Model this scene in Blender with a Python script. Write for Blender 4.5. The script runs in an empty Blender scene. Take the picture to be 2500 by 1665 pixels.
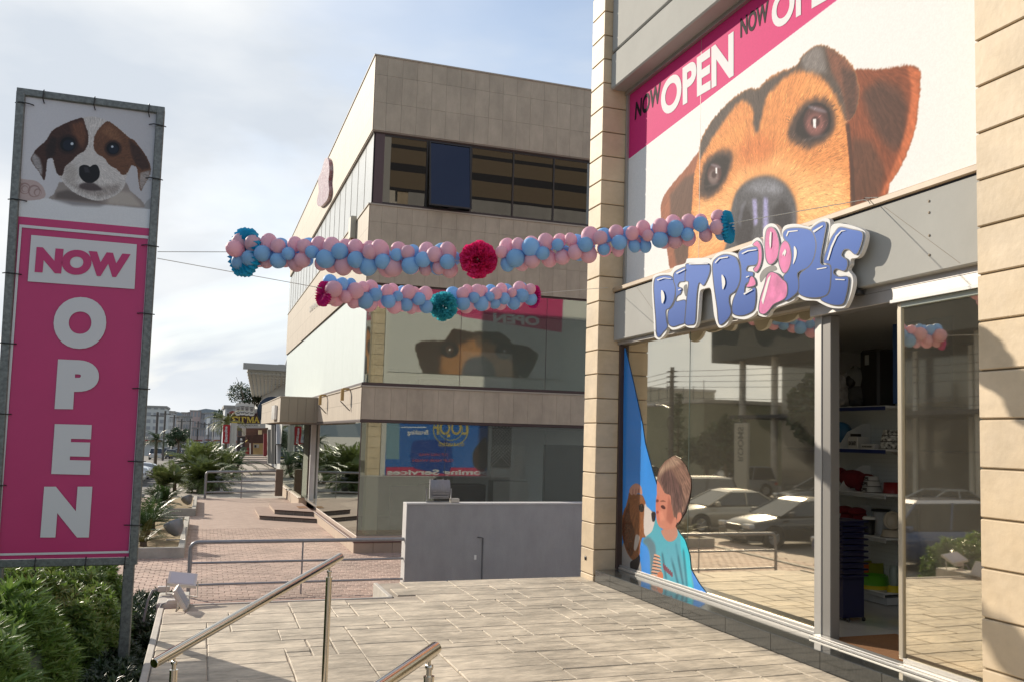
import bpy, bmesh, math, random
import numpy as np
from mathutils import Vector, Matrix
random.seed(7); np.random.seed(7)
S = bpy.context.scene
# ------------------------------------------------------------------ camera
FPX, PCX, PCY = 2317.86, 1386.9, 872.4          # focal length and principal point, in pixels of a 2500 px wide picture
YAW, PIT, ROL = 0.36276591, 0.08414216, 0.02412359
CAM = Vector((0, 0, 2.1))
fw = Vector((math.sin(YAW)*math.cos(PIT), math.cos(YAW)*math.cos(PIT), math.sin(PIT)))
rt0 = Vector((math.cos(YAW), -math.sin(YAW), 0)); up0 = rt0.cross(fw)
rt = math.cos(ROL)*rt0 + math.sin(ROL)*up0; upv = -math.sin(ROL)*rt0 + math.cos(ROL)*up0
cam = bpy.data.cameras.new('camera'); camo = bpy.data.objects.new('camera', cam); S.collection.objects.link(camo)
M = Matrix.Identity(4)
for i in range(3):
    M[i][0] = rt[i]; M[i][1] = upv[i]; M[i][2] = -fw[i]; M[i][3] = CAM[i]
camo.matrix_world = M
cam.sensor_width = 36; cam.lens = FPX/2500*36
cam.shift_x = (1250-PCX)/2500; cam.shift_y = (PCY-832.5)/2500
cam.clip_end = 3000; cam.clip_start = 0.05
S.camera = camo
# ------------------------------------------------------------------ light
SUN_AZ, SUN_EL = math.radians(-30), math.radians(23)     # azimuth from +Y towards +X
w = bpy.data.worlds.new('World'); S.world = w; w.use_nodes = True
nt = w.node_tree; nt.nodes.clear()
N = nt.nodes.new; L = nt.links.new
out = N('ShaderNodeOutputWorld'); bg = N('ShaderNodeBackground'); sky = N('ShaderNodeTexSky')
sky.sky_type = 'NISHITA'; sky.sun_disc = False; sky.sun_elevation = SUN_EL; sky.sun_rotation = SUN_AZ
sky.air_density = 1.0; sky.dust_density = 1.2; sky.ozone_density = 1.3; sky.altitude = 50
tc = N('ShaderNodeTexCoord'); mp = N('ShaderNodeMapping'); mp.inputs['Scale'].default_value = (1, 1, 2.6); mp.inputs['Rotation'].default_value = (0.25, 0.1, 0.5)
L(tc.outputs['Generated'], mp.inputs['Vector'])
n1 = N('ShaderNodeTexNoise'); n1.inputs['Scale'].default_value = 1.7; n1.inputs['Detail'].default_value = 6; n1.inputs['Roughness'].default_value = 0.52; n1.inputs['Distortion'].default_value = 0.5
L(mp.outputs['Vector'], n1.inputs['Vector'])
r1 = N('ShaderNodeMapRange'); r1.inputs['From Min'].default_value = 0.42; r1.inputs['From Max'].default_value = 0.70
r1.inputs['To Min'].default_value = 0.22; r1.inputs['To Max'].default_value = 0.86; r1.interpolation_type = 'SMOOTHSTEP'
L(n1.outputs['Fac'], r1.inputs['Value'])
# more cloud towards the horizon and towards the sun
sep = N('ShaderNodeSeparateXYZ'); L(tc.outputs['Generated'], sep.inputs[0])
hz = N('ShaderNodeMapRange'); hz.inputs['From Min'].default_value = 0.0; hz.inputs['From Max'].default_value = 0.42; hz.inputs['To Min'].default_value = 0.85; hz.inputs['To Max'].default_value = 0.0
L(sep.outputs['Z'], hz.inputs['Value'])
dp = N('ShaderNodeVectorMath'); dp.operation = 'DOT_PRODUCT'; L(tc.outputs['Generated'], dp.inputs[0])
dp.inputs[1].default_value = (math.sin(SUN_AZ)*math.cos(SUN_EL), math.cos(SUN_AZ)*math.cos(SUN_EL), math.sin(SUN_EL))
sn = N('ShaderNodeMapRange'); sn.inputs['From Min'].default_value = 0.72; sn.inputs['From Max'].default_value = 1.0; sn.inputs['To Min'].default_value = 0.0; sn.inputs['To Max'].default_value = 1.25
L(dp.outputs['Value'], sn.inputs['Value'])
def mth(op, a, b, clamp=False):
    m = N('ShaderNodeMath'); m.operation = op; m.use_clamp = clamp
    for k, v in enumerate((a, b)):
        if hasattr(v, 'links'): L(v, m.inputs[k])
        else: m.inputs[k].default_value = v
    return m.outputs[0]
cl = mth('MAXIMUM', mth('ADD', r1.outputs[0], mth('MULTIPLY', sn.outputs[0], 0.8), True), hz.outputs[0], True)
mix = N('ShaderNodeMix'); mix.data_type = 'RGBA'
L(cl, mix.inputs[0]); L(sky.outputs[0], mix.inputs[6])
SKY_STR = 0.15
n4 = N('ShaderNodeTexNoise'); n4.inputs['Scale'].default_value = 3.4; n4.inputs['Detail'].default_value = 5; L(mp.outputs['Vector'], n4.inputs['Vector'])
r4 = N('ShaderNodeMapRange'); r4.inputs['From Min'].default_value = .35; r4.inputs['From Max'].default_value = .65; L(n4.outputs['Fac'], r4.inputs['Value'])
mc = N('ShaderNodeMix'); mc.data_type = 'RGBA'; L(r4.outputs[0], mc.inputs[0]); mc.inputs[6].default_value = (4.1, 4.45, 4.9, 1); mc.inputs[7].default_value = (5.7, 5.8, 5.85, 1)
L(mc.outputs[2], mix.inputs[7])
L(mix.outputs[2], bg.inputs['Color']); bg.inputs['Strength'].default_value = SKY_STR
L(bg.outputs[0], out.inputs[0])
sun = bpy.data.lights.new('sun', 'SUN'); sun.energy = 5.0; sun.angle = math.radians(0.6); sun.color = (1.0, 0.90, 0.76)
so = bpy.data.objects.new('sun', sun); S.collection.objects.link(so)
sd = Vector((math.sin(SUN_AZ)*math.cos(SUN_EL), math.cos(SUN_AZ)*math.cos(SUN_EL), math.sin(SUN_EL)))
so.rotation_euler = sd.to_track_quat('Z', 'Y').to_euler(); so.location = sd*60
S.view_settings.view_transform = 'Standard'; S.view_settings.look = 'None'; S.view_settings.gamma = 1
S.view_settings.use_curve_mapping = False; S.view_settings.exposure = 0.2
S.cycles.max_bounces = 8; S.cycles.transparent_max_bounces = 12
# ------------------------------------------------------------------ helpers
def ray(x, y): x = float(x); y = float(y); return fw + (x-PCX)/FPX*rt - (y-PCY)/FPX*upv
def at(x, y, ax, val):
    'the point of the plane ax = val that is seen at pixel x, y'
    d = ray(x, y); i = 'XYZ'.index(ax); t = (val-CAM[i])/d[i]
    return CAM + t*d
def lin(c):
    return tuple((v/255/12.92 if v/255 <= 0.04045 else ((v/255+0.055)/1.055)**2.4) for v in c[:3])
def crop(ox, oy, s): return lambda pts: [(ox+s*x, oy+s*y) for x, y in pts]
def smooth(pts, n=5):
    'closed Catmull-Rom through the points'
    P = np.array(pts, float); m = len(P); o = []
    for i in range(m):
        a, b, c, d = P[i-1], P[i], P[(i+1) % m], P[(i+2) % m]
        for k in range(n):
            t = k/n
            o.append(0.5*((2*b)+(c-a)*t+(2*a-5*b+4*c-d)*t*t+(3*b-3*c+d-a)*t**3))
    return [(float(v[0]), float(v[1])) for v in o]
MATS = {}
def mat(name, col, rough=0.6, metal=0.0, var=0.0, vscale=3.0, bump=0.0, bscale=40.0, spec=0.5, rnd=0.0, col2=None, stretch=(1, 1, 1), trans=0.0, coat=0.0, vdetail=5, stain=0.0, sscale=(.7, .7, .7)):
    if name in MATS: return MATS[name]
    m = bpy.data.materials.new(name); m.use_nodes = True; t = m.node_tree; b = t.nodes['Principled BSDF']
    b.inputs['Roughness'].default_value = rough; b.inputs['Metallic'].default_value = metal
    b.inputs['Specular IOR Level'].default_value = spec
    if coat: b.inputs['Coat Weight'].default_value = coat; b.inputs['Coat Roughness'].default_value = 0.06
    col = tuple(col[:3])+(1,)
    b.inputs['Base Color'].default_value = col
    src = None
    tcn = t.nodes.new('ShaderNodeTexCoord'); mpn = t.nodes.new('ShaderNodeMapping'); mpn.inputs['Scale'].default_value = stretch
    t.links.new(tcn.outputs['Object'], mpn.inputs[0])
    ginfo = t.nodes.new('ShaderNodeObjectInfo')
    addv = t.nodes.new('ShaderNodeVectorMath'); addv.operation = 'ADD'
    t.links.new(mpn.outputs[0], addv.inputs[0])
    sc = t.nodes.new('ShaderNodeVectorMath'); sc.operation = 'SCALE'; sc.inputs[0].default_value = (17, 31, 7); t.links.new(ginfo.outputs['Random'], sc.inputs['Scale'])
    t.links.new(sc.outputs[0], addv.inputs[1])
    if var or col2:
        n = t.nodes.new('ShaderNodeTexNoise'); n.inputs['Scale'].default_value = vscale; n.inputs['Detail'].default_value = vdetail; n.inputs['Roughness'].default_value = 0.62
        t.links.new(addv.outputs[0], n.inputs['Vector'])
        r = t.nodes.new('ShaderNodeMapRange'); r.inputs['From Min'].default_value = 0.3; r.inputs['From Max'].default_value = 0.7
        t.links.new(n.outputs['Fac'], r.inputs['Value'])
        x = t.nodes.new('ShaderNodeMix'); x.data_type = 'RGBA'
        t.links.new(r.outputs[0], x.inputs[0])
        if col2: x.inputs[6].default_value = col; x.inputs[7].default_value = tuple(col2[:3])+(1,)
        else:
            x.inputs[6].default_value = tuple(c*(1-var) for c in col[:3])+(1,); x.inputs[7].default_value = tuple(min(1, c*(1+var)) for c in col[:3])+(1,)
        src = x.outputs[2]
    if rnd:
        h = t.nodes.new('ShaderNodeHueSaturation')
        rr = t.nodes.new('ShaderNodeMapRange'); rr.inputs['To Min'].default_value = 1-rnd; rr.inputs['To Max'].default_value = 1+rnd
        t.links.new(ginfo.outputs['Random'], rr.inputs['Value']); t.links.new(rr.outputs[0], h.inputs['Value'])
        if src: t.links.new(src, h.inputs['Color'])
        else: h.inputs['Color'].default_value = col
        src = h.outputs[0]
    if stain:
        gp = t.nodes.new('ShaderNodeNewGeometry'); m2 = t.nodes.new('ShaderNodeMapping'); m2.inputs['Scale'].default_value = sscale; t.links.new(gp.outputs['Position'], m2.inputs[0])
        n3 = t.nodes.new('ShaderNodeTexNoise'); n3.inputs['Scale'].default_value = 1; n3.inputs['Detail'].default_value = 7; n3.inputs['Roughness'].default_value = .7; t.links.new(m2.outputs[0], n3.inputs['Vector'])
        r3 = t.nodes.new('ShaderNodeMapRange'); r3.inputs['From Min'].default_value = .38; r3.inputs['From Max'].default_value = .62; r3.inputs['To Min'].default_value = 1-stain; r3.inputs['To Max'].default_value = 1+stain*.35
        t.links.new(n3.outputs['Fac'], r3.inputs['Value']); x3 = t.nodes.new('ShaderNodeVectorMath'); x3.operation = 'SCALE'
        if src: t.links.new(src, x3.inputs[0])
        else: x3.inputs[0].default_value = col[:3]
        t.links.new(r3.outputs[0], x3.inputs['Scale']); src = x3.outputs[0]
    if src: t.links.new(src, b.inputs['Base Color'])
    if bump:
        n2 = t.nodes.new('ShaderNodeTexNoise'); n2.inputs['Scale'].default_value = bscale; n2.inputs['Detail'].default_value = 4
        t.links.new(addv.outputs[0], n2.inputs['Vector'])
        bp = t.nodes.new('ShaderNodeBump'); bp.inputs['Strength'].default_value = bump; bp.inputs['Distance'].default_value = 0.02
        t.links.new(n2.outputs['Fac'], bp.inputs['Height']); t.links.new(bp.outputs[0], b.inputs['Normal'])
    if trans:
        tr = t.nodes.new('ShaderNodeBsdfTranslucent'); ms = t.nodes.new('ShaderNodeMixShader'); ms.inputs[0].default_value = trans
        if src: t.links.new(src, tr.inputs['Color'])
        else: tr.inputs['Color'].default_value = col
        o = t.nodes['Material Output']
        t.links.new(b.outputs[0], ms.inputs[1]); t.links.new(tr.outputs[0], ms.inputs[2]); t.links.new(ms.outputs[0], o.inputs[0])
    MATS[name] = m
    return m
def glass(name, refl, tint, fac, edge=0.0, rough=0.0, bumpy=0.0, dust=0.0, dcol=(.5, .46, .38)):
    'coated window glass: part mirror, part tinted see-through'
    m = bpy.data.materials.new(name); m.use_nodes = True; t = m.node_tree; t.nodes.clear()
    o = t.nodes.new('ShaderNodeOutputMaterial'); g = t.nodes.new('ShaderNodeBsdfGlossy'); g.inputs['Color'].default_value = (*refl, 1); g.inputs['Roughness'].default_value = rough
    tr = t.nodes.new('ShaderNodeBsdfTransparent'); tr.inputs['Color'].default_value = (*tint, 1)
    ms = t.nodes.new('ShaderNodeMixShader')
    lw = t.nodes.new('ShaderNodeLayerWeight'); lw.inputs['Blend'].default_value = 0.5
    mr = t.nodes.new('ShaderNodeMapRange'); mr.inputs['To Min'].default_value = fac; mr.inputs['To Max'].default_value = min(1, fac+edge)
    t.links.new(lw.outputs['Facing'], mr.inputs['Value']); t.links.new(mr.outputs[0], ms.inputs[0])
    if bumpy:
        n2 = t.nodes.new('ShaderNodeTexNoise'); n2.inputs['Scale'].default_value = 0.9; n2.inputs['Detail'].default_value = 1
        tcn = t.nodes.new('ShaderNodeTexCoord'); t.links.new(tcn.outputs['Object'], n2.inputs['Vector'])
        bp = t.nodes.new('ShaderNodeBump'); bp.inputs['Strength'].default_value = bumpy; bp.inputs['Distance'].default_value = 0.02
        t.links.new(n2.outputs['Fac'], bp.inputs['Height']); t.links.new(bp.outputs[0], g.inputs['Normal'])
    t.links.new(tr.outputs[0], ms.inputs[1]); t.links.new(g.outputs[0], ms.inputs[2]); fin = ms.outputs[0]
    if dust:
        df = t.nodes.new('ShaderNodeBsdfDiffuse'); df.inputs['Color'].default_value = (*dcol, 1); nd = t.nodes.new('ShaderNodeTexNoise'); nd.inputs['Scale'].default_value = 1.4; nd.inputs['Detail'].default_value = 6
        rd_ = t.nodes.new('ShaderNodeMapRange'); rd_.inputs['From Min'].default_value = .3; rd_.inputs['From Max'].default_value = .7; rd_.inputs['To Min'].default_value = dust*.6; rd_.inputs['To Max'].default_value = dust*1.4
        t.links.new(nd.outputs['Fac'], rd_.inputs['Value']); m4 = t.nodes.new('ShaderNodeMixShader'); t.links.new(rd_.outputs[0], m4.inputs[0]); t.links.new(fin, m4.inputs[1]); t.links.new(df.outputs[0], m4.inputs[2]); fin = m4.outputs[0]
    t.links.new(fin, o.inputs[0])
    MATS[name] = m
    return m
COL = S.collection
class MB:
    'collects shapes and links them as ONE mesh object'
    def __init__(s): s.v = []; s.f = []; s.m = []; s.sm = []; s.uv = None
    def add(s, vs, fs, mi=0, smooth=False):
        b = len(s.v); s.v += [tuple(v) for v in vs]
        for f in fs: s.f.append(tuple(i+b for i in f)); s.m.append(mi); s.sm.append(smooth)
    def box(s, x0, x1, y0, y1, z0, z1, mi=0):
        if x0 > x1: x0, x1 = x1, x0
        if y0 > y1: y0, y1 = y1, y0
        if z0 > z1: z0, z1 = z1, z0
        s.add([(x0,y0,z0),(x1,y0,z0),(x1,y1,z0),(x0,y1,z0),(x0,y0,z1),(x1,y0,z1),(x1,y1,z1),(x0,y1,z1)],
              [(0,3,2,1),(4,5,6,7),(0,1,5,4),(1,2,6,5),(2,3,7,6),(3,0,4,7)], mi)
        return s
    def bbox(s, x0, x1, y0, y1, z0, z1, b=0.01, mi=0):
        'box with chamfered edges'
        if x0 > x1: x0, x1 = x1, x0
        if y0 > y1: y0, y1 = y1, y0
        if z0 > z1: z0, z1 = z1, z0
        vs = []; idx = {}
        for sx in (0, 1):
            for sy in (0, 1):
                for sz in (0, 1):
                    X = (x0, x1)[sx]; Y = (y0, y1)[sy]; Z = (z0, z1)[sz]
                    dx = b if sx == 0 else -b; dy = b if sy == 0 else -b; dz = b if sz == 0 else -b
                    for a, p in (('x', (X, Y+dy, Z+dz)), ('y', (X+dx, Y, Z+dz)), ('z', (X+dx, Y+dy, Z))):
                        idx[(sx, sy, sz, a)] = len(vs); vs.append(p)
        fs = []
        def q(k): return idx[k]
        fs.append((q((0,0,0,'x')),q((0,0,1,'x')),q((0,1,1,'x')),q((0,1,0,'x'))))
        fs.append((q((1,0,0,'x')),q((1,1,0,'x')),q((1,1,1,'x')),q((1,0,1,'x'))))
        fs.append((q((0,0,0,'y')),q((1,0,0,'y')),q((1,0,1,'y')),q((0,0,1,'y'))))
        fs.append((q((0,1,0,'y')),q((0,1,1,'y')),q((1,1,1,'y')),q((1,1,0,'y'))))
        fs.append((q((0,0,0,'z')),q((0,1,0,'z')),q((1,1,0,'z')),q((1,0,0,'z'))))
        fs.append((q((0,0,1,'z')),q((1,0,1,'z')),q((1,1,1,'z')),q((0,1,1,'z'))))
        for sx in (0, 1):
            for sy in (0, 1): fs.append((q((sx,sy,0,'x')),q((sx,sy,1,'x')),q((sx,sy,1,'y')),q((sx,sy,0,'y'))))
        for sx in (0, 1):
            for sz in (0, 1): fs.append((q((sx,0,sz,'x')),q((sx,1,sz,'x')),q((sx,1,sz,'z')),q((sx,0,sz,'z'))))
        for sy in (0, 1):
            for sz in (0, 1): fs.append((q((0,sy,sz,'y')),q((1,sy,sz,'y')),q((1,sy,sz,'z')),q((0,sy,sz,'z'))))
        for sx in (0, 1):
            for sy in (0, 1):
                for sz in (0, 1): fs.append((q((sx,sy,sz,'x')),q((sx,sy,sz,'y')),q((sx,sy,sz,'z'))))
        s.add(vs, fs, mi); return s
    def quad(s, a, b, c, d, mi=0): s.add([a, b, c, d], [(0, 1, 2, 3)], mi); return s
    def tube(s, pts, r, n=10, mi=0, cap=True, smooth=True):
        P = [Vector(p) for p in pts]; R = r if hasattr(r, '__len__') else [r]*len(P)
        rings = []; prev = None
        for i, p in enumerate(P):
            d = (P[min(i+1, len(P)-1)]-P[max(i-1, 0)]).normalized()
            if prev is None: u = d.orthogonal().normalized()
            else: u = (prev-d*prev.dot(d)).normalized()
            prev = u; v = d.cross(u)
            rings.append([p+R[i]*(math.cos(2*math.pi*k/n)*u+math.sin(2*math.pi*k/n)*v) for k in range(n)])
        vs = [q for g in rings for q in g]; fs = []
        for i in range(len(P)-1):
            for k in range(n): fs.append((i*n+k, i*n+(k+1) % n, (i+1)*n+(k+1) % n, (i+1)*n+k))
        s.add(vs, fs, mi, smooth)
        if cap:
            s.add(rings[0], [tuple(range(n-1, -1, -1))], mi); s.add(rings[-1], [tuple(range(n))], mi)
        return s
    def lathe(s, c, prof, n=16, mi=0, axis=(0, 0, 1), smooth=True):
        a = Vector(axis).normalized(); u = a.orthogonal().normalized(); v = a.cross(u); c = Vector(c); vs = []; fs = []
        for r, h in prof:
            for k in range(n): vs.append(c+a*h+r*(math.cos(2*math.pi*k/n)*u+math.sin(2*math.pi*k/n)*v))
        for i in range(len(prof)-1):
            for k in range(n): fs.append((i*n+k, i*n+(k+1) % n, (i+1)*n+(k+1) % n, (i+1)*n+k))
        s.add(vs, fs, mi, smooth); return s
    def prism(s, poly, dvec, mi=0, mi_side=None):
        'extrude a polygon (3D points) by dvec'
        d = Vector(dvec); A = [Vector(p) for p in poly]; B = [p+d for p in A]; n = len(A)
        nrm = Vector((0, 0, 0))
        for i in range(n): nrm += A[i].cross(A[(i+1) % n])
        if nrm.dot(d) > 0: A = A[::-1]; B = B[::-1]
        s.add(A, [tuple(range(n))], mi); s.add(B, [tuple(range(n-1, -1, -1))], mi)
        ms = mi if mi_side is None else mi_side
        s.add(A+B, [(i, n+i, n+(i+1) % n, (i+1) % n) for i in range(n)], ms); return s
    def build(s, name, m, parent=None, label=None, cat=None, group=None, kind=None, loc=None, mesh_only=False):
        me = bpy.data.meshes.new(name)
        vs = s.v
        if parent is not None and not mesh_only:
            pl = parent.get('_o'); pl = Vector(pl) if pl is not None else Vector((0, 0, 0))
            if loc is None: vs = [(v[0]-pl[0], v[1]-pl[1], v[2]-pl[2]) for v in vs]
        elif loc is not None: vs = [(v[0]-loc[0], v[1]-loc[1], v[2]-loc[2]) for v in vs]
        me.from_pydata(vs, [], s.f)
        for mm in (m if isinstance(m, (list, tuple)) else [m]): me.materials.append(mm)
        me.polygons.foreach_set('material_index', s.m); me.polygons.foreach_set('use_smooth', s.sm)
        if s.uv is not None:
            ul = me.uv_layers.new(name='UVMap')
            for p in me.polygons:
                for li in p.loop_indices: ul.data[li].uv = s.uv(vs0(s, me.loops[li].vertex_index))
        me.update()
        if mesh_only: return me
        return link(name, me, parent, label, cat, group, kind, loc)
def vs0(s, i): return s.v[i]
def link(name, me, parent=None, label=None, cat=None, group=None, kind=None, loc=None, rot=None, scale=None):
    o = bpy.data.objects.new(name, me); COL.objects.link(o)
    if parent is not None:
        o.parent = parent
        if loc is None and parent.get('_o') is not None: o['_o'] = tuple(parent['_o'])
    if loc is not None: o.location = loc
    if rot is not None: o.rotation_euler = rot
    if scale is not None: o.scale = scale
    tag(o, label, cat, group, kind)
    return o
def tag(o, label=None, cat=None, group=None, kind=None):
    if label: o['label'] = label
    if cat: o['category'] = cat
    if group: o['group'] = group
    if kind: o['kind'] = kind
    return o
def thing(name, label, cat, loc=(0, 0, 0), group=None, rz=0):
    'an Empty at the base of a thing; parts are modelled in world coordinates unless told otherwise'
    o = bpy.data.objects.new(name, None); COL.objects.link(o); o.empty_display_size = 0.2
    o.location = loc; o.rotation_euler = (0, 0, rz); o['_o'] = tuple(loc)
    return tag(o, label, cat, group)
def copy_tree(o, parent=None):
    c = o.copy(); COL.objects.link(c)
    if parent is not None: c.parent = parent
    for ch in list(o.children): copy_tree(ch, c)
    return c
def struct(name, mb, m): return mb.build(name, m, kind='structure')
FONT_CACHE = {}
def text_mesh(s, bold=0.0, ext=0.0):
    cu = bpy.data.curves.new('txt', 'FONT'); cu.body = s; cu.offset = bold; cu.resolution_u = 7
    o = bpy.data.objects.new('txt', cu); COL.objects.link(o)
    dg = bpy.context.evaluated_depsgraph_get(); me = bpy.data.meshes.new_from_object(o.evaluated_get(dg))
    vs = np.array([v.co[:] for v in me.vertices]); fs = [tuple(p.vertices) for p in me.polygons]
    bpy.data.objects.remove(o); bpy.data.curves.remove(cu); bpy.data.meshes.remove(me)
    lo = vs.min(0); hi = vs.max(0); uv = (vs[:, :2]-lo[:2])/(hi[:2]-lo[:2])
    return uv, fs
def text_quad(name, s, bl, br, tr, tl, m, parent, bold=0.0, mirror=False):
    'flat lettering stretched over the quad (3D corners)'
    uv, fs = text_mesh(s, bold); bl, br, tr, tl = map(Vector, (bl, br, tr, tl)); mb = MB()
    vs = []
    for u, v in uv:
        if mirror: u = 1-u
        vs.append((bl*(1-u)+br*u)*(1-v)+(tl*(1-u)+tr*u)*v)
    mb.add(vs, fs)
    return mb.build(name, m, parent)
# ------------------------------------------------------------------ a small painter for printed pictures
def vnoise(h, w, sy, sx, seed=0):
    g = np.random.RandomState(seed).rand(max(2, int(h/sy)+2), max(2, int(w/sx)+2))
    y = np.linspace(0, g.shape[0]-1.001, h); x = np.linspace(0, g.shape[1]-1.001, w)
    yi = y.astype(int); xi = x.astype(int); fy = (y-yi)[:, None]; fx = (x-xi)[None, :]
    fy = fy*fy*(3-2*fy); fx = fx*fx*(3-2*fx)
    a = g[yi][:, xi]; b = g[yi][:, xi+1]; c = g[yi+1][:, xi]; d = g[yi+1][:, xi+1]
    return (a*(1-fx)+b*fx)*(1-fy)+(c*(1-fx)+d*fx)*fy
def blur(a, r):
    r = int(r)
    if r < 1: return a
    for _ in range(2):
        for ax in (0, 1):
            p = np.pad(a, [(r+1, r) if k == ax else (0, 0) for k in range(2)], mode='edge')
            c = np.cumsum(p, axis=ax)
            a = (c[2*r+1:] - c[:-2*r-1])/(2*r+1) if ax == 0 else (c[:, 2*r+1:] - c[:, :-2*r-1])/(2*r+1)
    return a
class Canvas:
    'a picture in plane coordinates (u0..u1, v0..v1)'
    def __init__(s, u0, u1, v0, v1, w, bgc):
        s.u0, s.u1, s.v0, s.v1 = u0, u1, v0, v1; s.w = w; s.h = int(w*(v1-v0)/(u1-u0)); s.a = np.ones((s.h, s.w, 3))*np.array(bgc)/255.
        s.fx = vnoise(s.h, s.w, 3, 3, 5)
    def px(s, p): return ((p[0]-s.u0)/(s.u1-s.u0)*s.w, (p[1]-s.v0)/(s.v1-s.v0)*s.h)
    def mask(s, pts, soft=1, ragged=0):
        P = np.array([s.px(p) for p in pts]); x0 = int(max(0, P[:, 0].min()-2)); x1 = int(min(s.w, P[:, 0].max()+3)); y0 = int(max(0, P[:, 1].min()-2)); y1 = int(min(s.h, P[:, 1].max()+3))
        m = np.zeros((s.h, s.w))
        if x1 <= x0 or y1 <= y0: return m
        X, Y = np.meshgrid(np.arange(x0, x1)+.5, np.arange(y0, y1)+.5)
        if ragged:
            X = X+(vnoise(s.h, s.w, 4, 4, 1)[y0:y1, x0:x1]-.5)*ragged; Y = Y+(vnoise(s.h, s.w, 4, 4, 2)[y0:y1, x0:x1]-.5)*ragged
        c = np.zeros(X.shape, bool)
        for i in range(len(P)):
            (ax, ay), (bx, by) = P[i-1], P[i]
            if ay == by: continue
            c ^= ((ay > Y) != (by > Y)) & (X < (bx-ax)*(Y-ay)/(by-ay)+ax)
        m[y0:y1, x0:x1] = c
        return blur(m, soft) if soft else m
    def paint(s, m, colr, al=1.0):
        c = np.array(colr)/255. if not isinstance(colr, np.ndarray) else colr
        s.a = s.a*(1-m[..., None]*al)+c*m[..., None]*al
    def poly(s, pts, colr, soft=1, al=1.0, ragged=0, curve=True):
        s.paint(s.mask(smooth(pts) if curve else pts, soft, ragged), colr, al)
    def fur(s, m, c0, amt=0.12, seed=3, ln=26, wd=1.6, swirl=0.0):
        'hair streaks running away from the centre c0'
        cx, cy = s.px(c0); Y, X = np.mgrid[0:s.h, 0:s.w]; dx = X-cx; dy = Y-cy
        r = np.hypot(dx, dy)+1; th = np.arctan2(dy, dx)+swirl*r/s.w
        g = np.random.RandomState(seed).rand(512, 4096)
        o = np.zeros(r.shape)
        for k, (q, al) in enumerate(((1.0, .5), (2.3, .5))):
            na = 4096/(2*np.pi)*1.0
            ti = (th*(220*q)/wd) ; ri = r/(ln/q)+vnoise(s.h, s.w, 30, 30, seed+k)*3
            i0 = np.floor(ti).astype(int); f = ti-i0; j0 = np.floor(ri).astype(int); fj = ri-j0
            G = lambda a, b: g[b % 512, a % 4096]
            o += al*((G(i0, j0)*(1-f)+G(i0+1, j0)*f)*(1-fj)+(G(i0, j0+1)*(1-f)+G(i0+1, j0+1)*f)*fj)
        s.a = np.clip(s.a*(1+(o-.5)[..., None]*2*amt*m[..., None]), 0, 1)
    def shade(s, m, f): s.a = np.clip(s.a*(1+(f-1)*m[..., None]), 0, 1)
    def material(s, name, rough=0.3, spec=0.5, gain=1.0, coat=0.0, sat=1.0, glossf=0.0):
        s.a = np.clip(s.a*(1+.04*(np.random.RandomState(1).rand(s.h, s.w)-.5)[..., None]+.03*(vnoise(s.h, s.w, 5, 5, 77)-.5)[..., None]), 0, 1)
        img = bpy.data.images.new(name, s.w, s.h); a = np.ones((s.h, s.w, 4), np.float32); a[..., :3] = s.a
        img.pixels.foreach_set(a.ravel()); img.update(); img.pack()
        m = bpy.data.materials.new(name); m.use_nodes = True; t = m.node_tree; b = t.nodes['Principled BSDF']
        ti = t.nodes.new('ShaderNodeTexImage'); ti.image = img; ti.extension = 'EXTEND'
        hs = t.nodes.new('ShaderNodeHueSaturation'); hs.inputs['Value'].default_value = gain; hs.inputs['Saturation'].default_value = sat
        uvn = t.nodes.new('ShaderNodeUVMap'); t.links.new(uvn.outputs[0], ti.inputs['Vector'])
        t.links.new(ti.outputs['Color'], hs.inputs['Color']); t.links.new(hs.outputs[0], b.inputs['Base Color'])
        b.inputs['Roughness'].default_value = rough; b.inputs['Specular IOR Level'].default_value = spec
        if coat: b.inputs['Coat Weight'].default_value = coat; b.inputs['Coat Roughness'].default_value = 0.02
        return m
    def uvf(s, iu, iv, off=(0, 0, 0)):
        return lambda p: ((p[iu]-s.u0)/(s.u1-s.u0), (p[iv]-s.v0)/(s.v1-s.v0))
# ------------------------------------------------------------------ materials
G0 = -0.85                                   # street level; the shop terrace is at 0
M_stone = mat('stamped_stone', (0.55, 0.47, 0.36), 0.78, var=0.22, vscale=4.5, bump=0.6, bscale=9, rnd=0.05, stretch=(1, 2.0, 1), stain=.36, sscale=(1.1, 1.7, 1))
M_stonebed = mat('terrace_bed', (0.38, 0.32, 0.25), 0.8, var=0.25, vscale=3)
M_brick = mat('red_paver', (0.42, 0.295, 0.235), 0.8, var=0.2, vscale=5, bump=0.3, bscale=60, rnd=0.13, stain=.25, sscale=(.8, .8, .8))
M_mortar = mat('paver_joint', (0.40, 0.32, 0.265), 0.85, var=0.2, vscale=6)
M_cream = mat('sandstone_block', (0.60, 0.46, 0.285), 0.62, var=0.1, vscale=1.1, bump=0.15, bscale=14, rnd=0.07, col2=(0.66, 0.53, 0.37), stain=.13, sscale=(1.5, 1.5, 2))
M_creamjoint = mat('sandstone_joint', (0.20, 0.15, 0.09), 0.9)
M_panel = mat('grey_cladding', (0.40, 0.395, 0.365), 0.8, spec=.15, var=0.05, vscale=1.5, bump=0.05, bscale=20)
M_trim = mat('tan_metal_trim', (0.42, 0.31, 0.2), 0.5, var=0.15)
M_alu = mat('brushed_aluminium', (0.40, 0.385, 0.36), 0.5, 0.5, var=0.06, vscale=4, stretch=(1, 1, .1))
M_alud = mat('dull_aluminium', (0.42, 0.40, 0.38), 0.45, 0.6, var=0.08)
M_white = mat('white_paint', (0.72, 0.72, 0.69), 0.5, var=0.05)
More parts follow.
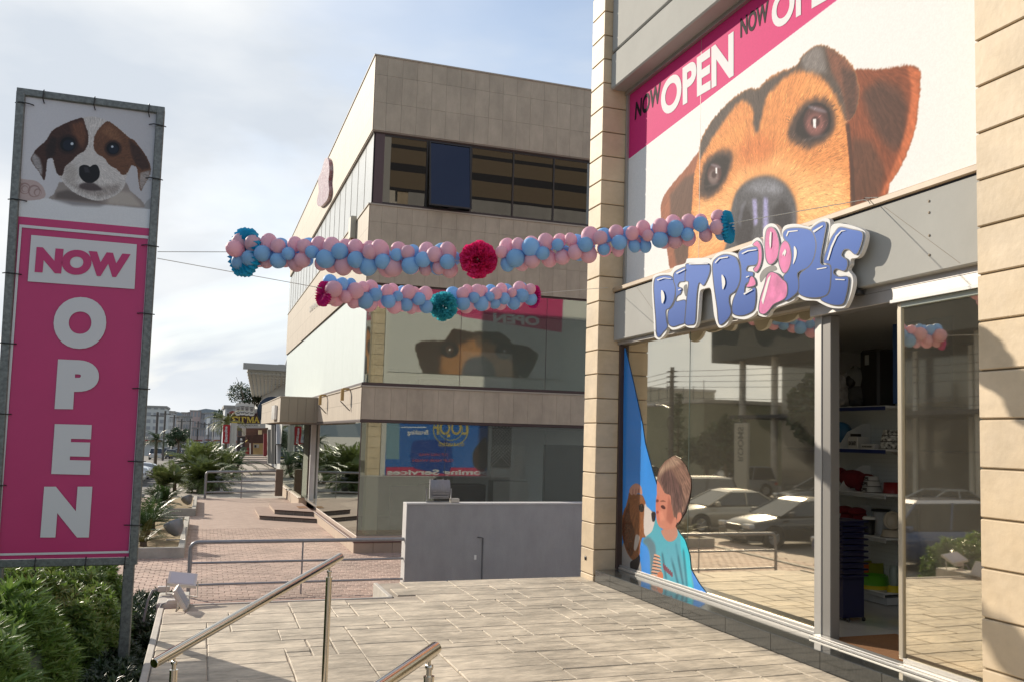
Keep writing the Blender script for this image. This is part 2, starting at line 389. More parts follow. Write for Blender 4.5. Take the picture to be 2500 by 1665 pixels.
M_granite = mat('dark_granite', (0.045, 0.046, 0.042), 0.1, var=0.25, vscale=40, spec=0.6, rnd=0.05)
M_grey = mat('grey_render', (0.335, 0.335, 0.335), 0.85, var=0.05, vscale=2.5, bump=0.25, bscale=60, stain=.09, sscale=(2.2, 1, .6))
M_conc = mat('concrete', (0.42, 0.39, 0.35), 0.85, var=0.18, vscale=3, bump=0.3, bscale=30)
M_asph = mat('asphalt', (0.19, 0.175, 0.155), 0.9, var=0.14, vscale=1.2, bump=0.3, bscale=60)
M_steel = mat('stainless_steel', (0.68, 0.62, 0.52), 0.13, 1.0, var=0.03, vscale=6)
M_gpaint = mat('grey_painted_steel', (0.30, 0.30, 0.31), 0.4, 0.35, var=0.12, vscale=9)
M_galv = mat('galvanised_steel', (0.15, 0.16, 0.155), 0.5, 0.5, var=0.35, vscale=30, bump=0.15, bscale=60)
M_black = mat('black_plastic', (0.015, 0.015, 0.016), 0.4)
M_dark = mat('dark_interior', (0.03, 0.032, 0.04), 0.8)
M_int = mat('interior_wall', (0.66, 0.65, 0.62), 0.8)
M_brown = mat('brown_window_frame', (0.06, 0.035, 0.03), 0.45, var=0.1)
M_tile = mat('tan_wall_panel', (0.45, 0.38, 0.285), 0.7, var=0.08, vscale=2.0, bump=0.1, bscale=30, rnd=0.035, stain=.16, sscale=(1.6, 1, .5))
M_tilej = mat('panel_joint', (0.27, 0.225, 0.17), 0.9)
M_soil = mat('dry_soil', (0.25, 0.15, 0.075), 0.95, var=0.4, vscale=6, bump=0.8, bscale=25, col2=(0.30, 0.24, 0.12))
M_kerb = mat('kerb_concrete', (0.40, 0.37, 0.32), 0.85, var=0.15, vscale=4, bump=0.2, bscale=30)
G_shop = glass('bronze_shop_glass', (0.98, 0.89, 0.71), (0.95, 0.92, 0.84), 0.50, 0.35, rough=.02, bumpy=0.02, dust=.06)
G_b2 = glass('tinted_window_glass', (0.60, 0.62, 0.56), (0.42, 0.44, 0.41), 0.30, 0.36, bumpy=0.03)
# ------------------------------------------------------------------ ground, road, pavements
mb = MB()
prof = [(-60, G0-.12), (55, G0-.12), (175, G0-2.0), (400, G0-3.6), (2500, G0-4)]
for i in range(len(prof)-1):
    (ya, za), (yb, zb) = prof[i], prof[i+1]
    mb.quad((-900, ya, za-.05), (900, ya, za-.05), (900, yb, zb-.05), (-900, yb, zb-.05))
struct('ground', mb, mat('bare_ground', (0.24, 0.215, 0.18), 0.9, var=0.2, vscale=0.3))
def gz(y):
    for i in range(len(prof)-1):
        if prof[i][0] <= y <= prof[i+1][0]:
            return prof[i][1]+(prof[i+1][1]-prof[i][1])*(y-prof[i][0])/(prof[i+1][0]-prof[i][0])
    return prof[-1][1]
mb = MB()
for i in range(len(prof)-2):
    (ya, za), (yb, zb) = prof[i], prof[i+1]
    mb.quad((-30, ya, za), (-1.6, ya, za), (-1.6, yb, zb), (-30, yb, zb))
struct('road', mb, M_asph)
# shop terrace: bed, then stamped stones as separate pieces
TX0, TX1, TY1 = -0.33, 5.48, 12.42
mb = MB()
mb.box(TX0, TX1, -3, TY1, -1.0, -0.012)
mb.box(2.40, TX1, TY1, 13.64, -1.0, -0.012)
mb.box(TX1, 16, -3, 13.64, -1.0, -0.012)
terr = struct('terrace', mb, M_stonebed)
mb = MB()
mb.bbox(TX0-.07, TX0-.005, -3, TY1+.02, -1.0, 0.004, .008)
mb.bbox(TX0, 2.38, TY1+.003, TY1+.06, -1.0, 0.002, .006)
mb.bbox(2.33, 2.39, TY1+.06, 13.64, -1.0, 0.004, .006)
mb.build('terrace_kerb', mat('pale_kerb', (0.5, 0.46, 0.4), 0.8, var=0.12, vscale=5), kind='structure')
# random ashlar layout on a grid
gx, gy = 0.225, 0.185
nx = int((TX1-TX0)/gx); ny = int((13.64-4.6)/gy); gx = (TX1-TX0)/nx
used = np.zeros((nx, ny), bool); stones = []; rs = random.Random(3)
y_base = 13.64-ny*gy
for j in range(ny-1, -1, -1):
    for i in range(nx):
        if used[i, j]: continue
        W, H = rs.choice([(3, 2), (2, 2), (4, 2), (2, 1), (3, 1), (3, 2), (2, 2), (4, 3), (1, 1), (3, 3)])
        ww = 1
        while ww < W and i+ww < nx and not used[i+ww, j]: ww += 1
        hh = 1
        while hh < H and j-hh >= 0 and not used[i:i+ww, j-hh].any(): hh += 1
        used[i:i+ww, j-hh+1:j+1] = True
        stones.append((TX0+i*gx, TX0+(i+ww)*gx, y_base+(j-hh+1)*gy, y_base+(j+1)*gy))
def stone_piece(x0, x1, y0, y1):
    g = 0.0045; h = 0.005*rs.random(); t = lambda: rs.uniform(-.006, .006)
    x0 += g; x1 -= g; y0 += g; y1 -= g; b = .008
    P = [(x0+t(), y0+t()), (x1+t(), y0+t()), (x1+t(), y1+t()), (x0+t(), y1+t())]
    cx, cy = (x0+x1)/2, (y0+y1)/2
    m = MB(); lo = [(x-cx, y-cy, -.02) for x, y in P]; md = [(x-cx, y-cy, -.006+h) for x, y in P]
    tp = [(x-cx+(b if x < cx else -b), y-cy+(b if y < cy else -b), h) for x, y in P]
    m.add(lo+md+tp, [(i, (i+1) % 4, 4+(i+1) % 4, 4+i) for i in range(4)]+[(4+i, 4+(i+1) % 4, 8+(i+1) % 4, 8+i) for i in range(4)]+[(8, 9, 10, 11)])
    return m, cx, cy
cnt = 0; far = MB()
for (x0, x1, y0, y1) in sorted(stones, key=lambda s: abs(s[2]-7)):
    if y1 > TY1+.001:
        if x0 < 2.40-.01: continue
    m_, cx, cy = stone_piece(x0, x1, y0, y1)
    if cnt < 300:
        me = m_.build('paving_stone', M_stone, mesh_only=True); o = link('paving_stone', me, terr, loc=(cx, cy, 0)); cnt += 1
    else: far.add([(v[0]+cx, v[1]+cy, v[2]) for v in m_.v], m_.f)
if far.v: far.build('paving_stones', M_stone, terr, kind='stuff')
# filler row between the notch stones
far = MB()
# ---- lower brick pavement
mb = MB(); BX0, BX1, BY0, BY1 = -3.2, 12.0, 17.55, 44.0
mb.quad((BX0, BY0, G0-.012), (BX1, BY0, G0-.012), (BX1, BY1, G0-.012), (BX0, BY1, G0-.012))
pave = struct('pavement', mb, M_mortar)
mb = MB(); mb.bbox(-.12, 3.5, BY0-.1, BY0-.002, G0-.6, G0+.012, .008)
mb.build('pavement_edge', mat('red_kerb', (0.22, 0.075, 0.05), 0.75, var=0.25, vscale=8), kind='structure')
bs = 0.2; bt = 0.1
def brick_mb(wx, wy):
    m = MB(); g = .004; x = wx/2-g; y = wy/2-g; b = .006
    m.add([(-x,-y,-.01),(x,-y,-.01),(x,y,-.01),(-x,y,-.01),(-x+b,-y+b,0),(x-b,-y+b,0),(x-b,y-b,0),(-x+b,y-b,0)],
          [(0,1,5,4),(1,2,6,5),(2,3,7,6),(3,0,4,7),(4,5,6,7)]); return m
bme = brick_mb(.2, .2).build('brick', M_brick, mesh_only=True)
cells = []
yy = BY0; r = 0
while yy < 30.5:
    xx = -2.4+(r % 2)*.1
    while xx < 4.6: cells.append((xx+.1, yy+.1)); xx += .2
    yy += .2; r += 1
cells = [c for c in cells if not (c[1] > 23.9 and c[0] > 3.65)]
cells.sort(key=lambda c: math.hypot(c[0]-1, (c[1]-17)*.9))
rest = MB(); bm_ = brick_mb(.2, .2)
for k, (x, y) in enumerate(cells):
    z = G0+random.uniform(-.003, .003)
    if k < 300: link('brick', bme, pave, loc=(x, y, z))
    else: rest.add([(v[0]+x, v[1]+y, v[2]+z) for v in bm_.v], bm_.f)
rest.build('bricks', M_brick, pave, kind='stuff')
mb = MB(); mb.quad((-3.2, 30.5, G0-.004), (12, 30.5, G0-.004), (12, 44, G0-.004), (-3.2, 44, G0-.004))
M_fb = bpy.data.materials.new('far_pavers'); M_fb.use_nodes = True
_t = M_fb.node_tree; _b = _t.nodes['Principled BSDF']; _tc = _t.nodes.new('ShaderNodeTexCoord'); _br = _t.nodes.new('ShaderNodeTexBrick'); _br.inputs['Scale'].default_value = 1
_br.inputs['Brick Width'].default_value = .2; _br.inputs['Row Height'].default_value = .2; _br.inputs['Mortar Size'].default_value = .006
_br.inputs['Color1'].default_value = (.44, .315, .25, 1); _br.inputs['Color2'].default_value = (.38, .265, .21, 1); _br.inputs['Mortar'].default_value = (.38, .30, .25, 1)
_t.links.new(_tc.outputs['Object'], _br.inputs['Vector']); _t.links.new(_br.outputs['Color'], _b.inputs['Base Color']); _b.inputs['Roughness'].default_value = .8
mb.build('far_bricks', M_fb, pave, kind='stuff')
mb = MB(); mb.quad((-2.3, 44, G0-.02), (12, 44, G0-.02), (12, 66, G0-.02), (-2.3, 66, G0-.02))
mb.quad((-3, 66, G0-.1), (20, 66, G0-.1), (20, 300, -3.9), (-3, 300, -3.9))
mb.build('footpath', mat('grey_path', (0.35, 0.31, 0.265), 0.9, var=0.15, vscale=1), kind='structure')
# ------------------------------------------------------------------ the shop building
shop = thing('shop_building', 'two storey pet shop with pale stone piers, grey cladding bands and bronze mirror glass', 'building', (5.5, 5.6, 0))
joints = [-.3, .078, .455, .838, 1.215, 1.586, 1.97, 2.33, 2.70, 3.07, 3.43, 3.80, 4.17, 4.55, 4.93, 5.30, 5.67, 6.04, 6.42, 6.80, 7.19, 7.575, 7.955, 8.335, 8.72, 9.1, 9.5, 9.9]
def pier(x0, x1, y0, y1, jj, name='pier'):
    core = MB().box(x0+.018, x1, y0+.018, y1-.018, jj[0], jj[-1]).build(name, M_creamjoint, shop)
    for a, b in zip(jj[:-1], jj[1:]):
        MB().bbox(x0, x1+.002, y0, y1, a+.007, b-.007, .008).build('stone_block', M_cream, core)
pier(5.48, 5.93, 13.18, 13.68, joints)
j2 = [-.3, .11, .474, .843, 1.208, 1.575, 1.945, 2.315, 2.68, 3.052, 3.412, 3.781, 4.148, 4.52, 4.89, 5.26, 5.63, 6.0, 6.4]
pier(5.48, 5.97, 2.6, 5.63, j2)
# a small drain hole at the foot of the left pier
MB().lathe((5.474, 13.48, .30), [(.034, -.004), (.034, .004), (.001, .004)], 14, axis=(-1, 0, 0)).build('drain_hole', M_black, shop)
# plinth of dark granite slabs
# stone striped upper north side of the shop (mirrored in the neighbour's windows)
M_nst = mat('brown_stone_strip', (.17, .135, .095), .7)
nw = MB().box(6.2, 13.6, 13.68, 13.72, 9.5, 14.2).build('north_cladding', M_tile, shop)
for z0_, z1_, m_ in ((9.5, 11.0, M_grey), (11.0, 11.12, M_dark), (11.12, 11.75, M_nst), (11.75, 12.05, M_dark), (12.05, 12.6, M_nst), (12.6, 12.75, M_dark), (12.75, 13.3, M_nst), (13.3, 14.2, M_dark)):
    MB().box(6.6 if z0_ < 11 else 5.9, 13.7, 13.725, 13.76, z0_, z1_).build('cladding_strip', m_, nw)
pl = MB().box(5.50, 5.93, 5.63, 13.05, 0.0, .155).build('plinth', M_creamjoint, shop)
yy = 5.63; ys = [5.63, 6.75, 7.62, 8.45, 9.35, 10.35, 11.5, 12.55, 13.1]
for a, b in zip(ys[:-1], ys[1:]):
    MB().bbox(5.48, 5.499, a+.002, b-.002, .0, .172, .003).build('granite_slab', M_granite, pl)
    MB().bbox(5.4995, 5.93, a+.002, b-.002, .152, .172, .002).build('granite_slab', M_granite, pl)
XG = 5.90
# side walls, rear, roof and floor of the room
mb = MB()
mb.box(5.95, 14, 13.45, 13.66, -.9, 9.9); mb.box(5.97, 14, 5.2, 5.6, 0, 6.4); mb.box(13.8, 14, 5.6, 13.45, 0, 9.9)
mb.box(6.0, 13.8, 5.6, 13.45, 3.66, 4.35); mb.box(5.95, 14, 2.6, 13.45, 9.7, 9.9); mb.box(6.0, 13.9, 6, 13.2, 9.9, 14.2)
mb.build('wall', M_int, shop)
MB().box(5.93, 13.8, 5.6, 13.45, .12, .16).build('shop_floor', mat('shop_floor', (0.6, 0.6, 0.6), 0.12, var=0.1), shop)
# sign band
band = MB().bbox(5.73, 5.96, 5.635, 13.175, 3.575, 4.30, .012).build('sign_band', M_panel, shop)
MB().bbox(5.70, 5.965, 5.635, 13.175, 4.315, 4.378, .008).build('band_cap', M_trim, shop)
MB().box(5.735, 5.97, 5.64, 13.17, 4.30, 4.316).build('band_shadow_gap', M_dark, shop)
MB().box(5.80, 5.96, 5.635, 13.175, 3.52, 3.575).build('soffit_strip', M_alud, shop)
g = MB()
for y in (7.0, 9.9, 12.35):  # fine cracks along the panel joints
    g.prism([(5.7285, y, 4.28), (5.7285, y+.006, 4.28), (5.7285, y-.93, 3.60), (5.7285, y-.936, 3.60)], (.001, 0, 0))
g.build('panel_joint', M_tilej, band)
for z in (3.73, 3.9, 4.1, 4.2): MB().lathe((5.729, 6.42, z), [(.012, 0), (.012, .004), (.001, .004)], 8, axis=(-1, 0, 0)).build('bolt_hole', M_tilej, band)
# upper cladding above the big banner
f1 = MB().bbox(5.60, 5.97, 5.7, 13.175, 7.47, 8.03, .02); f1.build('fascia_panel', M_panel, shop)
MB().box(5.64, 5.97, 5.7, 13.17, 8.03, 8.06).build('fascia_gap', M_dark, shop)
MB().bbox(5.61, 5.97, 5.7, 13.175, 8.06, 9.95, .02).build('fascia_panel', M_panel, shop)
MB().box(5.84, 5.96, 5.7, 13.17, 7.41, 7.47).build('head_frame', M_alud, shop)
# frame of the upper window that the banner covers
MB().box(5.86, 5.955, 13.10, 13.165, 4.378, 7.41).build('banner_frame', M_alu, shop)
MB().box(5.9, 5.98, 5.635, 13.10, 4.378, 7.41).build('banner_board', M_white, shop)
# ground floor window, frames
def pane(y0, y1, z0, z1, name='window_pane', m=G_shop, x=XG):
    return MB().box(x, x+.012, y0, y1, z0, z1).build(name, m, shop)
pane(8.255, 11.03, .215, 3.55); pane(11.036, 13.15, .215, 3.55)
MB().box(XG-.004, XG+.016, 11.03, 11.036, .2, 3.55).build('glazing_joint', mat('green_edge', (0.12, 0.16, 0.13), 0.3), shop)
MB().bbox(5.86, 5.93, 8.25, 13.17, .172, .205, .004).build('sill_rail', mat('silver_rail', (0.78, 0.75, 0.7), 0.3, 0.7), shop)
MB().bbox(5.875, 5.925, 8.25, 13.17, .205, .235, .004).build('sill_rail', M_alu, shop)
MB().bbox(5.83, 5.94, 13.12, 13.178, .172, 3.52, .004).build('window_frame', M_brown, shop)
MB().bbox(5.86, 5.98, 8.13, 8.25, .172, 3.585, .006).build('door_post', M_alu, shop)
MB().bbox(5.87, 5.98, 7.99, 8.125, .172, 3.398, .006).build('door_jamb', mat('dark_jamb', (.20, .19, .175), .6, .2), shop)  # jamb in a darker, duller grey than the post
hd = MB().bbox(5.80, 5.97, 5.635, 8.25, 3.40, 3.52, .006).build('door_head', M_alud, shop)
MB().bbox(5.785, 5.80, 5.635, 7.0, 3.385, 3.415, .003).build('door_track', M_white, shop)
# sliding door leaf parked on the right
for y0, y1 in ((6.90, 6.955), (5.635, 5.66)):
    MB().bbox(5.83, 5.88, y0, y1, .23, 3.39, .004).build('door_stile', mat('champagne_metal', (0.48, 0.43, 0.34), 0.35, 0.5), shop)
pane(5.66, 6.90, .24, 3.38, 'sliding_door_glass', x=5.85)
MB().bbox(5.83, 5.885, 5.66, 6.9, .205, .245, .004).build('door_bottom_rail', M_alu, shop)
MB().bbox(5.83, 5.885, 5.66, 6.9, 3.34, 3.39, .004).build('door_top_rail', mat('pale_glass_edge', (0.35, 0.4, 0.37), 0.3), shop)
tk = MB(); tk.bbox(5.73, 5.765, 5.635, 8.15, .172, .198, .004); tk.bbox(5.775, 5.86, 5.635, 8.15, .172, .205, .004)
tk.build('door_track', mat('silver_rail', (0, 0, 0)), shop)
MB().box(5.766, 5.774, 5.635, 8.15, .172, .18).build('track_groove', M_black, shop)
# interior glimpses
mtm = mat('coir_mat', (0.28, 0.13, 0.05), 0.95, var=0.25, vscale=60, bump=0.5, bscale=150)
MB().bbox(5.93, 6.75, 5.7, 8.1, .16, .176, .004).build('doormat', mtm, label='brown coir mat just inside the open shop door', cat='doormat')
MB().box(6.9, 6.93, 7.45, 8.3, 2.55, 3.4).build('hanging_poster', mat('deep_blue_print', (0.02, 0.06, 0.16), 0.6), label='dark blue poster hanging above the shelves inside the door', cat='poster')
# security sensor above the door
t = thing('security_camera', 'small black dome camera under the grey sign band beside the last letter', 'camera', tuple(at(2095, 722, 'X', 5.76)))
c = at(2095, 722, 'X', 5.74)
MB().lathe(c, [(.001, .0), (.05, .0), (.055, .02), (.05, .05), (.001, .06)], 14, axis=(0, 0, 1)).build('housing', M_black, t)
MB().tube([c+Vector((-.03, 0, .02)), c+Vector((-.06, .0, .01))], .018, 10).build('lens', mat('lens_glass', (0.02, 0.02, 0.03), 0.05), t)
# ------------------------------------------------------------------ banner with the dog on the upper window
cz = crop(1380, 0, .5421)
XB = 5.895
def PZ(pts): return [(p.y, p.z) for p in (at(x, y, 'X', XB) for x, y in cz(pts))]
c = Canvas(5.635, 13.10, 4.378, 7.41, 2200, (228, 227, 224))
c.u0, c.u1 = 13.10, 5.635
c.shade(np.ones((c.h, c.w)), 1)
tan = (214, 136, 74)
# far ear (right)
ear = PZ([(1255,950),(1250,700),(1240,450),(1290,325),(1400,315),(1480,305),(1540,295),(1580,303),(1600,330),(1598,400),(1590,480),(1575,580),(1540,690),(1500,770),(1460,830),(1435,890)])
m = c.mask(smooth(ear), 2, 8); c.paint(m, (128, 66, 40))
c.paint(blur(c.mask(PZ([(1330,420),(1420,360),(1510,400),(1545,480),(1530,640),(1480,690),(1430,640),(1380,560)]), 0), 12)*m, (70, 50, 44), .8)
c.paint(blur(c.mask(PZ([(1290,620),(1380,640),(1440,760),(1420,880),(1290,930)]), 0), 10)*m, (84, 56, 44), .75)
c.paint(blur(c.mask(PZ([(1540,300),(1600,320),(1598,420),(1575,600),(1500,780),(1440,880),(1420,880),(1500,700),(1540,560),(1560,420)]), 0), 5)*m, (188, 100, 58), .9)
c.fur(m, PZ([(1250, 200)])[0], .20, 11, 34, 5)
# near ear (left)
le = PZ([(610,680),(540,765),(475,840),(438,900),(430,960),(445,1050),(462,1150),(478,1215),(560,1190),(570,1000),(585,800)])
m = c.mask(smooth(le), 2, 6); c.paint(m, (150, 92, 66)); c.paint(blur(c.mask(PZ([(470,880),(540,800),(590,780),(575,1000),(555,1190),(500,1200),(480,1050)]), 0), 8)*m, (92, 70, 60), .85)
c.fur(m, PZ([(600, 600)])[0], .16, 12, 40, 5)
# face
face = PZ([(600,700),(612,630),(650,560),(700,500),(760,440),(820,405),(870,398),(920,350),(980,320),(1040,298),(1060,265),(1100,225),(1140,205),(1185,215),(1235,245),(1285,290),(1312,340),(1325,420),(1300,520),(1268,560),(1275,660),(1282,780),(1290,930),(1285,980),(1100,1060),(900,1100),(700,1170),(560,1200),(553,1165),(560,1050),(570,930),(580,800)])
m = c.mask(smooth(face), 2, 9); c.paint(m, tan); fm = m
c.paint(blur(c.mask(PZ([(600,900),(700,880),(820,720),(960,700),(1100,780),(1240,760),(1285,900),(1250,1000),(1060,980),(1040,880),(980,800),(860,790),(760,880),(735,1100),(560,1190),(570,1000)]), 0), 26)*m, (240, 176, 112), .85)
c.paint(blur(c.mask(PZ([(1040,900),(1060,830),(1200,860),(1285,940),(1280,1000),(1050,1060)]), 0), 20)*m, (246, 190, 122), .7)
c.paint(blur(c.mask(PZ([(780,640),(900,600),(960,660),(900,740),(800,760)]), 0), 22)*m, (196, 110, 56), .7)
c.paint(blur(c.mask(PZ([(640,640),(760,560),(820,560),(800,640),(740,660),(650,690)]), 0), 14)*m, (222, 146, 78), .7)
c.paint(blur(c.mask(PZ([(1090,340),(1190,400),(1240,500),(1262,600),(1230,560),(1190,440),(1120,430),(1060,440)]), 0), 12)*m, (224, 150, 84), .8)
# black saddle of the forehead and folded ear
k = c.mask(smooth(PZ([(690,505),(760,440),(820,403),(870,396),(930,350),(1040,296),(1060,262),(1100,222),(1140,200),(1190,215),(1235,245),(1290,300),(1325,400),(1320,500),(1272,570),(1255,520),(1225,450),(1180,380),(1120,330),(1040,325),(985,355),(945,395),(905,440),(885,520),(866,605),(846,560),(845,500),(805,455),(765,480),(720,540),(670,610),(625,690),(604,720),(610,640),(650,560)])), 5, 22)
c.paint(k*fm, (72, 66, 64), .93)
c.paint(blur(c.mask(PZ([(1170,215),(1240,245),(1300,310),(1325,410),(1305,520),(1270,560),(1262,480),(1240,400),(1200,330)]), 0), 6)*fm, (126, 74, 54), .8)
c.paint(blur(c.mask(PZ([(1060,265),(1130,205),(1160,225),(1180,330),(1130,330),(1080,320)]), 0), 8)*fm, (150, 146, 144), .55)
c.paint(blur(c.mask(PZ([(1240,300),(1310,330),(1310,520),(1280,560)]), 0), 6)*fm, (54, 42, 40), .55)
fm2 = fm.copy(); ns0 = c.mask(smooth(PZ([(735,1180),(745,960),(800,830),(920,796),(1020,870),(1040,1030),(900,1200)])), 14)
c.fur(fm2*(1-ns0), PZ([(880, 900)])[0], .20, 21, 13, 1.1, .6); c.fur(fm2*(1-ns0), PZ([(700, 1100)])[0], .12, 31, 9, .8, .2)
c.fur(fm2, PZ([(900, 1000)])[0], .10, 22, 60, 6, .3)
# ear/face edge on the right
c.paint(blur(c.mask(PZ([(1262,560),(1280,560),(1300,760),(1306,930),(1284,935),(1284,760)]), 0), 2), (66, 42, 34), .75)
# eyes
for (ex, ey, ra, rb, hx, hy, ic) in ((1115, 552, 108, 108, 1122, 560, (92, 50, 44)), (672, 782, 70, 100, 680, 772, (84, 66, 62))):
    def E(a, b, ox=0, oy=0, n=14, tilt=-.35):
        o = []
        for q in range(n):
            t = 2*math.pi*q/n; x = a*math.cos(t); y = b*math.sin(t)
            o.append((ex+ox+x*math.cos(tilt)-y*math.sin(tilt), ey+oy+x*math.sin(tilt)+y*math.cos(tilt)))
        return PZ(o)
    big = ex > 900; kx, ky = (1.0, 1.0) if big else (.56, .66)
    if big: sur = [(-112,62),(-96,-10),(-60,-66),(-5,-104),(60,-98),(96,-58),(104,10),(80,62),(20,104),(-30,118),(-70,98)]
    else: sur = [(-66,98),(-64,30),(-44,-44),(0,-92),(52,-104),(84,-82),(74,-30),(50,30),(14,84),(-28,112)]
    sm = c.mask(smooth(PZ([(ex+a_, ey+b_) for a_, b_ in sur])), 7, 34); c.paint(sm, (58, 48, 48), .92)
    sm2 = c.mask(smooth(PZ([(ex+a_*.74+4, ey+b_*.74) for a_, b_ in sur])), 4, 14); c.paint(sm2, (26, 21, 24), .92)
    ox, oy = (14, -6) if big else (0, 2)
    c.paint(c.mask(smooth(E(66*kx, 80*ky, ox, oy, 14, .12)), 2), (30, 24, 28)); c.paint(c.mask(smooth(E(57*kx, 70*ky, ox, oy, 14, .12)), 4), (74, 46, 46))
    c.paint(blur(c.mask(smooth(E(40*kx, 50*ky, ox-4, oy+14, 14, .12)), 0), 7), (136, 86, 80) if big else (120, 104, 100), .9)
    c.paint(blur(c.mask(smooth(E(20*kx, 24*ky, ox-2, oy+4, 14, .12)), 0), 3), (52, 28, 30), .85)
    c.paint(c.mask(PZ([(hx-7*kx, hy-22*ky), (hx+8*kx, hy-24*ky), (hx+7*kx, hy+20*ky), (hx-5*kx, hy+16*ky)]), 1), (236, 234, 232), .95)
    c.paint(c.mask(smooth(E(46*kx, 9*ky, ox+6, oy-52*ky, 12, .3)), 3), (170, 172, 184), .45)
    c.paint(c.mask(smooth(E(60*kx, 7*ky, ox-6, oy+76*ky, 12, -.25)), 3), (112, 100, 100), .45)
    for q_ in range(46):   # short lashes of light hair around the dark rim
        t_ = random.uniform(0, 6.28); r1_, r2_ = 1.0, random.uniform(1.12, 1.3); x1_ = ex+108*kx*math.cos(t_); y1_ = ey+112*ky*math.sin(t_)
        c.paint(c.mask(PZ([(x1_, y1_), (ex+108*kx*r2_*math.cos(t_+.04), ey+112*ky*r2_*math.sin(t_+.04)), (x1_+3, y1_+3)]), 0), (66, 50, 44), .6)
# nose
ns = c.mask(smooth(PZ([(720,1180),(730,1080),(745,960),(765,880),(805,828),(860,800),(920,794),(980,820),(1020,870),(1042,940),(1040,1030),(1020,1120),(900,1200)])), 7)
c.paint(ns, (84, 84, 88))
c.paint(blur(c.mask(PZ([(800,850),(870,815),(940,815),(990,850),(960,880),(860,870)]), 0), 12), (140, 142, 150), .75)
c.paint(blur(c.mask(PZ([(780,950),(820,930),(850,1000),(840,1100),(790,1130),(760,1080)]), 0), 9), (52, 50, 54), .9)
c.paint(blur(c.mask(PZ([(930,950),(980,900),(1020,960),(1010,1060),(950,1080)]), 0), 10), (50, 48, 52), .9)
c.paint(blur(c.mask(PZ([(842,900),(862,900),(866,1010),(850,1020)]), 0), 5), (176, 170, 220), .8)
c.paint(blur(c.mask(PZ([(893,890),(912,895),(915,1060),(890,1070)]), 0), 6), (168, 164, 216), .8)
ng = (vnoise(c.h, c.w, 4, 4, 91)-.5)+(vnoise(c.h, c.w, 8, 8, 92)-.5)
c.a = np.clip(c.a*(1+.16*ng[..., None]*ns[..., None]), 0, 1)
c.paint(blur(c.mask(PZ([(775,1000),(790,930),(815,900),(800,960),(790,1030)]), 0), 5), (120, 122, 134), .5); c.paint(blur(c.mask(PZ([(1020,930),(1035,960),(1036,1040),(1022,1080),(1026,1000)]), 0), 5), (110, 108, 116), .5)
# a few long bright hairs
for q_ in range(420):
    hx_ = random.uniform(600, 1270); hy_ = random.uniform(420, 1000); i_, j_ = c.px(PZ([(hx_, hy_)])[0]); i_, j_ = int(i_), int(j_)
    if 0 < i_ < c.w and 0 < j_ < c.h and fm[j_, i_] > .9 and ns[j_, i_] < .05:
        an = math.atan2(hy_-900, hx_-880)+random.uniform(-.25, .25); ln_ = random.uniform(14, 34)
        p0_ = c.px(PZ([(hx_, hy_)])[0]); p1_ = c.px(PZ([(hx_+ln_*math.cos(an), hy_+ln_*math.sin(an))])[0]); n_ = 24; up_h = random.random() < .6
        for f_ in np.linspace(0, 1, n_):
            a_, b_ = int(p0_[0]+(p1_[0]-p0_[0])*f_), int(p0_[1]+(p1_[1]-p0_[1])*f_)
            if 1 < a_ < c.w-2 and 1 < b_ < c.h-2: c.a[b_:b_+2, a_:a_+1] = np.clip(c.a[b_:b_+2, a_:a_+1]*(1.22 if up_h else .80), 0, 1)
# pink strip
c.poly(PZ([(280,715),(290,715),(1225,0),(1700,-360),(1700,-700),(280,-100)]), (206, 40, 112), 0, curve=False)
c.poly(PZ([(280,718),(1225,3),(1700,-357),(1700,-365),(1225,-5),(280,710)]), (200, 50, 116), 1, .5, curve=False)
mb = MB(); mb.quad((XB, 13.10, 4.378), (XB, 5.635, 4.378), (XB, 5.635, 7.41), (XB, 13.10, 7.41)); mb.uv = c.uvf(1, 2)
ban = thing('shop_banner', 'huge window banner with a brown dog face and pink strip above the shop sign', 'banner', (XB, 9.4, 4.378))
M_ban = c.material('dog_banner_print', .7, .12, gain=1.0, sat=.98)
mb.build('print', M_ban, ban)
M_tw = mat('print_white', (0.70, 0.70, 0.70), 0.7, spec=.15); M_tb = mat('print_black', (0.02, 0.012, 0.015), 0.75, spec=.12)
def tq(name, s, pts, x, m, par, bold=0.02, cr=cz):
    q = [at(a, b, 'X', x) for a, b in cr(pts)]
    return text_quad(name, s, *q, m, par, bold)
tq('black_lettering', 'NOW', [(312,545),(430,460),(430,370),(318,462)], XB-.004, M_tb, ban, .03)
tq('white_lettering', 'OPEN', [(432,535),(758,345),(758,140),(430,378)], XB-.004, M_tw, ban, .035)
tq('black_lettering', 'NOW', [(788,175),(915,95),(915,3),(788,85)], XB-.004, M_tb, ban, .03)
tq('white_lettering', 'OPEN', [(930,145),(1290,-60),(1290,-270),(930,-10)], XB-.004, M_tw, ban, .035)
bj = MB()
for yv in (10.82,): bj.box(XB-.002, XB-.0005, yv, yv+.008, 4.378, 7.41)
bj.build('sheet_joint', mat('joint_line', (0.3, 0.25, 0.2), 0.5), ban)  # thin brown line where two sheets meet
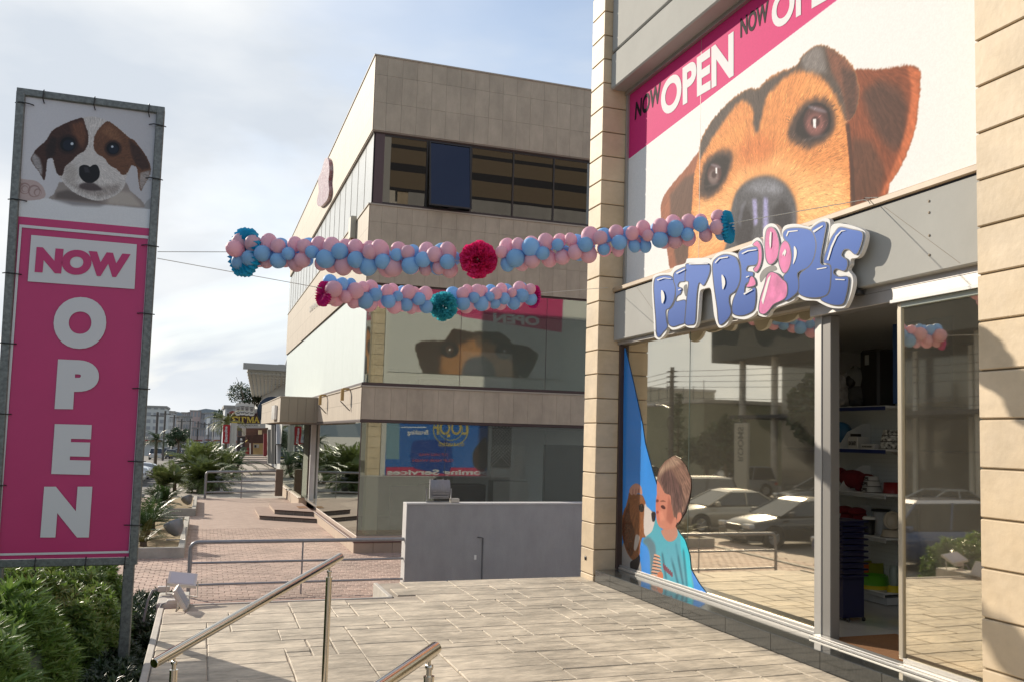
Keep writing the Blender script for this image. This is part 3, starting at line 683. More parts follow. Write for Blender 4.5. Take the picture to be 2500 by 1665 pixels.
# glazing in front of the print gives the glassy sheen
# ------------------------------------------------------------------ boy and dog window sticker
cb = crop(1500, 780, .4594); cc = crop(1380, 1050, .287); XS = 5.893
def PB(pts, cr=cc): return [(p.y, p.z) for p in (at(x, y, 'X', XS) for x, y in cr(pts))]
outl = [(50,150),(58,152),(100,330),(150,560),(163,655),(205,810),(226,880),(229,830),(240,790),(270,750),(320,720),(350,738),(380,775),(405,840),(408,890),(397,960),(378,1020),(358,1050),(342,1082),(325,1095),(345,1130),(375,1170),(400,1250),(407,1325),(450,1400),(500,1465),(410,1442),(270,1400),(135,1360),(40,1335),(45,900)]
op = PB(outl, cb)
us = [p[0] for p in op]; vs_ = [p[1] for p in op]
c = Canvas(min(us), max(us), min(vs_), max(vs_), 900, (58, 140, 222))
c.u0, c.u1 = max(us), min(us)
c.a *= (0.96+.08*vnoise(c.h, c.w, 200, 60, 9))[..., None]
P = lambda *a: PB(list(a))
c.poly(PB([(40,1335),(45,1190),(90,1200),(135,1270),(135,1365)], cb), (150, 145, 140), 1)
c.poly(P((545,530),(590,540),(650,545),(680,600),(692,645),(735,685),(768,700),(766,760),(752,850),(722,898),(690,910),(655,915),(640,980),(632,1060),(600,1105),(570,1100),(530,1045),(500,960),(486,880),(489,720),(518,640),(535,570)), (134, 84, 52), 1, 1, 5)
c.poly(P((545,600),(510,700),(488,800),(490,920),(520,1010),(560,1070),(596,960),(588,850),(560,760),(548,680)), (84, 50, 34), 3, .9, 4)
c.fur(c.mask(P((540,560),(680,600),(690,900),(600,1100),(500,1000),(490,750)), 2), P((640, 560))[0], .25, 5, 30, 5)
c.poly(P((678,625),(700,650),(738,690),(762,770),(742,860),(705,902),(675,885),(668,790),(672,700)), (206, 196, 190), 2, 1, 3)
c.poly(P((600,890),(632,900),(625,960),(600,1020),(584,1000)), (196, 188, 180), 2, .9)
c.poly(P((736,698),(768,700),(766,762),(745,775),(735,740)), (44, 34, 38), 1)
c.poly(P((628,640),(655,622),(672,655),(662,690),(635,685)), (36, 26, 24), 1)
c.poly(P((555,1120),(600,1090),(632,1060),(636,1120),(610,1190),(575,1200),(556,1170)), (26, 24, 34), 1)
c.poly(P((545,522),(558,480),(598,450),(640,468),(655,515),(652,545),(622,530),(600,552),(585,538),(568,550)), (190, 138, 118), 1)
for x in (575, 600, 622): c.poly(P((x,500),(x+5,500),(x+2,550),(x-3,550)), (120, 76, 62), 1, .7)
# boy
c.poly(PB([(226,880),(229,830),(240,788),(270,748),(320,718),(350,736),(382,773),(408,840),(411,890),(400,960),(381,1020),(361,1050),(345,1082),(325,1100),(300,1080),(250,1000)], cb), (74, 54, 50), 0); c.poly(PB([(325,1095),(348,1128),(378,1168),(403,1250),(410,1325),(405,1430),(330,1420),(300,1200)], cb), (34, 150, 172), 0)
c.poly(P((730,1275),(725,1200),(718,1060),(700,990),(662,945),(690,900),(735,860),(757,800),(770,755),(800,790),(830,880),(880,945),(930,930),(955,870),(935,800),(985,890),(1030,950),(1058,1080),(1070,1190),(1085,1370),(900,1310)), (84, 168, 186), 1)
c.poly(P((660,945),(700,905),(740,930),(770,1000),(770,1240),(730,1260),(722,1070),(700,990)), (96, 108, 118), 6, .75)
c.poly(P((985,895),(1030,952),(1058,1080),(1068,1190),(1085,1370),(1040,1350),(1010,1150),(985,1000)), (50, 196, 216), 5, .9)
for q in ((900,1100,960,1330), (940,1000,1000,1330), (820,1060,850,1250), (1000,1040,1030,1330)):
    c.poly(P((q[0],q[1]),(q[0]+16,q[1]),(q[2]+14,q[3]),(q[2],q[3])), (34, 84, 100), 5, .6)
c.poly(P((862,985),(980,985),(930,1120),(870,1080)), (86, 164, 184), 8, .6)
# printed motif: striped orange tiger-like tail, and dark red letters
for q in range(7):
    y = 1050+q*28; c.poly(P((762-q*3,y),(800+q*2,y+14),(806+q*3,y+30),(758-q*4,y+16)), (214, 160, 132), 1)
    c.poly(P((762-q*3,y+16),(802+q*2,y+30),(804+q*3,y+36),(760-q*4,y+22)), (60, 34, 36), 0)
c.poly(P((790,1210),(820,1200),(835,1240),(820,1275),(785,1260)), (206, 120, 78), 1)
for q in range(6):
    c.poly(P((832+q*14,1140+q*14),(842+q*14,1132+q*14),(850+q*13,1180+q*12),(838+q*13,1184+q*12)), (120, 50, 66), 0, .9)
c.poly(P((818,850),(880,830),(935,800),(958,880),(930,932),(882,945),(842,912)), (186, 132, 112), 1)
c.poly(P((787,415),(830,400),(900,440),(950,540),(940,600),(912,650),(930,720),(946,748),(948,790),(925,830),(860,845),(815,828),(790,798),(776,745),(771,640),(780,560),(779,480)), (196, 128, 106), 1)
c.poly(P((776,560),(800,560),(810,700),(800,790),(785,770),(772,650)), (204, 112, 92), 5, .7)
c.poly(P((812,644),(832,634),(852,652),(850,668),(828,664)), (70, 36, 34), 1, .9); c.poly(P((806,604),(832,592),(858,606),(834,606)), (104, 64, 50), 1, .8); c.paint(blur(c.mask(P((880,560),(910,640),(930,740),(900,800),(860,760),(870,640)), 0), 6), (150, 88, 74), .6); c.paint(blur(c.mask(P((790,680),(830,690),(850,760),(810,770)), 0), 5), (222, 150, 126), .6)
c.poly(P((774,590),(790,585),(796,604),(776,610)), (96, 52, 44), 1, .8)
c.poly(P((774,690),(792,684),(796,700),(778,706)), (150, 60, 60), 1, .8)
hm = P((783,405),(798,330),(848,258),(930,213),(990,248),(1042,300),(1070,400),(1071,480),(1052,570),(1012,680),(988,705),(955,730),(930,738),(915,690),(903,620),(895,552),(850,532),(822,485),(802,445),(790,430))
m = c.mask(smooth(hm), 1, 3); c.paint(m, (128, 98, 84))
c.paint(blur(c.mask(P((810,360),(900,330),(990,480),(1000,640),(940,730),(900,600),(850,530),(810,450)), 0), 8)*m, (92, 68, 64), .8)
c.paint(blur(c.mask(P((800,330),(930,215),(1000,260),(940,300),(860,330),(800,400)), 0), 8)*m, (176, 150, 128), .7)
c.fur(m, P((860, 200))[0], .42, 8, 60, 6, .8)
c.poly(P((958,705),(985,700),(990,740),(968,775),(950,780)), (196, 126, 104), 1)
mb = MB(); mb.prism([(XS, y, z) for y, z in op], (-.0015, 0, 0)); mb.uv = c.uvf(1, 2)
mb.build('window_sticker', c.material('boy_sticker_print', .2, .5), label='window sticker of a boy in a turquoise shirt nose to nose with a beagle', cat='sticker')
# ------------------------------------------------------------------ the shop sign PET PEOPLE
cs = crop(1400, 500, .3397)
sign = thing('shop_sign', 'blue bubble letter shop sign with pink paw print on a white cut-out board', 'sign', tuple(at(1800, 700, 'X', 5.60)))
def sg(name, pts, x, th, m, sm=True):
    q = [at(a, b, 'X', x) for a, b in cs(smooth(pts, 4) if sm else pts)]
    return MB().prism(q, (th, 0, 0)).build(name, m, sign)
def grow(pts, d):
    P_ = np.array(pts, float); n = len(P_); o = []
    ar = sum(P_[i-1][0]*P_[i][1]-P_[i][0]*P_[i-1][1] for i in range(n)); s = 1 if ar > 0 else -1
    for i in range(n):
        t = P_[(i+1) % n]-P_[i-1]; t /= (np.linalg.norm(t)+1e-9); o.append((P_[i][0]+s*t[1]*d, P_[i][1]-s*t[0]*d))
    return o
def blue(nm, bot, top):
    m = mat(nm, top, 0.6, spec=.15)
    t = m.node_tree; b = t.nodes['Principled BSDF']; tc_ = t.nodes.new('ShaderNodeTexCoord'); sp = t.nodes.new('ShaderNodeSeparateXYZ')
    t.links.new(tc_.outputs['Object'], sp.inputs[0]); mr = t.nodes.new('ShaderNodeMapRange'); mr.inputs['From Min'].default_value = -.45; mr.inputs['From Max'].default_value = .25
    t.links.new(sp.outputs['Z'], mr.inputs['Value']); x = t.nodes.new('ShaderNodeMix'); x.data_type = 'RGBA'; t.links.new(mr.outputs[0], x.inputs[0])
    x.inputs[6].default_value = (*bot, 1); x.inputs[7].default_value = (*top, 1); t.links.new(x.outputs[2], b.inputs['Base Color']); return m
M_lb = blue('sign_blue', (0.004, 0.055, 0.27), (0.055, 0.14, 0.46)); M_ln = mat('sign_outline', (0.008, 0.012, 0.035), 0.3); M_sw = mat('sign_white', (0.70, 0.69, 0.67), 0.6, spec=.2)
M_pk = mat('sign_pink', (0.62, 0.16, 0.34), 0.6, var=0.25, vscale=6, spec=.15)
board = [(568,540),(582,510),(620,495),(690,490),(712,470),(730,445),(800,425),(812,400),(830,388),(960,385),(985,398),(1005,382),(1040,350),(1100,340),(1160,350),(1185,362),(1200,322),(1280,285),(1288,258),(1325,238),(1352,262),(1368,300),(1362,200),(1377,160),(1412,138),(1450,145),(1480,185),(1494,235),(1502,180),(1527,150),(1600,140),(1695,160),(1742,128),(1800,100),(1835,105),(1845,140),(1838,210),(1800,405),(1785,410),(1830,300),(1850,165),(1890,138),(1950,140),(2020,158),(2080,183),(2100,212),(2095,270),(2070,345),(2040,382),(1995,392),(1990,430),(1972,468),(2002,510),(2010,560),(1995,640),(1962,722),(1930,745),(1850,742),(1780,712),(1740,692),(1660,688),(1610,662),(1580,690),(1520,718),(1450,742),(1418,762),(1395,800),(1365,808),(1332,795),(1322,765),(1290,800),(1230,825),(1160,815),(1132,800),(1105,860),(1060,885),(1035,870),(1012,800),(1000,700),(985,605),(945,605),(912,620),(903,680),(898,760),(888,850),(865,885),(820,882),(800,870),(760,890),(710,900),(682,880),(660,930),(620,968),(592,960),(580,930),(575,800),(565,640)]
sg('backing_board', board, 5.612, .045, M_sw)
fr = [(1340,510),(1375,460),(1440,438),(1462,470),(1400,490),(1372,530),(1345,560)]
sg('dark_gap', fr, 5.6105, .001, M_black); sg('dark_gap', [(792,592),(816,578),(812,655),(800,650)], 5.6105, .001, M_black)
LT = [
 ('letter_p', [(585,545),(600,525),(650,513),(700,520),(725,560),(730,620),(718,690),(690,740),(662,762),(665,830),(672,880),(640,920),(615,950),(600,930),(595,830),(585,700),(580,600)], M_lb),
 ('letter_e', [(722,545),(724,500),(750,475),(806,453),(810,500),(800,548),(762,556),(748,590),(776,606),(768,640),(742,660),(738,700),(800,690),(805,740),(802,840),(760,862),(712,875),(685,850),(684,770),(715,735),(735,680),(736,600)], M_lb),
 ('letter_t', [(815,430),(900,432),(970,430),(979,470),(966,520),(935,580),(905,560),(890,600),(882,680),(878,770),(870,850),(842,862),(806,855),(810,760),(820,650),(830,560),(806,545),(810,470)], M_lb),
 ('letter_e', [(1188,352),(1240,320),(1325,310),(1332,370),(1312,430),(1255,440),(1242,480),(1290,492),(1275,540),(1235,575),(1232,640),(1300,598),(1308,640),(1303,720),(1285,765),(1220,795),(1160,790),(1143,760),(1150,690),(1180,620),(1205,540),(1206,440)], M_lb),
 ('letter_p', [(1005,420),(1030,388),(1080,363),(1140,370),(1175,400),(1195,480),(1190,560),(1160,620),(1122,650),(1115,700),(1130,770),(1108,820),(1060,862),(1045,840),(1035,740),(1015,600),(1003,480)], M_lb),
 ('paw_toe', [(1292,290),(1320,265),(1345,300),(1352,380),(1337,450),(1312,485),(1297,465),(1325,430),(1332,370),(1325,310)], M_pk),
 ('paw_toe', [(1276,520),(1298,535),(1305,578),(1245,592),(1262,560)], M_pk),
 ('paw_toe', [(1378,300),(1384,210),(1400,172),(1430,168),(1460,210),(1476,290),(1466,370),(1440,415),(1410,428),(1387,392)], M_pk),
 ('letter_e', [(1880,205),(1915,167),(1990,180),(2072,203),(2066,280),(2030,357),(1982,322),(1942,325),(1925,370),(1962,400),(1966,440),(1945,475),(1885,460),(1866,495),(1905,522),(1968,522),(1972,570),(1955,660),(1930,715),(1855,717),(1780,682),(1830,650),(1850,590),(1852,440),(1800,412),(1832,300),(1857,240)], M_lb),
 ('letter_l', [(1712,182),(1760,140),(1800,127),(1813,150),(1800,230),(1772,420),(1838,438),(1846,500),(1838,600),(1813,650),(1740,668),(1660,660),(1618,630),(1620,570),(1632,500),(1680,458),(1732,380),(1746,290),(1732,220)], M_lb),
 ('letter_p', [(1508,225),(1530,182),(1600,170),(1680,180),(1720,210),(1740,290),(1722,390),(1682,450),(1610,490),(1616,560),(1610,620),(1570,662),(1520,688),(1530,600),(1512,520),(1545,480),(1560,400),(1545,300)], M_lb),
 ('paw_toe', [(1480,350),(1495,292),(1520,265),(1547,290),(1563,360),(1556,430),(1535,480),(1510,490),(1487,450),(1477,400)], M_pk),
 ('paw_pad', [(1385,545),(1392,510),(1420,488),(1460,500),(1498,538),(1530,570),(1533,640),(1510,680),(1440,715),(1400,762),(1370,785),(1340,775),(1336,730),(1350,660),(1370,600)], M_pk)]
lx = 5.609
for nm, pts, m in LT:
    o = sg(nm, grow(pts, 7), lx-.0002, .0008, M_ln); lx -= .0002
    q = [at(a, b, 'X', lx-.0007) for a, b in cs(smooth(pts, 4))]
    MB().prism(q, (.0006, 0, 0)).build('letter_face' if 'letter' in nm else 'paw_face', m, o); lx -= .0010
hlx = lx-.0015
for pts in ([(630,618),(648,632),(655,675),(640,712),(632,690)], [(1065,505),(1085,530),(1090,572),(1073,612),(1067,570)], [(1585,300),(1604,330),(1600,382),(1578,432),(1584,370)]):
    q = [at(a, b, 'X', hlx) for a, b in cs(smooth(pts, 3))]; MB().prism(q, (.001, 0, 0)).build('white_counter', M_sw, sign)
for pts in ([(600,540),(650,525),(700,532),(702,537),(650,531),(604,548)], [(738,492),(800,462),(801,469),(742,500)], [(828,424),(965,424),(965,430),(830,432)], [(1015,418),(1045,384),(1110,374),(1110,382),(1050,392),(1020,424)],
            [(1208,352),(1250,330),(1315,322),(1315,329),(1255,338),(1212,358)], [(1408,240),(1415,195),(1424,200),(1420,300),(1412,320),(1408,280)], [(1527,228),(1540,192),(1612,185),(1612,192),(1548,200),(1535,230)],
            [(1720,190),(1790,150),(1792,158),(1728,204)], [(1820,400),(1850,300),(1885,225),(1925,186),(1960,188),(1925,196),(1895,232),(1860,310),(1832,402)], [(1748,462),(1818,450),(1818,457),(1750,469)],
            [(1880,535),(1950,538),(1948,545),(1885,542)], [(1502,352),(1522,318),(1530,340),(1518,375),(1511,356),(1504,372)], [(1352,690),(1370,620),(1398,530),(1420,505),(1405,560),(1385,640),(1362,720)], [(1240,520),(1262,512),(1262,518),(1240,528)], [(1222,640),(1285,608),(1285,616),(1226,650)], [(752,612),(772,606),(772,611),(753,619)]):
    q = [at(a, b, 'X', hlx) for a, b in cs(pts)]; MB().prism(q, (.001, 0, 0)).build('highlight', M_sw, sign)
# ------------------------------------------------------------------ street banner on the left
YS = 10.83
c1 = crop(0, 200, .3189); c2 = crop(0, 500, .574)
def S3(pts, cr): return [at(x, y, 'Y', YS) for x, y in cr(pts)]
sgn = thing('advertising_banner', 'tall pink and white street banner with a puppy in a galvanised tube frame', 'banner', (-1.25, YS, G0))
xl, xr, zt, zb = -1.865, -.605, 5.42, .735
fr_ = sgn
def fpt(x, y): return at(x, y, 'Y', YS)
TL = fpt(54, 226); TR = fpt(404, 274); BR_ = fpt(334, 1372); BL_ = fpt(-6, 1377)
TL = Vector((-1.925, YS, 5.47)); TR = Vector((-.615, YS, 5.47)); BR_ = Vector((-.615, YS, .735)); BL_ = Vector((-1.87, YS, .735))
def sq(a, b, h=.04, ext=0):
    a = Vector(a); b = Vector(b); d = (b-a).normalized(); n = Vector((0, 1, 0)); u = d.cross(n); a = a-d*ext; b = b+d*ext
    m = MB(); c_ = .008
    pr = [(-h, -h+c_), (-h+c_, -h), (h-c_, -h), (h, -h+c_), (h, h-c_), (h-c_, h), (-h+c_, h), (-h, h-c_)]
    A = [a+u*p+n*q for p, q in pr]; B = [b+u*p+n*q for p, q in pr]
    m.add(A+B, [(i, (i+1) % 8, 8+(i+1) % 8, 8+i) for i in range(8)]+[tuple(range(7, -1, -1)), tuple(range(8, 16))]); return m
sq(TL, TR, .038, .038).build('frame_tube', M_galv, sgn); sq(BL_, BR_, .038, .038).build('frame_tube', M_galv, sgn)
sq(TL, (-1.87, YS, .7), .041).build('frame_tube', M_galv, sgn); sq(TR, (-.615, YS, .7), .041).build('frame_tube', M_galv, sgn)
sq((-.65, YS+.02, .70), (-.65, YS+.02, -1.0), .052).build('post', M_galv, sgn); sq((-1.83, YS+.02, .70), (-1.83, YS+.02, -1.0), .05).build('post', M_galv, sgn)
# printed sheet
X0, X1, Z0, Z1 = -1.90, -.65, .775, 5.43
sht = MB(); ns_ = 30
cv = Canvas(-1.95, -.60, 3.85, 5.50, 900, (196, 196, 202))
def PP(pts): return [(p.x, p.z) for p in S3(pts, c1)]
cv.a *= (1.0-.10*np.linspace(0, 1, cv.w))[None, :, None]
Q = lambda *a: PP(list(a))
cv.poly(Q((120,905),(380,895),(700,940),(1210,985),(1210,1130),(120,1040)), (206, 208, 212), 1, curve=False)
cv.paint(blur(cv.mask(Q((380,895),(600,905),(820,940),(760,960),(560,950)), 0), 8), (120, 116, 118), .8)
# rose and paw
cv.poly(Q((135,760),(200,752),(280,765),(330,810),(350,870),(320,900),(240,912),(160,915),(130,905)), (176, 158, 156), 1, 1, 3)
for rx, ry, rr in ((190, 820, 44), (190, 822, 26), (262, 840, 48), (150, 800, 26), (290, 850, 30)):
    cv.paint(cv.mask(smooth(Q(*[(rx+rr*math.cos(t), ry+rr*math.sin(t)) for t in np.linspace(0, 6.28, 9)[:-1]])), 1)-cv.mask(smooth(Q(*[(rx+rr*.8*math.cos(t)+3, ry+rr*.8*math.sin(t)+3) for t in np.linspace(0, 6.28, 9)[:-1]])), 1), (132, 108, 106), .7)
cv.poly(Q((1100,968),(1115,930),(1150,895),(1215,868),(1215,1015),(1180,985)), (150, 150, 152), 1, 1, 3)
cv.paint(blur(cv.mask(Q((1150,930),(1215,900),(1215,1010),(1180,985)), 0), 6), (112, 110, 112), .6)
# body
cv.poly(Q((380,897),(410,865),(440,805),(480,770),(700,840),(940,770),(1000,840),(1070,900),(1100,965),(900,948),(700,935),(540,917)), (140, 132, 128), 2, 1, 6)
cv.paint(blur(cv.mask(Q((820,940),(830,890),(920,840),(1000,850),(1090,960)), 0), 10), (176, 168, 160), .8)
cv.paint(blur(cv.mask(Q((430,850),(520,830),(700,900),(810,935),(600,915),(420,895)), 0), 8), (82, 74, 72), .75)
# head
hd_ = Q((400,560),(410,400),(460,345),(540,305),(635,278),(720,270),(820,303),(900,350),(985,430),(1008,540),(1000,660),(965,740),(955,800),(905,860),(830,898),(740,914),(650,890),(560,845),(500,792),(468,745),(430,690),(408,640))
hm = cv.mask(smooth(hd_), 1, 5); cv.paint(hm, (190, 186, 184))
cv.paint(blur(cv.mask(Q((500,760),(620,850),(760,890),(900,850),(930,780),(800,800),(620,800)), 0), 12)*hm, (136, 128, 124), .75)
cv.paint(blur(cv.mask(Q((480,660),(560,620),(600,700),(580,780),(500,760)), 0), 12)*hm, (160, 154, 150), .8)
lp = cv.mask(smooth(Q((410,370),(460,342),(540,305),(632,280),(652,330),(675,400),(676,470),(650,530),(600,560),(552,608),(498,655),(478,720),(440,708),(418,645),(404,592),(366,595),(356,660),(346,745),(330,750),(298,690),(258,640),(239,585),(285,512),(350,455),(386,398))), 1, 6)
cv.paint(lp, (62, 40, 34))
cv.paint(blur(cv.mask(Q((540,330),(640,300),(665,420),(640,520),(600,470),(560,400)), 0), 10)*lp, (104, 68, 50), .85)
cv.paint(blur(cv.mask(Q((395,420),(440,440),(420,560),(360,600),(350,520)), 0), 8)*lp, (34, 26, 26), .8)
cv.paint(blur(cv.mask(Q((239,585),(262,548),(305,590),(325,660),(322,730),(298,692),(258,640)), 0), 5)*lp, (150, 148, 150), .9)
rp = cv.mask(smooth(Q((822,306),(760,360),(726,420),(718,500),(740,550),(800,590),(838,640),(900,678),(936,716),(975,702),(996,660),(1012,642),(1050,668),(1060,760),(1078,842),(1100,800),(1145,720),(1152,650),(1112,560),(1060,490),(1025,448),(985,428),(930,378),(880,338))), 1, 6)
cv.paint(rp, (98, 66, 48))
cv.paint(blur(cv.mask(Q((985,440),(1060,500),(1120,580),(1150,660),(1090,680),(1040,640),(1005,560)), 0), 6)*rp, (56, 40, 36), .85)
cv.paint(blur(cv.mask(Q((1075,700),(1150,680),(1140,740),(1100,800),(1080,842),(1066,770)), 0), 4)*rp, (152, 146, 144), .9)
cv.paint(blur(cv.mask(Q((760,380),(830,330),(900,380),(940,480),(860,440)), 0), 12)*rp, (122, 86, 62), .8)
cv.fur(np.clip(hm+lp+rp, 0, 1), Q((700, 600))[0], .22, 9, 16, 4)
for ex, ey, er, hx, hy in ((520, 482, 56, 552, 478), (865, 513, 46, 860, 500)):
    C_ = lambda r, ox=0, oy=0: smooth(Q(*[(ex+ox+r*1.05*math.cos(t), ey+oy+r*math.sin(t)) for t in np.linspace(0, 6.28, 11)[:-1]]))
    cv.paint(cv.mask(C_(er*1.35), 5), (36, 24, 24), .75); cv.paint(cv.mask(C_(er), 1), (8, 8, 14)); cv.paint(cv.mask(C_(er*.75, 4, 6), 3), (28, 40, 60), .6)
    cv.paint(cv.mask(C_(er*.2, hx-ex, hy-ey), 1), (190, 200, 210), .95)
cv.poly(Q((606,690),(610,655),(640,640),(672,645),(690,655),(715,640),(745,645),(764,690),(756,740),(715,775),(675,780),(636,760),(610,725)), (18, 16, 20), 1)
cv.paint(blur(cv.mask(Q((640,655),(675,655),(690,700),(650,700)), 0), 4), (60, 58, 66), .7)
cv.poly(Q((610,790),(660,775),(720,780),(770,815),(780,832),(700,838),(620,820)), (62, 52, 54), 5, .85)
a0 = Vector((-1.90, YS-.012, 4.28))
wt = S3([(119, 1035), (1203, 1127)], c1); zl, zr = wt[0].z, wt[1].z
zm = (zl+zr)/2
def sheet(z0, z1):
    m = MB(); nx_, nz_ = 14, 16
    for j in range(nz_+1):
        for i in range(nx_+1):
            x = X0+(X1-X0)*i/nx_; z = z0+(z1-z0)*j/nz_
            m.v.append((x, YS-.006+.004*math.sin(x*9+z*2)*math.sin(z*3), z))
    for j in range(nz_):
        for i in range(nx_): a = j*(nx_+1)+i; m.f.append((a, a+1, a+nx_+2, a+nx_+1)); m.m.append(0); m.sm.append(True)
    return m
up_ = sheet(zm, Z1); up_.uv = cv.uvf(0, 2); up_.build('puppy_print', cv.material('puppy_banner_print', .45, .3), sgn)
M_pink = mat('pink_vinyl', (0.46, 0.022, 0.135), 0.42, var=0.03); M_vw = mat('white_vinyl', (0.58, 0.58, 0.60), 0.45)
sheet(Z0, zm).build('pink_sheet', M_pink, sgn)
YL = YS-.016
def L3(p, cr=c2): return [at(x, y, 'Y', YL) for x, y in cr(p)]
def flat(name, pts, m, off=0.0, cr=c2):
    q = [Vector((p.x, p.y-off, p.z)) for p in L3(pts, cr)]; return MB().prism(q, (0, .001, 0)).build(name, m, sgn)
o_ = [(83,85),(641,135),(557,1479),(-20,1491)]; i_ = [(93,98),(630,146),(547,1470),(-8,1481)]
O3 = L3(o_); I3 = L3(i_); mb = MB()
mb.add([*O3, *I3], [(k, (k+1) % 4, 4+(k+1) % 4, 4+k) for k in range(4)]); mb.build('white_border', M_vw, sgn)
flat('white_box', [(133,130),(582,170),(572,360),(118,327)], M_vw)
def tqs(s, pts, m, off, bold):
    q = [Vector((p.x, p.y-off, p.z)) for p in L3(pts)]; text_quad('lettering', s, *q, m, sgn, bold)
tqs('NOW', [(147,289),(540,313),(556,211),(156,180)], M_pink, .004, .07)
tqs('O', [(226,612),(450,612),(454,394),(230,394)], M_vw, .002, .075)
tqs('P', [(232,867),(415,870),(424,664),(247,656)], M_vw, .002, .075)
tqs('E', [(218,1143),(382,1147),(393,935),(233,931)], M_vw, .002, .075)
tqs('N', [(171,1413),(378,1413),(393,1197),(188,1197)], M_vw, .002, .075)
def tie(p, horizontal=True):
    p = Vector(p); m = MB()
    if horizontal: m.tube([p+Vector((-.09, -.02, 0)), p+Vector((-.045, -.055, .003)), p+Vector((.045, -.055, -.003)), p+Vector((.075, -.01, .0))], .006, 6)
    else: m.tube([p+Vector((0, -.02, .05)), p+Vector((.003, -.055, .035)), p+Vector((-.003, -.055, -.045)), p+Vector((.01, -.02, -.09))], .006, 6)
    m.build('cable_tie', M_black, sgn)
for z in (5.3, 4.72, 4.0, 3.28, 2.5, 1.75, 1.1): tie((-.63, YS, z))
for z in (5.35, 4.35, 3.6, 2.9, 2.2, 1.5): tie((-1.88, YS, z))
for x in (-1.72, -1.25, -.73): tie((x, YS, 5.47), False)
for x in (-1.5, -1.05, -.69): tie((x, YS, .735), False)
# ------------------------------------------------------------------ hedges
M_leaf = mat('hedge_leaf', (0.10, 0.19, 0.03), 0.36, vscale=9, col2=(0.22, 0.32, 0.075), spec=0.6, trans=0.3)
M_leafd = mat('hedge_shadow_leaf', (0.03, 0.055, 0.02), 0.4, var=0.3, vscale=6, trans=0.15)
M_stem = mat('hedge_stem', (0.08, 0.06, 0.04), 0.9)
def leaf(vs, fs, p, d, up, ln, wd):
    s_ = d.cross(up).normalized()*wd; b = len(vs); n = up*(wd*.35)
    vs += [p, p+d*ln*.45+s_-n*0, p+d*ln-up*ln*.12, p+d*ln*.45-s_, p+d*ln*.45-n]
    fs += [(b, b+1, b+4), (b+1, b+2, b+4), (b, b+4, b+3), (b+4, b+2, b+3)]
def hedge(name, x0, x1, y0, y1, ztop, label, dens, seed, lnr=(.07, .12), rnd=.45, m=None, group=None):
    R = random.Random(seed); vs = []; fs = []
    cx, cy = (x0+x1)/2, (y0+y1)/2; hx, hy = (x1-x0)/2, (y1-y0)/2; zb_ = G0; H = ztop-zb_
    area = 4*hx*hy+2*(hx+hy)*2*H*.7; n = int(area*dens)
    for _ in range(n):
        # random direction on a superellipsoid
        while True:
            u = R.uniform(-1, 1); v = R.uniform(-1, 1); w_ = R.uniform(0, 1)
            if max(abs(u), abs(v), w_) > .86: break
        e = 3.2; r = (abs(u)**e+abs(v)**e+abs(w_)**e)**(1/e); q = R.choice((1, 1, 1, .95, .88)); s_ = q/r
        bump_ = 1+.05*math.sin(u*9+seed)+.05*math.sin(v*11+2*seed)+.03*math.sin(u*23+v*17)
        p = Vector((cx+hx*u*s_*bump_, cy+hy*v*s_*bump_, zb_+H*w_*s_*bump_))
        nrm = Vector((u/hx*.8, v/hy*.8, max(w_, .15)/H*2.0)).normalized()
        nrm = (nrm+Vector((R.uniform(-.3, .3), R.uniform(-.3, .3), R.uniform(.1, .6)))).normalized()
        a = nrm.orthogonal().normalized(); b = nrm.cross(a)
        k = R.randint(6, 9); ph = R.uniform(0, 6)
        for i in range(k):
            t = ph+2*math.pi*i/k; el = R.uniform(.15, 1.1)
            d = (a*math.cos(t)+b*math.sin(t))*math.cos(el)+nrm*math.sin(el); upn = (nrm*math.cos(el)-(a*math.cos(t)+b*math.sin(t))*math.sin(el))
            leaf(vs, fs, p+nrm*R.uniform(-.03, .03), d, upn, R.uniform(*lnr), R.uniform(.012, .020))
    t = thing(name, label, 'hedge', (cx, cy, G0), group)
    mb = MB(); mb.v = [tuple(v) for v in vs]; mb.f = fs; mb.m = [0]*len(fs); mb.sm = [False]*len(fs)
    o = mb.build('foliage', m or M_leaf, t)
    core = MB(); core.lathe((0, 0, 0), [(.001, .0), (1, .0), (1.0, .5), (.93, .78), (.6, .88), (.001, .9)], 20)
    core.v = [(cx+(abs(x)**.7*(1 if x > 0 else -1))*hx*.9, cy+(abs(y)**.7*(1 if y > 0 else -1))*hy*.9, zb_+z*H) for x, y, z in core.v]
    core.build('branches', M_leafd, t)  # solid dark core, the shade between the leaves put into its colour
    return t
hedge('hedge', -3.4, -.86, 5.2, 10.35, .74, 'bushy green hedge with narrow leaves in the left foreground below the street banner', 470, 2, (.10, .16))
hedge('hedge', -3.6, -.85, 11.15, 12.7, .42, 'dark shaded hedge row directly behind the street banner', 420, 5)
hedge('hedge', -3.0, -.80, 12.8, 14.6, .38, 'leafy hedge end showing right of the banner post before the paved forecourt', 420, 8)
hedge('filler_shrub', -.95, -.16, 13.3, 16.6, -.42, 'dark low filler shrub beyond the concrete block beside the red pavement', 380, 14, m=M_leafd)  # filler shrub with dark leaves covering the bare ground
MB().box(TX0-.08, 5.4, 13.7, 17.4, G0-.12, G0-.04).build('lower_yard', mat('dark_yard', (.05, .045, .04), .9), kind='structure')
hedge('filler_shrub', -1.0, -.42, 7.2, 12.2, -.30, 'low filler shrub with leaves darkened for the shade between the banner post and the terrace edge', 420, 12, m=M_leafd)  # added filler, its dark leaf colour stands for the deep shade here
MB().box(-6, TX0-.08, 3, 17.5, G0-.12, G0-.03).build('planting_bed', mat('shade_soil', (0.022, 0.016, 0.011), 0.95, var=0.3), kind='structure')  # soil coloured near-black, deep shade put into its colour
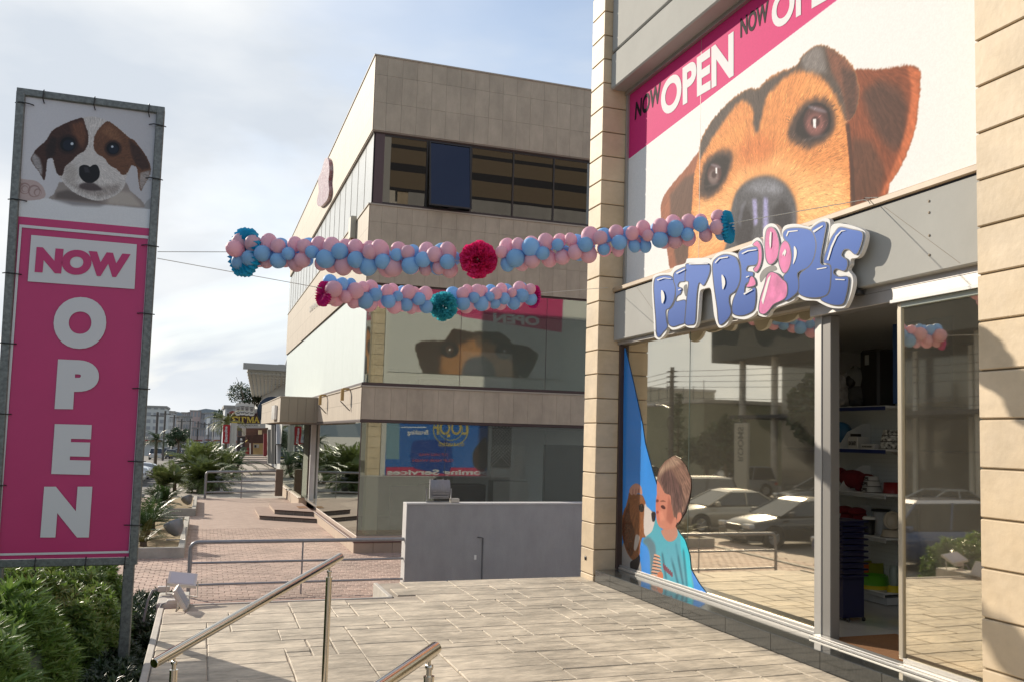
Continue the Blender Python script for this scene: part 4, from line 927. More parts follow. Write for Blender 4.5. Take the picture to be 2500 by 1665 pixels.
# ------------------------------------------------------------------ spot lights and block at the terrace corner
def ap(x, y, ax, v): return at(x, y, ax, v)
MB().bbox(-.42, -.06, 12.30, 13.1, -1.0, .05, .015).build('concrete_block', mat('pale_block', (0.48, 0.45, 0.4), 0.85, var=0.15, bump=.3), label='pale concrete block at the far left corner of the stone terrace', cat='block')
M_lamp = mat('white_lamp_body', (0.6, 0.57, 0.52), 0.4, var=0.06); M_lg = mat('lamp_glass', (0.55, 0.54, 0.56), 0.15)
def flood(loc, nrm, upd, w_, h_, label, grp=None, base=None):
    'square LED floodlight: body, glass, bracket'
    loc = Vector(loc); n = Vector(nrm).normalized(); u = Vector(upd); u = (u-n*u.dot(n)).normalized(); r_ = u.cross(n)
    t = thing('floodlight', label, 'floodlight', tuple(loc), grp)
    def P3(a, b, c_): return loc+r_*a+u*b+n*c_
    m = MB(); m.prism([P3(-w_/2, -h_/2, 0), P3(w_/2, -h_/2, 0), P3(w_/2, h_/2, 0), P3(-w_/2, h_/2, 0)], -n*.035)
    m.prism([P3(-w_*.36, -h_*.36, -.035), P3(w_*.36, -h_*.36, -.035), P3(w_*.36, h_*.36, -.035), P3(-w_*.36, h_*.36, -.035)], -n*.03)
    m.build('body', M_lamp, t)
    MB().prism([P3(-w_*.42, -h_*.42, .001), P3(w_*.42, -h_*.42, .001), P3(w_*.42, h_*.42, .001), P3(-w_*.42, h_*.42, .001)], n*.002).build('lens', M_lg, t)
    br = MB(); b0 = Vector(base) if base is not None else loc-Vector((0, 0, .3))
    br.tube([P3(-w_/2-.015, 0, -.02), b0+r_*(-w_/2-.015), b0+r_*(w_/2+.015), P3(w_/2+.015, 0, -.02)], .010, 6)
    br.build('bracket', M_lamp, t); return t
p1 = at(446, 1411, 'Y', 12.75)
flood(p1, (.12, -.42, .9), (0, 1, 0), .33, .27, 'square white floodlight facing upwards on the concrete block', 'floodlights at the terrace corner', (p1.x, p1.y, .06))
p2 = at(447, 1455, 'Y', 12.15)
flood(p2, (.82, -.1, .5), (-.45, .0, .82), .34, .26, 'square white floodlight turned towards the shop on the stone paving', 'floodlights at the terrace corner', (p2.x-.05, p2.y, .01))
for k, (x, y, Y) in enumerate(((424, 1470, 12.35), (400, 1437, 12.9))):
    p = at(x, y, 'Y', Y)
    t = thing('junction_box', ['grey junction box lying behind the lower floodlight', 'white junction box on the block edge beside the hedge'][k], 'box', tuple(p))
    MB().bbox(p.x-.07, p.x+.07, p.y-.04, p.y+.04, p.z-.03, p.z+.035, .006).build('box', M_lamp, t)
    MB().tube([p+Vector((-.06, 0, 0)), p+Vector((-.13, -.05, -.01)), p+Vector((-.17, -.12, -.12)), p+Vector((-.2, -.2, -.35))], .015, 8).build('conduit', mat('grey_conduit', (0.2, 0.2, 0.2), 0.6), t)
# ------------------------------------------------------------------ stair handrails
def handrail(a, b, r_, posts, label, up_end):
    a = Vector(a); b = Vector(b); t = thing('handrail', label, 'handrail', tuple(a), 'stainless handrails of the terrace stairs')
    d = (b-a).normalized()
    MB().tube([a, b], r_, 28).build('rail', M_steel, t)
    cp = MB(); cp.tube([a-d*.004, a], [r_*.93, r_*1.0], 28); cp.tube([b, b+d*.004], [r_, r_*.93], 28); cp.build('end_cap', M_steel, t)
    for f in posts:
        p = a+(b-a)*f; q = p-Vector((0, 0, r_+.075)); m = MB()
        ob = MB().tube([q, Vector((q.x, q.y, -.9))], r_*.78, 20).build('post', M_steel, t)
        m.tube([q+Vector((0, 0, .0)), q+Vector((0, 0, .035))], r_*.42, 14); m.tube([q-Vector((0, 0, .004)), q+Vector((0, 0, .003))], r_*.84, 20)
        m.lathe(q+Vector((0, 0, .04)), [(.001, -r_*.5), (r_*.42, -r_*.5), (r_*.42, r_*.5), (.001, r_*.5)], 14, axis=d.cross(Vector((0, 0, 1))))
        m.tube([q+Vector((0, 0, .04)), p-Vector((0, 0, r_))], r_*.25, 10)
        s_ = d.cross(Vector((0, 0, 1))).normalized(); pl_ = p-Vector((0, 0, r_+.003))
        m.prism([pl_+d*.055+s_*.012, pl_+d*.055-s_*.012, pl_-d*.055-s_*.012, pl_-d*.055+s_*.012], d.cross(s_)*-.006)
        m.build('saddle', M_steel, ob)
    return t
def along(x, y, D): return CAM+ray(x, y)*D
A1 = along(831, 1358, 6.9); B1 = along(377, 1618, 5.2)
L1 = (B1-A1).length; fpost = 0
handrail(A1, B1, .0275, [.075, .915], 'long stainless handrail rising from lower left across the terrace', True)
A2 = along(1063, 1581, 4.05); dv = (B1-A1).normalized()
# direction from the pixels
B2 = along(860, 1720, 3.35)
handrail(A2, B2, .0275, [.08], 'short stainless handrail entering at the bottom centre of the picture', True)
# ------------------------------------------------------------------ pavement railings
def railing(x0, x1, y, zb, h, nmid, label, grp, rr=.034, curve_left=True, mat_=None, dz=0):
    m_ = mat_ or M_gpaint; t = thing('railing', label, 'railing', (x0, y, zb), grp); c_ = .12
    top = zb+h
    pts = [(x0, y, zb), (x0, y, top-c_)]+[(x0+c_*(1-math.cos(a)), y, top-c_+c_*math.sin(a)) for a in (.4, .8, 1.2, 1.57)]+[(x1, y, top+dz)]
    MB().tube(pts, rr, 16).build('top_rail', m_, t)
    for f in (.62, .22): MB().tube([(x0, y, zb+h*f), (x1, y, zb+h*f+dz)], rr*.62, 12).build('rail', m_, t)
    for k in range(nmid):
        x = x0+(x1-x0)*(k+1)/(nmid+1)+.03; MB().tube([(x, y, zb), (x, y, top+dz*(k+1)/(nmid+1))], rr*.45, 10).build('post', m_, t)
    return t
wl = at(989, 1300, 'Y', 18.2).x; wr = at(1402, 1300, 'Y', 18.2).x
railing(at(463, 1380, 'Y', 18.2).x, wl-.02, 18.2, G0, .955, 1, 'grey painted railing with curved corner between hedge and grey wall', 'grey tube railings on the pavement')
# dark low wall right of it
gw = thing('garden_wall', 'smooth dark grey rendered wall with a pale coping beside the stone pier', 'wall', (wl, 18.2, G0))
ztop = at(1200, 1228, 'Y', 18.1).z
MB().box(wl, wr+2.2, 18.10, 18.42, G0-.4, ztop-.02).build('render', M_grey, gw)
MB().bbox(wl-.012, wr+2.2, 18.085, 18.44, ztop-.02, ztop+.01, .004).build('coping', mat('pale_render', (0.55, 0.54, 0.52), 0.7, var=.08), gw)
MB().box(wl-.012, wl-.001, 18.085, 18.43, G0-.4, ztop-.02).build('wall_end', mat('pale_render', (0, 0, 0)), gw)  # end face given a pale colour for the sunlight on it
pw = at(1178, 1350, 'Y', 18.09)
MB().tube([(pw.x, 18.085, G0-.2), (pw.x, 18.085, at(1178, 1312, 'Y', 18.09).z), (pw.x-.11, 18.085, at(1178, 1310, 'Y', 18.09).z)], .013, 8).build('drain_pipe', mat('grey_pipe', (.12, .12, .12), .5), gw)
lp_ = at(1161, 1360, 'Y', 18.08); MB().bbox(lp_.x-.025, lp_.x+.02, 18.088, 18.099, lp_.z-.045, lp_.z+.045, .002).build('paper_scrap', M_white, gw)
# floodlight and box on the wall
fl = at(1072, 1194, 'Y', 18.25); wf, hf = .42, .44
t = thing('floodlight', 'large old grey floodlight seen from behind on top of the grey wall', 'floodlight', (fl.x, 18.25, ztop))
m = MB(); pr = [(-.22, .0), (-.2, .06), (-.12, .10), (.12, .10), (.2, .06), (.22, 0)]
vv = []; nn = 9
for j in range(nn):
    f = j/(nn-1); z = fl.z-.17+.36*f; bul = .06+.08*math.sin(math.pi*f)
    for i in range(9):
        g_ = i/8; x = fl.x-.19+.38*g_; vv.append((x, 18.25-bul-.05*math.sin(math.pi*g_), z))
ff = [(j*9+i, j*9+i+1, (j+1)*9+i+1, (j+1)*9+i) for j in range(nn-1) for i in range(8)]
m.add(vv, ff, 0, True); m.box(fl.x-.19, fl.x+.19, 18.19, 18.27, fl.z-.17, fl.z+.19)
m.build('reflector_housing', mat('old_grey_metal', (0.25, 0.25, 0.26), 0.5, .3, var=.12, vscale=20, stretch=(4, 1, .4)), t)
for z in (-.13, -.08, -.03):
    MB().box(fl.x-.15, fl.x+.15, 18.08, 18.14, fl.z+z, fl.z+z+.012).build('cooling_rib', M_gpaint, t)
MB().tube([(fl.x-.24, 18.25, fl.z+.02), (fl.x-.24, 18.25, ztop+.02), (fl.x+.24, 18.25, ztop+.02), (fl.x+.24, 18.25, fl.z+.02)], .014, 8).build('bracket', M_gpaint, t)
for s_ in (-.1, .1): MB().box(fl.x+s_-.03, fl.x+s_+.03, 18.2, 18.28, fl.z+.19, fl.z+.215).build('clip', M_black, t)
bx = at(1109, 1221, 'Y', 18.2); MB().bbox(bx.x-.085, bx.x+.085, 18.12, 18.25, ztop+.012, ztop+.095, .012).build('junction_box', mat('cream_plastic', (0.5, .47, .4), .5), label='small cream junction box on the grey wall beside the floodlight', cat='box')
# ------------------------------------------------------------------ balloon garlands
def ball_mesh(name, col_, seed):
    mb = MB(); pr = []
    for k in range(11):
        t = math.pi*k/10; r_ = math.sin(t); z = -math.cos(t); r_ *= 1-.10*max(0, -z)**1.0*(.6); pr.append((max(.004, .5*r_), .56*z if z < 0 else .5*z))
    pr = [(.045, -.63), (.03, -.60), (.02, -.575)]+pr[1:]
    mb.lathe((0, 0, 0), pr, 18)
    return mb.build(name, mat(name+'_rubber', col_, .55, spec=.2, trans=.35, rnd=.06), mesh_only=True)
me_p = ball_mesh('pink_balloon', (0.93, 0.58, 0.66), 1); me_b = ball_mesh('blue_balloon', (0.34, 0.62, 0.93), 2)
M_st = mat('thin_string', (0.6, 0.58, 0.52), 0.6)
def vplane(x, y, a, b):
    'pixel ray cut with the upright plane through a and b'
    a = Vector(a); b = Vector(b); d = ray(x, y); n = (b-a).cross(Vector((0, 0, 1)))
    return CAM+d*((a-CAM).dot(n)/d.dot(n))
def resample(P_, step):
    out_ = [P_[0]]; acc = 0
    for a, b in zip(P_[:-1], P_[1:]):
        l = (b-a).length; s_ = step-acc
        while s_ < l: out_.append(a+(b-a)*(s_/l)); s_ += step
        acc = l-(s_-step)
    return out_
def paper_fan(name, c_, ax, R_, m, par, label=None, squash=1.0, n=26):
    'honeycomb tissue rosette: pleated disc'
    ax = Vector(ax).normalized(); u = Vector((0, 0, 1)); u = (u-ax*u.dot(ax)).normalized(); v = ax.cross(u); c_ = Vector(c_)
    mb = MB(); vs = []; fs = []
    for side in (-1, 1):
        b0 = len(vs)
        for k in range(n*2):
            t = math.pi*k/n; rim = R_*(1.0 if k % 2 == 0 else .93)*(1+.03*math.sin(k*5.3))
            h = (.16 if k % 2 == 0 else .02)*R_*side
            dirv = u*math.cos(t)+v*math.sin(t)
            vs += [c_+dirv*R_*.10+ax*side*.01, c_+dirv*rim*.6+ax*h*1.6, c_+dirv*rim*.9+ax*h*1.3, c_+dirv*rim]
        for k in range(n*2):
            a = b0+k*4; b = b0+((k+1) % (n*2))*4
            for j in range(3): fs.append((a+j, a+j+1, b+j+1, b+j))
    mb.add(vs, fs); o = mb.build(name, m, par)
    if label: o['label'] = label
    return o
def pompom(c_, R_, m, par, label, seed):
    Rn = random.Random(seed); mb = MB(); c_ = Vector(c_)
    for _ in range(190):
        d = Vector((Rn.gauss(0, 1), Rn.gauss(0, 1), Rn.gauss(0, 1))).normalized(); a = d.orthogonal().normalized(); b = d.cross(a); q = Rn.uniform(0, 6)
        a, b = a*math.cos(q)+b*math.sin(q), b*math.cos(q)-a*math.sin(q)
        r0 = R_*Rn.uniform(.25, .45); r1 = R_*Rn.uniform(.86, 1.08); w_ = R_*Rn.uniform(.22, .34); vs = []; K = 6
        for row, rr in enumerate((r0, (r0+r1)/2, r1)):
            for k in range(K+1):
                f = k/K-.5; wv = w_*(.5+.5*row)
                vs.append(c_+d*(rr-(f*f)*wv*.9)+a*f*2*wv*.8+b*(.045*R_*((-1)**k)*(.3+row*.6)+Rn.uniform(-.03, .03)*R_))
        mb.add(vs, [(r*(K+1)+k, r*(K+1)+k+1, (r+1)*(K+1)+k+1, (r+1)*(K+1)+k) for r in range(2) for k in range(K)])
    o = mb.build('tissue_pompom', m, par); o['label'] = label; return o
M_mag = mat('magenta_tissue', (0.66, 0.012, 0.25), 0.6, trans=.35); M_mag2 = mat('crimson_tissue', (0.80, 0.035, 0.21), 0.6, trans=.35)
M_teal = mat('turquoise_tissue', (0.01, 0.42, 0.68), 0.55, trans=.35); M_teal2 = mat('aqua_tissue', (0.07, 0.50, 0.58), 0.6, trans=.35)
def garland(label, A, B, line, d0, d1, seed, skip, pattern, step):
    Rn = random.Random(seed); t = thing('balloon_garland', label, 'garland', A, 'balloon garlands strung across the terrace')
    P_ = [vplane(x, y, A, B) for x, y in line]
    C3 = resample(P_, step); O = Vector(A); n = len(C3)
    for i, c_ in enumerate(C3):
        f = i/max(1, n-1); dm = d0+(d1-d0)*f
        ax = (C3[min(i+1, n-1)]-C3[max(0, i-1)]).normalized(); u = Vector((0, 0, 1)); u = (u-ax*u.dot(ax)).normalized(); v = ax.cross(u)
        if any(abs((c_-vplane(x, y, A, B)).length) < r_ for x, y, r_ in skip): continue
        for k in range(4):
            ang = k*math.pi/2+math.pi/4*(i % 2)+Rn.uniform(-.16, .16)+pattern(i, 'tw')
            pink = pattern(i, k)
            d = (u*math.cos(ang)+v*math.sin(ang)+ax*Rn.uniform(-.35, .35)).normalized()
            sc = dm*Rn.choice((.80, .90, .97, 1, 1, 1.05, 1.12, 1.2)); p = c_+d*dm*.60
            rot = d.to_track_quat('Z', 'Y').to_euler()
            link('balloon', me_p if pink else me_b, t, loc=tuple(p-O), rot=rot, scale=(sc, sc, sc*Rn.uniform(.96, 1.2)))
    MB().tube([Vector(A)]+P_+[Vector(B)], .004, 5).build('string', M_st, t)
    return t, P_
GA = (-.56, YS-.04, at(403, 617, 'Y', YS-.04).z); hookp = at(2125, 486, 'X', 5.715); GB = tuple(hookp)
pat1 = lambda i, k: (0.35*math.sin(i*.5) if k == 'tw' else (k in (0, 2)) != (i % 2 == 1 and False) if (i % 5) else (k in (0, 1)))
g1, P1 = garland('upper garland of pink and blue balloons running from the street banner to the shop sign', GA, GB,
    [(592,616),(650,617),(760,621),(900,629),(1020,634),(1120,638),(1180,634),(1240,624),(1340,612),(1450,598),(1560,582),(1660,566),(1745,552),(1762,550)], .172, .142, 4, [(1172, 634, .17)], pat1, .140)
axg = (P1[1]-P1[0]).normalized()
paper_fan('paper_fan', vplane(598, 617, GA, GB), (.80, .50, .05), .265, M_teal, g1, 'turquoise pleated tissue rosette at the left end')
paper_fan('paper_fan', vplane(1777, 555, GA, GB), (P1[-1]-P1[-3])+Vector((.35,-.5,0)), .165, M_teal, g1, 'turquoise tissue rosette seen edge-on at the right end')
pompom(vplane(1168, 634, GA, GB), .185, M_mag2, g1, 'crimson tissue pompom in the middle', 3)
GA2 = (-.56, YS-.04, at(403, 633, 'Y', YS-.04).z); GB2 = tuple(at(1484, 703, 'Y', 13.17))
pat2 = lambda i, k: ((.0 if i < 17 else .3) if k == 'tw' else (k in (1, 2)) if i < 3 else (k in (0, 2)))
g2, P2 = garland('lower garland of pink and blue balloons ending at the stone pier', GA2, GB2,
    [(806,708),(860,716),(930,724),(1000,731),(1050,737),(1085,742),(1120,730),(1180,727),(1240,724),(1290,718),(1296,718)], .172, .166, 9, [(1080, 744, .2)], pat2, .145)
paper_fan('paper_fan', vplane(790, 718, GA2, GB2), (.86, .42, 0), .16, M_mag, g2, 'magenta tissue rosette at the left end')
paper_fan('paper_fan', vplane(1303, 725, GA2, GB2), (.9, .25, 0), .17, M_mag, g2, 'magenta tissue rosette at the right end')
pompom(vplane(1082, 748, GA2, GB2), .19, M_teal2, g2, 'aqua tissue pompom in the middle', 6)
# wire hook on the band cap
hk = MB(); q = [at(x, y, 'X', 5.70) for x, y in ((2124,498),(2120,492),(2107,490),(2112,484),(2143,483))]; hk.tube(q, .004, 6); hk.build('wire_hook', M_black, label='bent black wire hook on the cap of the grey band holding the string', cat='hook')
# ------------------------------------------------------------------ neighbouring tan office building
X2, Y2, YE = 3.61, 24.0, 49.3
b2 = thing('office_building', 'three storey tan stone office block with dark ribbon windows and pale green glass', 'building', (X2, Y2, G0))
MB().box(X2+.5, 15, Y2+7.0, YE-.5, G0, 11.5).build('core', M_int, b2)
for z in (2.9, 7.0, 11.4): MB().box(X2+.12, 15, Y2+.12, YE-.1, z-.1, z+.1).build('floor_slab', mat('pale_ceiling', (0.35, 0.34, 0.31), 0.8), b2)
MB().box(X2+.1, 15, Y2+.15, YE, -.5, -.42).build('floor_slab', mat('shiny_floor', (0.3, 0.29, 0.26), 0.2), b2)
G_top = glass('dark_top_glass', (.30, .285, .26), (.16, .165, .16), .42, .3, bumpy=.03)
G_mid = glass('pale_mid_glass', (.64, .66, .60), (.84, .86, .82), .24, .26, bumpy=.008, dust=.05, dcol=(.5, .55, .48))
G_low = glass('ground_floor_glass', (.60, .62, .58), (.84, .86, .83), .20, .26, bumpy=.006, dust=.04)
M_side = bpy.data.materials.new('tan_side_panels'); M_side.use_nodes = True
_t = M_side.node_tree; _b = _t.nodes['Principled BSDF']; _tc = _t.nodes.new('ShaderNodeTexCoord'); _sp = _t.nodes.new('ShaderNodeSeparateXYZ'); _cb = _t.nodes.new('ShaderNodeCombineXYZ')
_t.links.new(_tc.outputs['Object'], _sp.inputs[0]); _t.links.new(_sp.outputs['Y'], _cb.inputs[0]); _t.links.new(_sp.outputs['Z'], _cb.inputs[1])
_br = _t.nodes.new('ShaderNodeTexBrick'); _br.offset = 0; _br.inputs['Scale'].default_value = 1; _br.inputs['Brick Width'].default_value = .40; _br.inputs['Row Height'].default_value = .74
_br.inputs['Mortar Size'].default_value = .008; _br.inputs['Color1'].default_value = (.47, .40, .315, 1); _br.inputs['Color2'].default_value = (.43, .365, .285, 1); _br.inputs['Mortar'].default_value = (.27, .22, .16, 1)
_t.links.new(_cb.outputs[0], _br.inputs['Vector']); _t.links.new(_br.outputs['Color'], _b.inputs['Base Color']); _b.inputs['Roughness'].default_value = .7
def band2(z0, z1, rows, w_, front_x1=13.0, cap=True, x0=X2, y0=Y2):
    core = MB().box(x0+.02, front_x1, y0+.02, YE, z0+.005, z1-.02).build('parapet', M_tilej, b2)
    zs = [z0]+[z0+(z1-z0)*r for r in rows]+[z1]
    MB().box(x0, x0+.02, y0+.0, YE, z0, z1-.01).build('side_panels', M_side, core)
    for a, b in zip(zs[:-1], zs[1:]):
        x = x0; k = 0
        while x < min(front_x1, 9.9):
            x1_ = x+(w_*.84 if k == 0 else w_)
            MB().bbox(x+.0015+(.02 if k == 0 else 0), x1_-.0015, y0, y0+.03, a+.0015, b-.0015, .002).build('wall_panel', M_tile, core); x = x1_; k += 1
        MB().box(x, front_x1, y0, y0+.03, a, b).build('wall_panel', M_tile, core)
    if cap: MB().bbox(x0-.025, front_x1, y0-.025, YE+.02, z1-.01, z1+.03, .006).build('coping', mat('pale_coping', (.40, .35, .28), .7), b2)
    return core
band2(9.82, 11.78, (.376, .745), .39)
band2(5.885, 7.88, (.38, .78), .39)
band2(2.44, 3.26, (), .405)
# soffits
MB().box(X2+.02, 13, Y2+.02, YE, 9.79, 9.822).build('soffit', mat('soffit_paint', (.3, .25, .2), .8), b2)
# third floor ribbon windows, set back a little
yw = Y2+.10; zw0, zw1 = 7.93, 9.79
MB().box(X2+.10, X2+.34, yw-.02, yw+.2, zw0, zw1).build('corner_post', mat('plum_frame', (.09, .055, .055), .5), b2)
MB().box(X2+.05, 13, yw-.03, yw+.06, zw0-.03, zw0+.02).build('window_sill', M_brown, b2)
MB().box(X2+.05, 13, yw-.03, yw+.06, zw1-.03, zw1+.01).build('window_head', M_brown, b2)
mx = [at(x, 420, 'Y', yw).x for x in (933, 1042, 1150, 1253, 1352)]; mx.append(mx[-1]*2-mx[-2]); mx.append(mx[-1]*2-mx[-2])
M_fr = mat('dark_bronze_frame', (.045, .04, .038), .4, .4)
rooms = M_dark
for k in range(len(mx)-1):
    a, b = mx[k], mx[k+1]
    fr2 = MB()
    fr2.box(a-.022, a+.022, yw-.015, yw+.05, zw0, zw1); fr2.box(b-.022, b-.0, yw-.01, yw+.05, zw0, zw1); fr2.box(a+.022, b-.022, yw-.01, yw+.05, zw0+.02, zw0+.06); fr2.box(a+.022, b-.022, yw-.01, yw+.05, zw1-.07, zw1-.03)
    wn = fr2.build('window', M_fr, b2)
    if k == 1:   # top hung sash pushed outwards
        op_ = MB(); zt_ = zw1-.05; ang = math.radians(9); h_ = zt_-zw0-.02
        def pp(x, l, d=0): return (x, yw-.02-math.sin(ang)*l-d*math.cos(ang), zt_-math.cos(ang)*l+d*math.sin(ang)*-1)
        def bar(x0_, x1_, l0, l1): op_.prism([pp(x0_, l0), pp(x1_, l0), pp(x1_, l1), pp(x0_, l1)], (0, -.04, 0))
        bar(a+.03, a+.07, 0, h_); bar(b-.07, b-.03, 0, h_); bar(a+.07, b-.07, 0, .04); bar(a+.07, b-.07, h_-.04, h_)
        sh = op_.build('open_sash', M_fr, wn)
        MB().prism([pp(a+.07, .04, .01), pp(b-.07, .04, .01), pp(b-.07, h_-.04, .01), pp(a+.07, h_-.04, .01)], (0, -.006, 0)).build('pane', glass('blue_black_glass', (.30, .34, .5), (.03, .04, .08), .10, .2), wn)
    else: MB().box(a+.022, b-.022, yw+.01, yw+.018, zw0+.06, zw1-.07).build('pane', G_top, wn)
MB().box(X2+.3, 13, Y2+1.3, Y2+1.35, 7.2, 8.9).build('blind', mat('office_blind', (.22, .21, .18), .8), b2)
for x in (4.2, 5.9, 7.4, 8.6): MB().box(x, x+.35, Y2+1.0, Y2+1.2, 7.2, 8.6).build('cabinet', mat('office_cabinet', (.25, .23, .2), .7), b2)
# third floor, street side: light reflective panels with mullions
G_side = mat('pale_film_glass', (0.60, 0.61, 0.58), 0.25, spec=.5, var=.08, vscale=.6)
y = Y2+.12; k = 0
while y < YE-.3:
    MB().box(X2+.07, X2+.08, y+.012, y+1.28, zw0, zw1).build('side_window', G_side, b2); MB().box(X2+.062, X2+.085, y-.012, y+.012, zw0, zw1).build('mullion', M_fr, b2); y += 1.3
# second floor glazing
zg0, zg1 = 3.365, 5.83
MB().bbox(X2+.0, 13, Y2+.0, YE, 3.29, 3.365, .01).build('brown_rail', M_brown, b2)
MB().box(X2+.06, 13, Y2+.06, YE, 5.83, 5.885).build('brown_head', M_brown, b2)
gx_ = [X2+.04]+[at(x, 850, 'Y', Y2+.05).x for x in (1124, 1333)]; gx_ += [gx_[-1]+(gx_[-1]-gx_[-2])]
for a, b in zip(gx_[:-1], gx_[1:]):
    MB().box(a+.006, b-.004, Y2+.05, Y2+.06, zg0, zg1).build('glass_panel', G_mid, b2); MB().box(b-.004, b+.006, Y2+.045, Y2+.062, zg0, zg1).build('glazing_joint', M_brown, b2)
M_film = mat('pale_green_film_glass', (0.80, 0.87, 0.83), 0.4, spec=.3, var=.02, trans=.12)
y = Y2+.05
while y < YE-.2:
    y1_ = min(y+2.05, YE); MB().box(X2+.05, X2+.06, y+.006, y1_-.004, zg0, zg1).build('glass_panel', M_film, b2); y += 2.05
MB().box(X2+.045, X2+.07, Y2+.045, Y2+.075, zg0, zg1).build('corner_strip', mat('pale_strip', (.55, .6, .52), .4), b2)
# interior of the second floor
MB().box(X2+.4, 3.95+.0, Y2+.5, Y2+1.0, 3.0, 5.6).build('column', mat('cream_column', (.55, .54, .42), .7), b2)
MB().box(6.3, 7.7, Y2+.55, Y2+.58, 3.40, 4.33).build('white_board', M_white, b2)
MB().box(5.2, 6.3, Y2+.6, Y2+1.1, 3.3, 3.55).build('desk', mat('pale_desk', (.4, .37, .3), .6), b2)
MB().box(X2+.4, 13, Y2+4.0, Y2+4.1, 3.3, 5.8).build('partition', mat('pale_partition', (.62, .66, .58), .8), b2)
MB().box(10.5, 13.0, Y2+.3, Y2+.33, zg0, zg1).build('dark_blind', mat('dark_blind', (.1, .1, .09), .8), b2)
# ground floor
MB().bbox(X2-.0, 13, Y2-.0, YE, 2.36, 2.44, .01).build('brown_head', M_brown, b2)
lg = MB().bbox(X2-.06, 13, Y2-.10, 33.05, -.60, -.56, .008).build('plinth_ledge', mat('red_brown_ledge', (.13, .06, .05), .5, var=.2), b2)
MB().bbox(X2+.02, 13, Y2-.02, 33.0, -.559, -.44, .01).build('plinth_step', mat('beige_sill', (.45, .35, .28), .6), b2)
x = X2-.04; k = 0
M_pp = mat('plinth_panel', (.36, .27, .20), .65, rnd=.05, var=.06)
pcore = MB().box(X2-.02, 13, Y2-.06, 33.0, G0-.2, -.60).build('plinth', M_tilej, b2)
while x < 9: MB().bbox(x+.003, x+.47, Y2-.08, Y2-.05, G0-.2, -.602, .003).build('wall_panel', M_pp, pcore); x += .475
y = Y2-.08
while y < 33: MB().bbox(X2-.045, X2-.018, y+.003, min(y+.6, 33)-.003, G0-.2, -.602, .003).build('wall_panel', mat('plinth_panel_side', (.52, .41, .31), .65, rnd=.03), pcore); y += .6
gg = [X2+.03]+[at(x, 1150, 'Y', Y2+.03).x for x in (1085, 1330)]
for a, b in zip(gg, gg[1:]+[gg[-1]+3.0]):
    MB().box(a+.006, b-.004, Y2+.03, Y2+.04, -.44, 2.36).build('glass_panel', G_low, b2)
G_st = glass('clear_street_glass', (.75, .78, .72), (.5, .54, .5), .30, .5, bumpy=.03)
MB().box(X2+.03, X2+.04, Y2+.045, 33.0, -.44, 2.36).build('glass_panel', G_st, b2)
MB().box(X2+.028, X2+.05, Y2+.028, Y2+.05, -.44, 2.36).build('corner_strip', M_brown, b2)
# interior of the empty shop
MB().box(3.86, 4.16, Y2+.22, Y2+.6, -.42, 2.8).build('column', mat('cream_column', (0, 0, 0)), b2)
MB().box(4.35, 7.4, Y2+5.5, Y2+5.6, -.42, 2.8).build('partition', mat('grey_partition', (.48, .50, .45), .8), b2)
MB().box(4.6, 5.5, Y2+.9, Y2+.95, -.3, .75).build('shutter', mat('grey_shutter', (.16,.17,.18), .6, var=.2, vscale=3, stretch=(1,1,9)), b2)
MB().bbox(5.5, 7.2, Y2+1.0, Y2+1.7, -.42, .78, .01).build('counter', mat('dark_counter', (.05, .05, .05), .5), b2)
MB().box(7.55, 8.6, Y2+1.5, Y2+2.0, -.42, .85).build('cabinet', M_white, b2); MB().box(7.5, 8.5, Y2+1.6, Y2+1.65, .9, 1.85).build('white_board', M_white, b2)
MB().box(8.7, 12, Y2+.6, Y2+.65, -.42, 1.9).build('dark_panel', mat('dark_blind', (0, 0, 0)), b2)
# entrance recess, second bay
MB().box(X2+.45, X2+.5, 33.05, 36.0, -.5, 2.4).build('entrance_wall', mat('dark_red_wall', (.09, .012, .015), .5), b2)
MB().box(X2+.04, X2+.45, 33.0, 33.03, -.44, 2.4).build('glass_panel', G_st, b2)
MB().bbox(X2+.12, X2+.30, 36.6, 36.8, -.5, 2.4, .01).build('white_column', M_white, b2)
MB().box(X2+.3, X2+1.3, 37.9, 38.0, -.5, 2.4).build('entrance_wall', mat('entrance_grey', (.18, .18, .16), .7), b2)
MB().box(X2-.02, X2+.0, 38.0, YE, -.44, 2.36).build('glass_panel', G_st, b2); MB().box(X2-.02, X2+1.3, 38.0, 38.02, -.44, 2.36).build('glass_panel', G_st, b2)
MB().bbox(X2-.10, X2+.2, 38.0, YE, G0-.1, -.46, .01).build('plinth', mat('plinth_panel_side', (0, 0, 0)), b2)
MB().bbox(X2-.14, X2+.1, 37.95, YE, -.46, -.43, .006).build('sill', mat('beige_sill', (0, 0, 0)), b2)
# projecting box over the second bay
xb = at(684, 1000, 'Y', 33.7).x
cb_ = MB().box(xb+.02, X2, 33.72, 45, 2.40, 3.23).build('canopy_box', M_tilej, b2)
x = xb; kk = 0; wp = (X2-xb)/4.4
while x < X2-.01:
    x1_ = min(x+wp, X2); MB().bbox(x+.003, x1_-.003, 33.70, 33.73, 2.40, 3.24, .003).build('wall_panel', mat('canopy_panel', (.31, .265, .2), .7, rnd=.05), cb_); x = x1_
MB().box(xb, xb+.02, 33.71, 45, 2.40, 3.24).build('side_panels', M_side, cb_)
MB().bbox(xb-.02, X2, 33.68, 45, 3.24, 3.28, .005).build('coping', mat('pale_coping', (0, 0, 0)), cb_)
MB().box(xb-.1, xb-.02, 35, 36.6, 2.5, 3.0).build('letter_plate', mat('silver_rail', (0, 0, 0)), cb_)
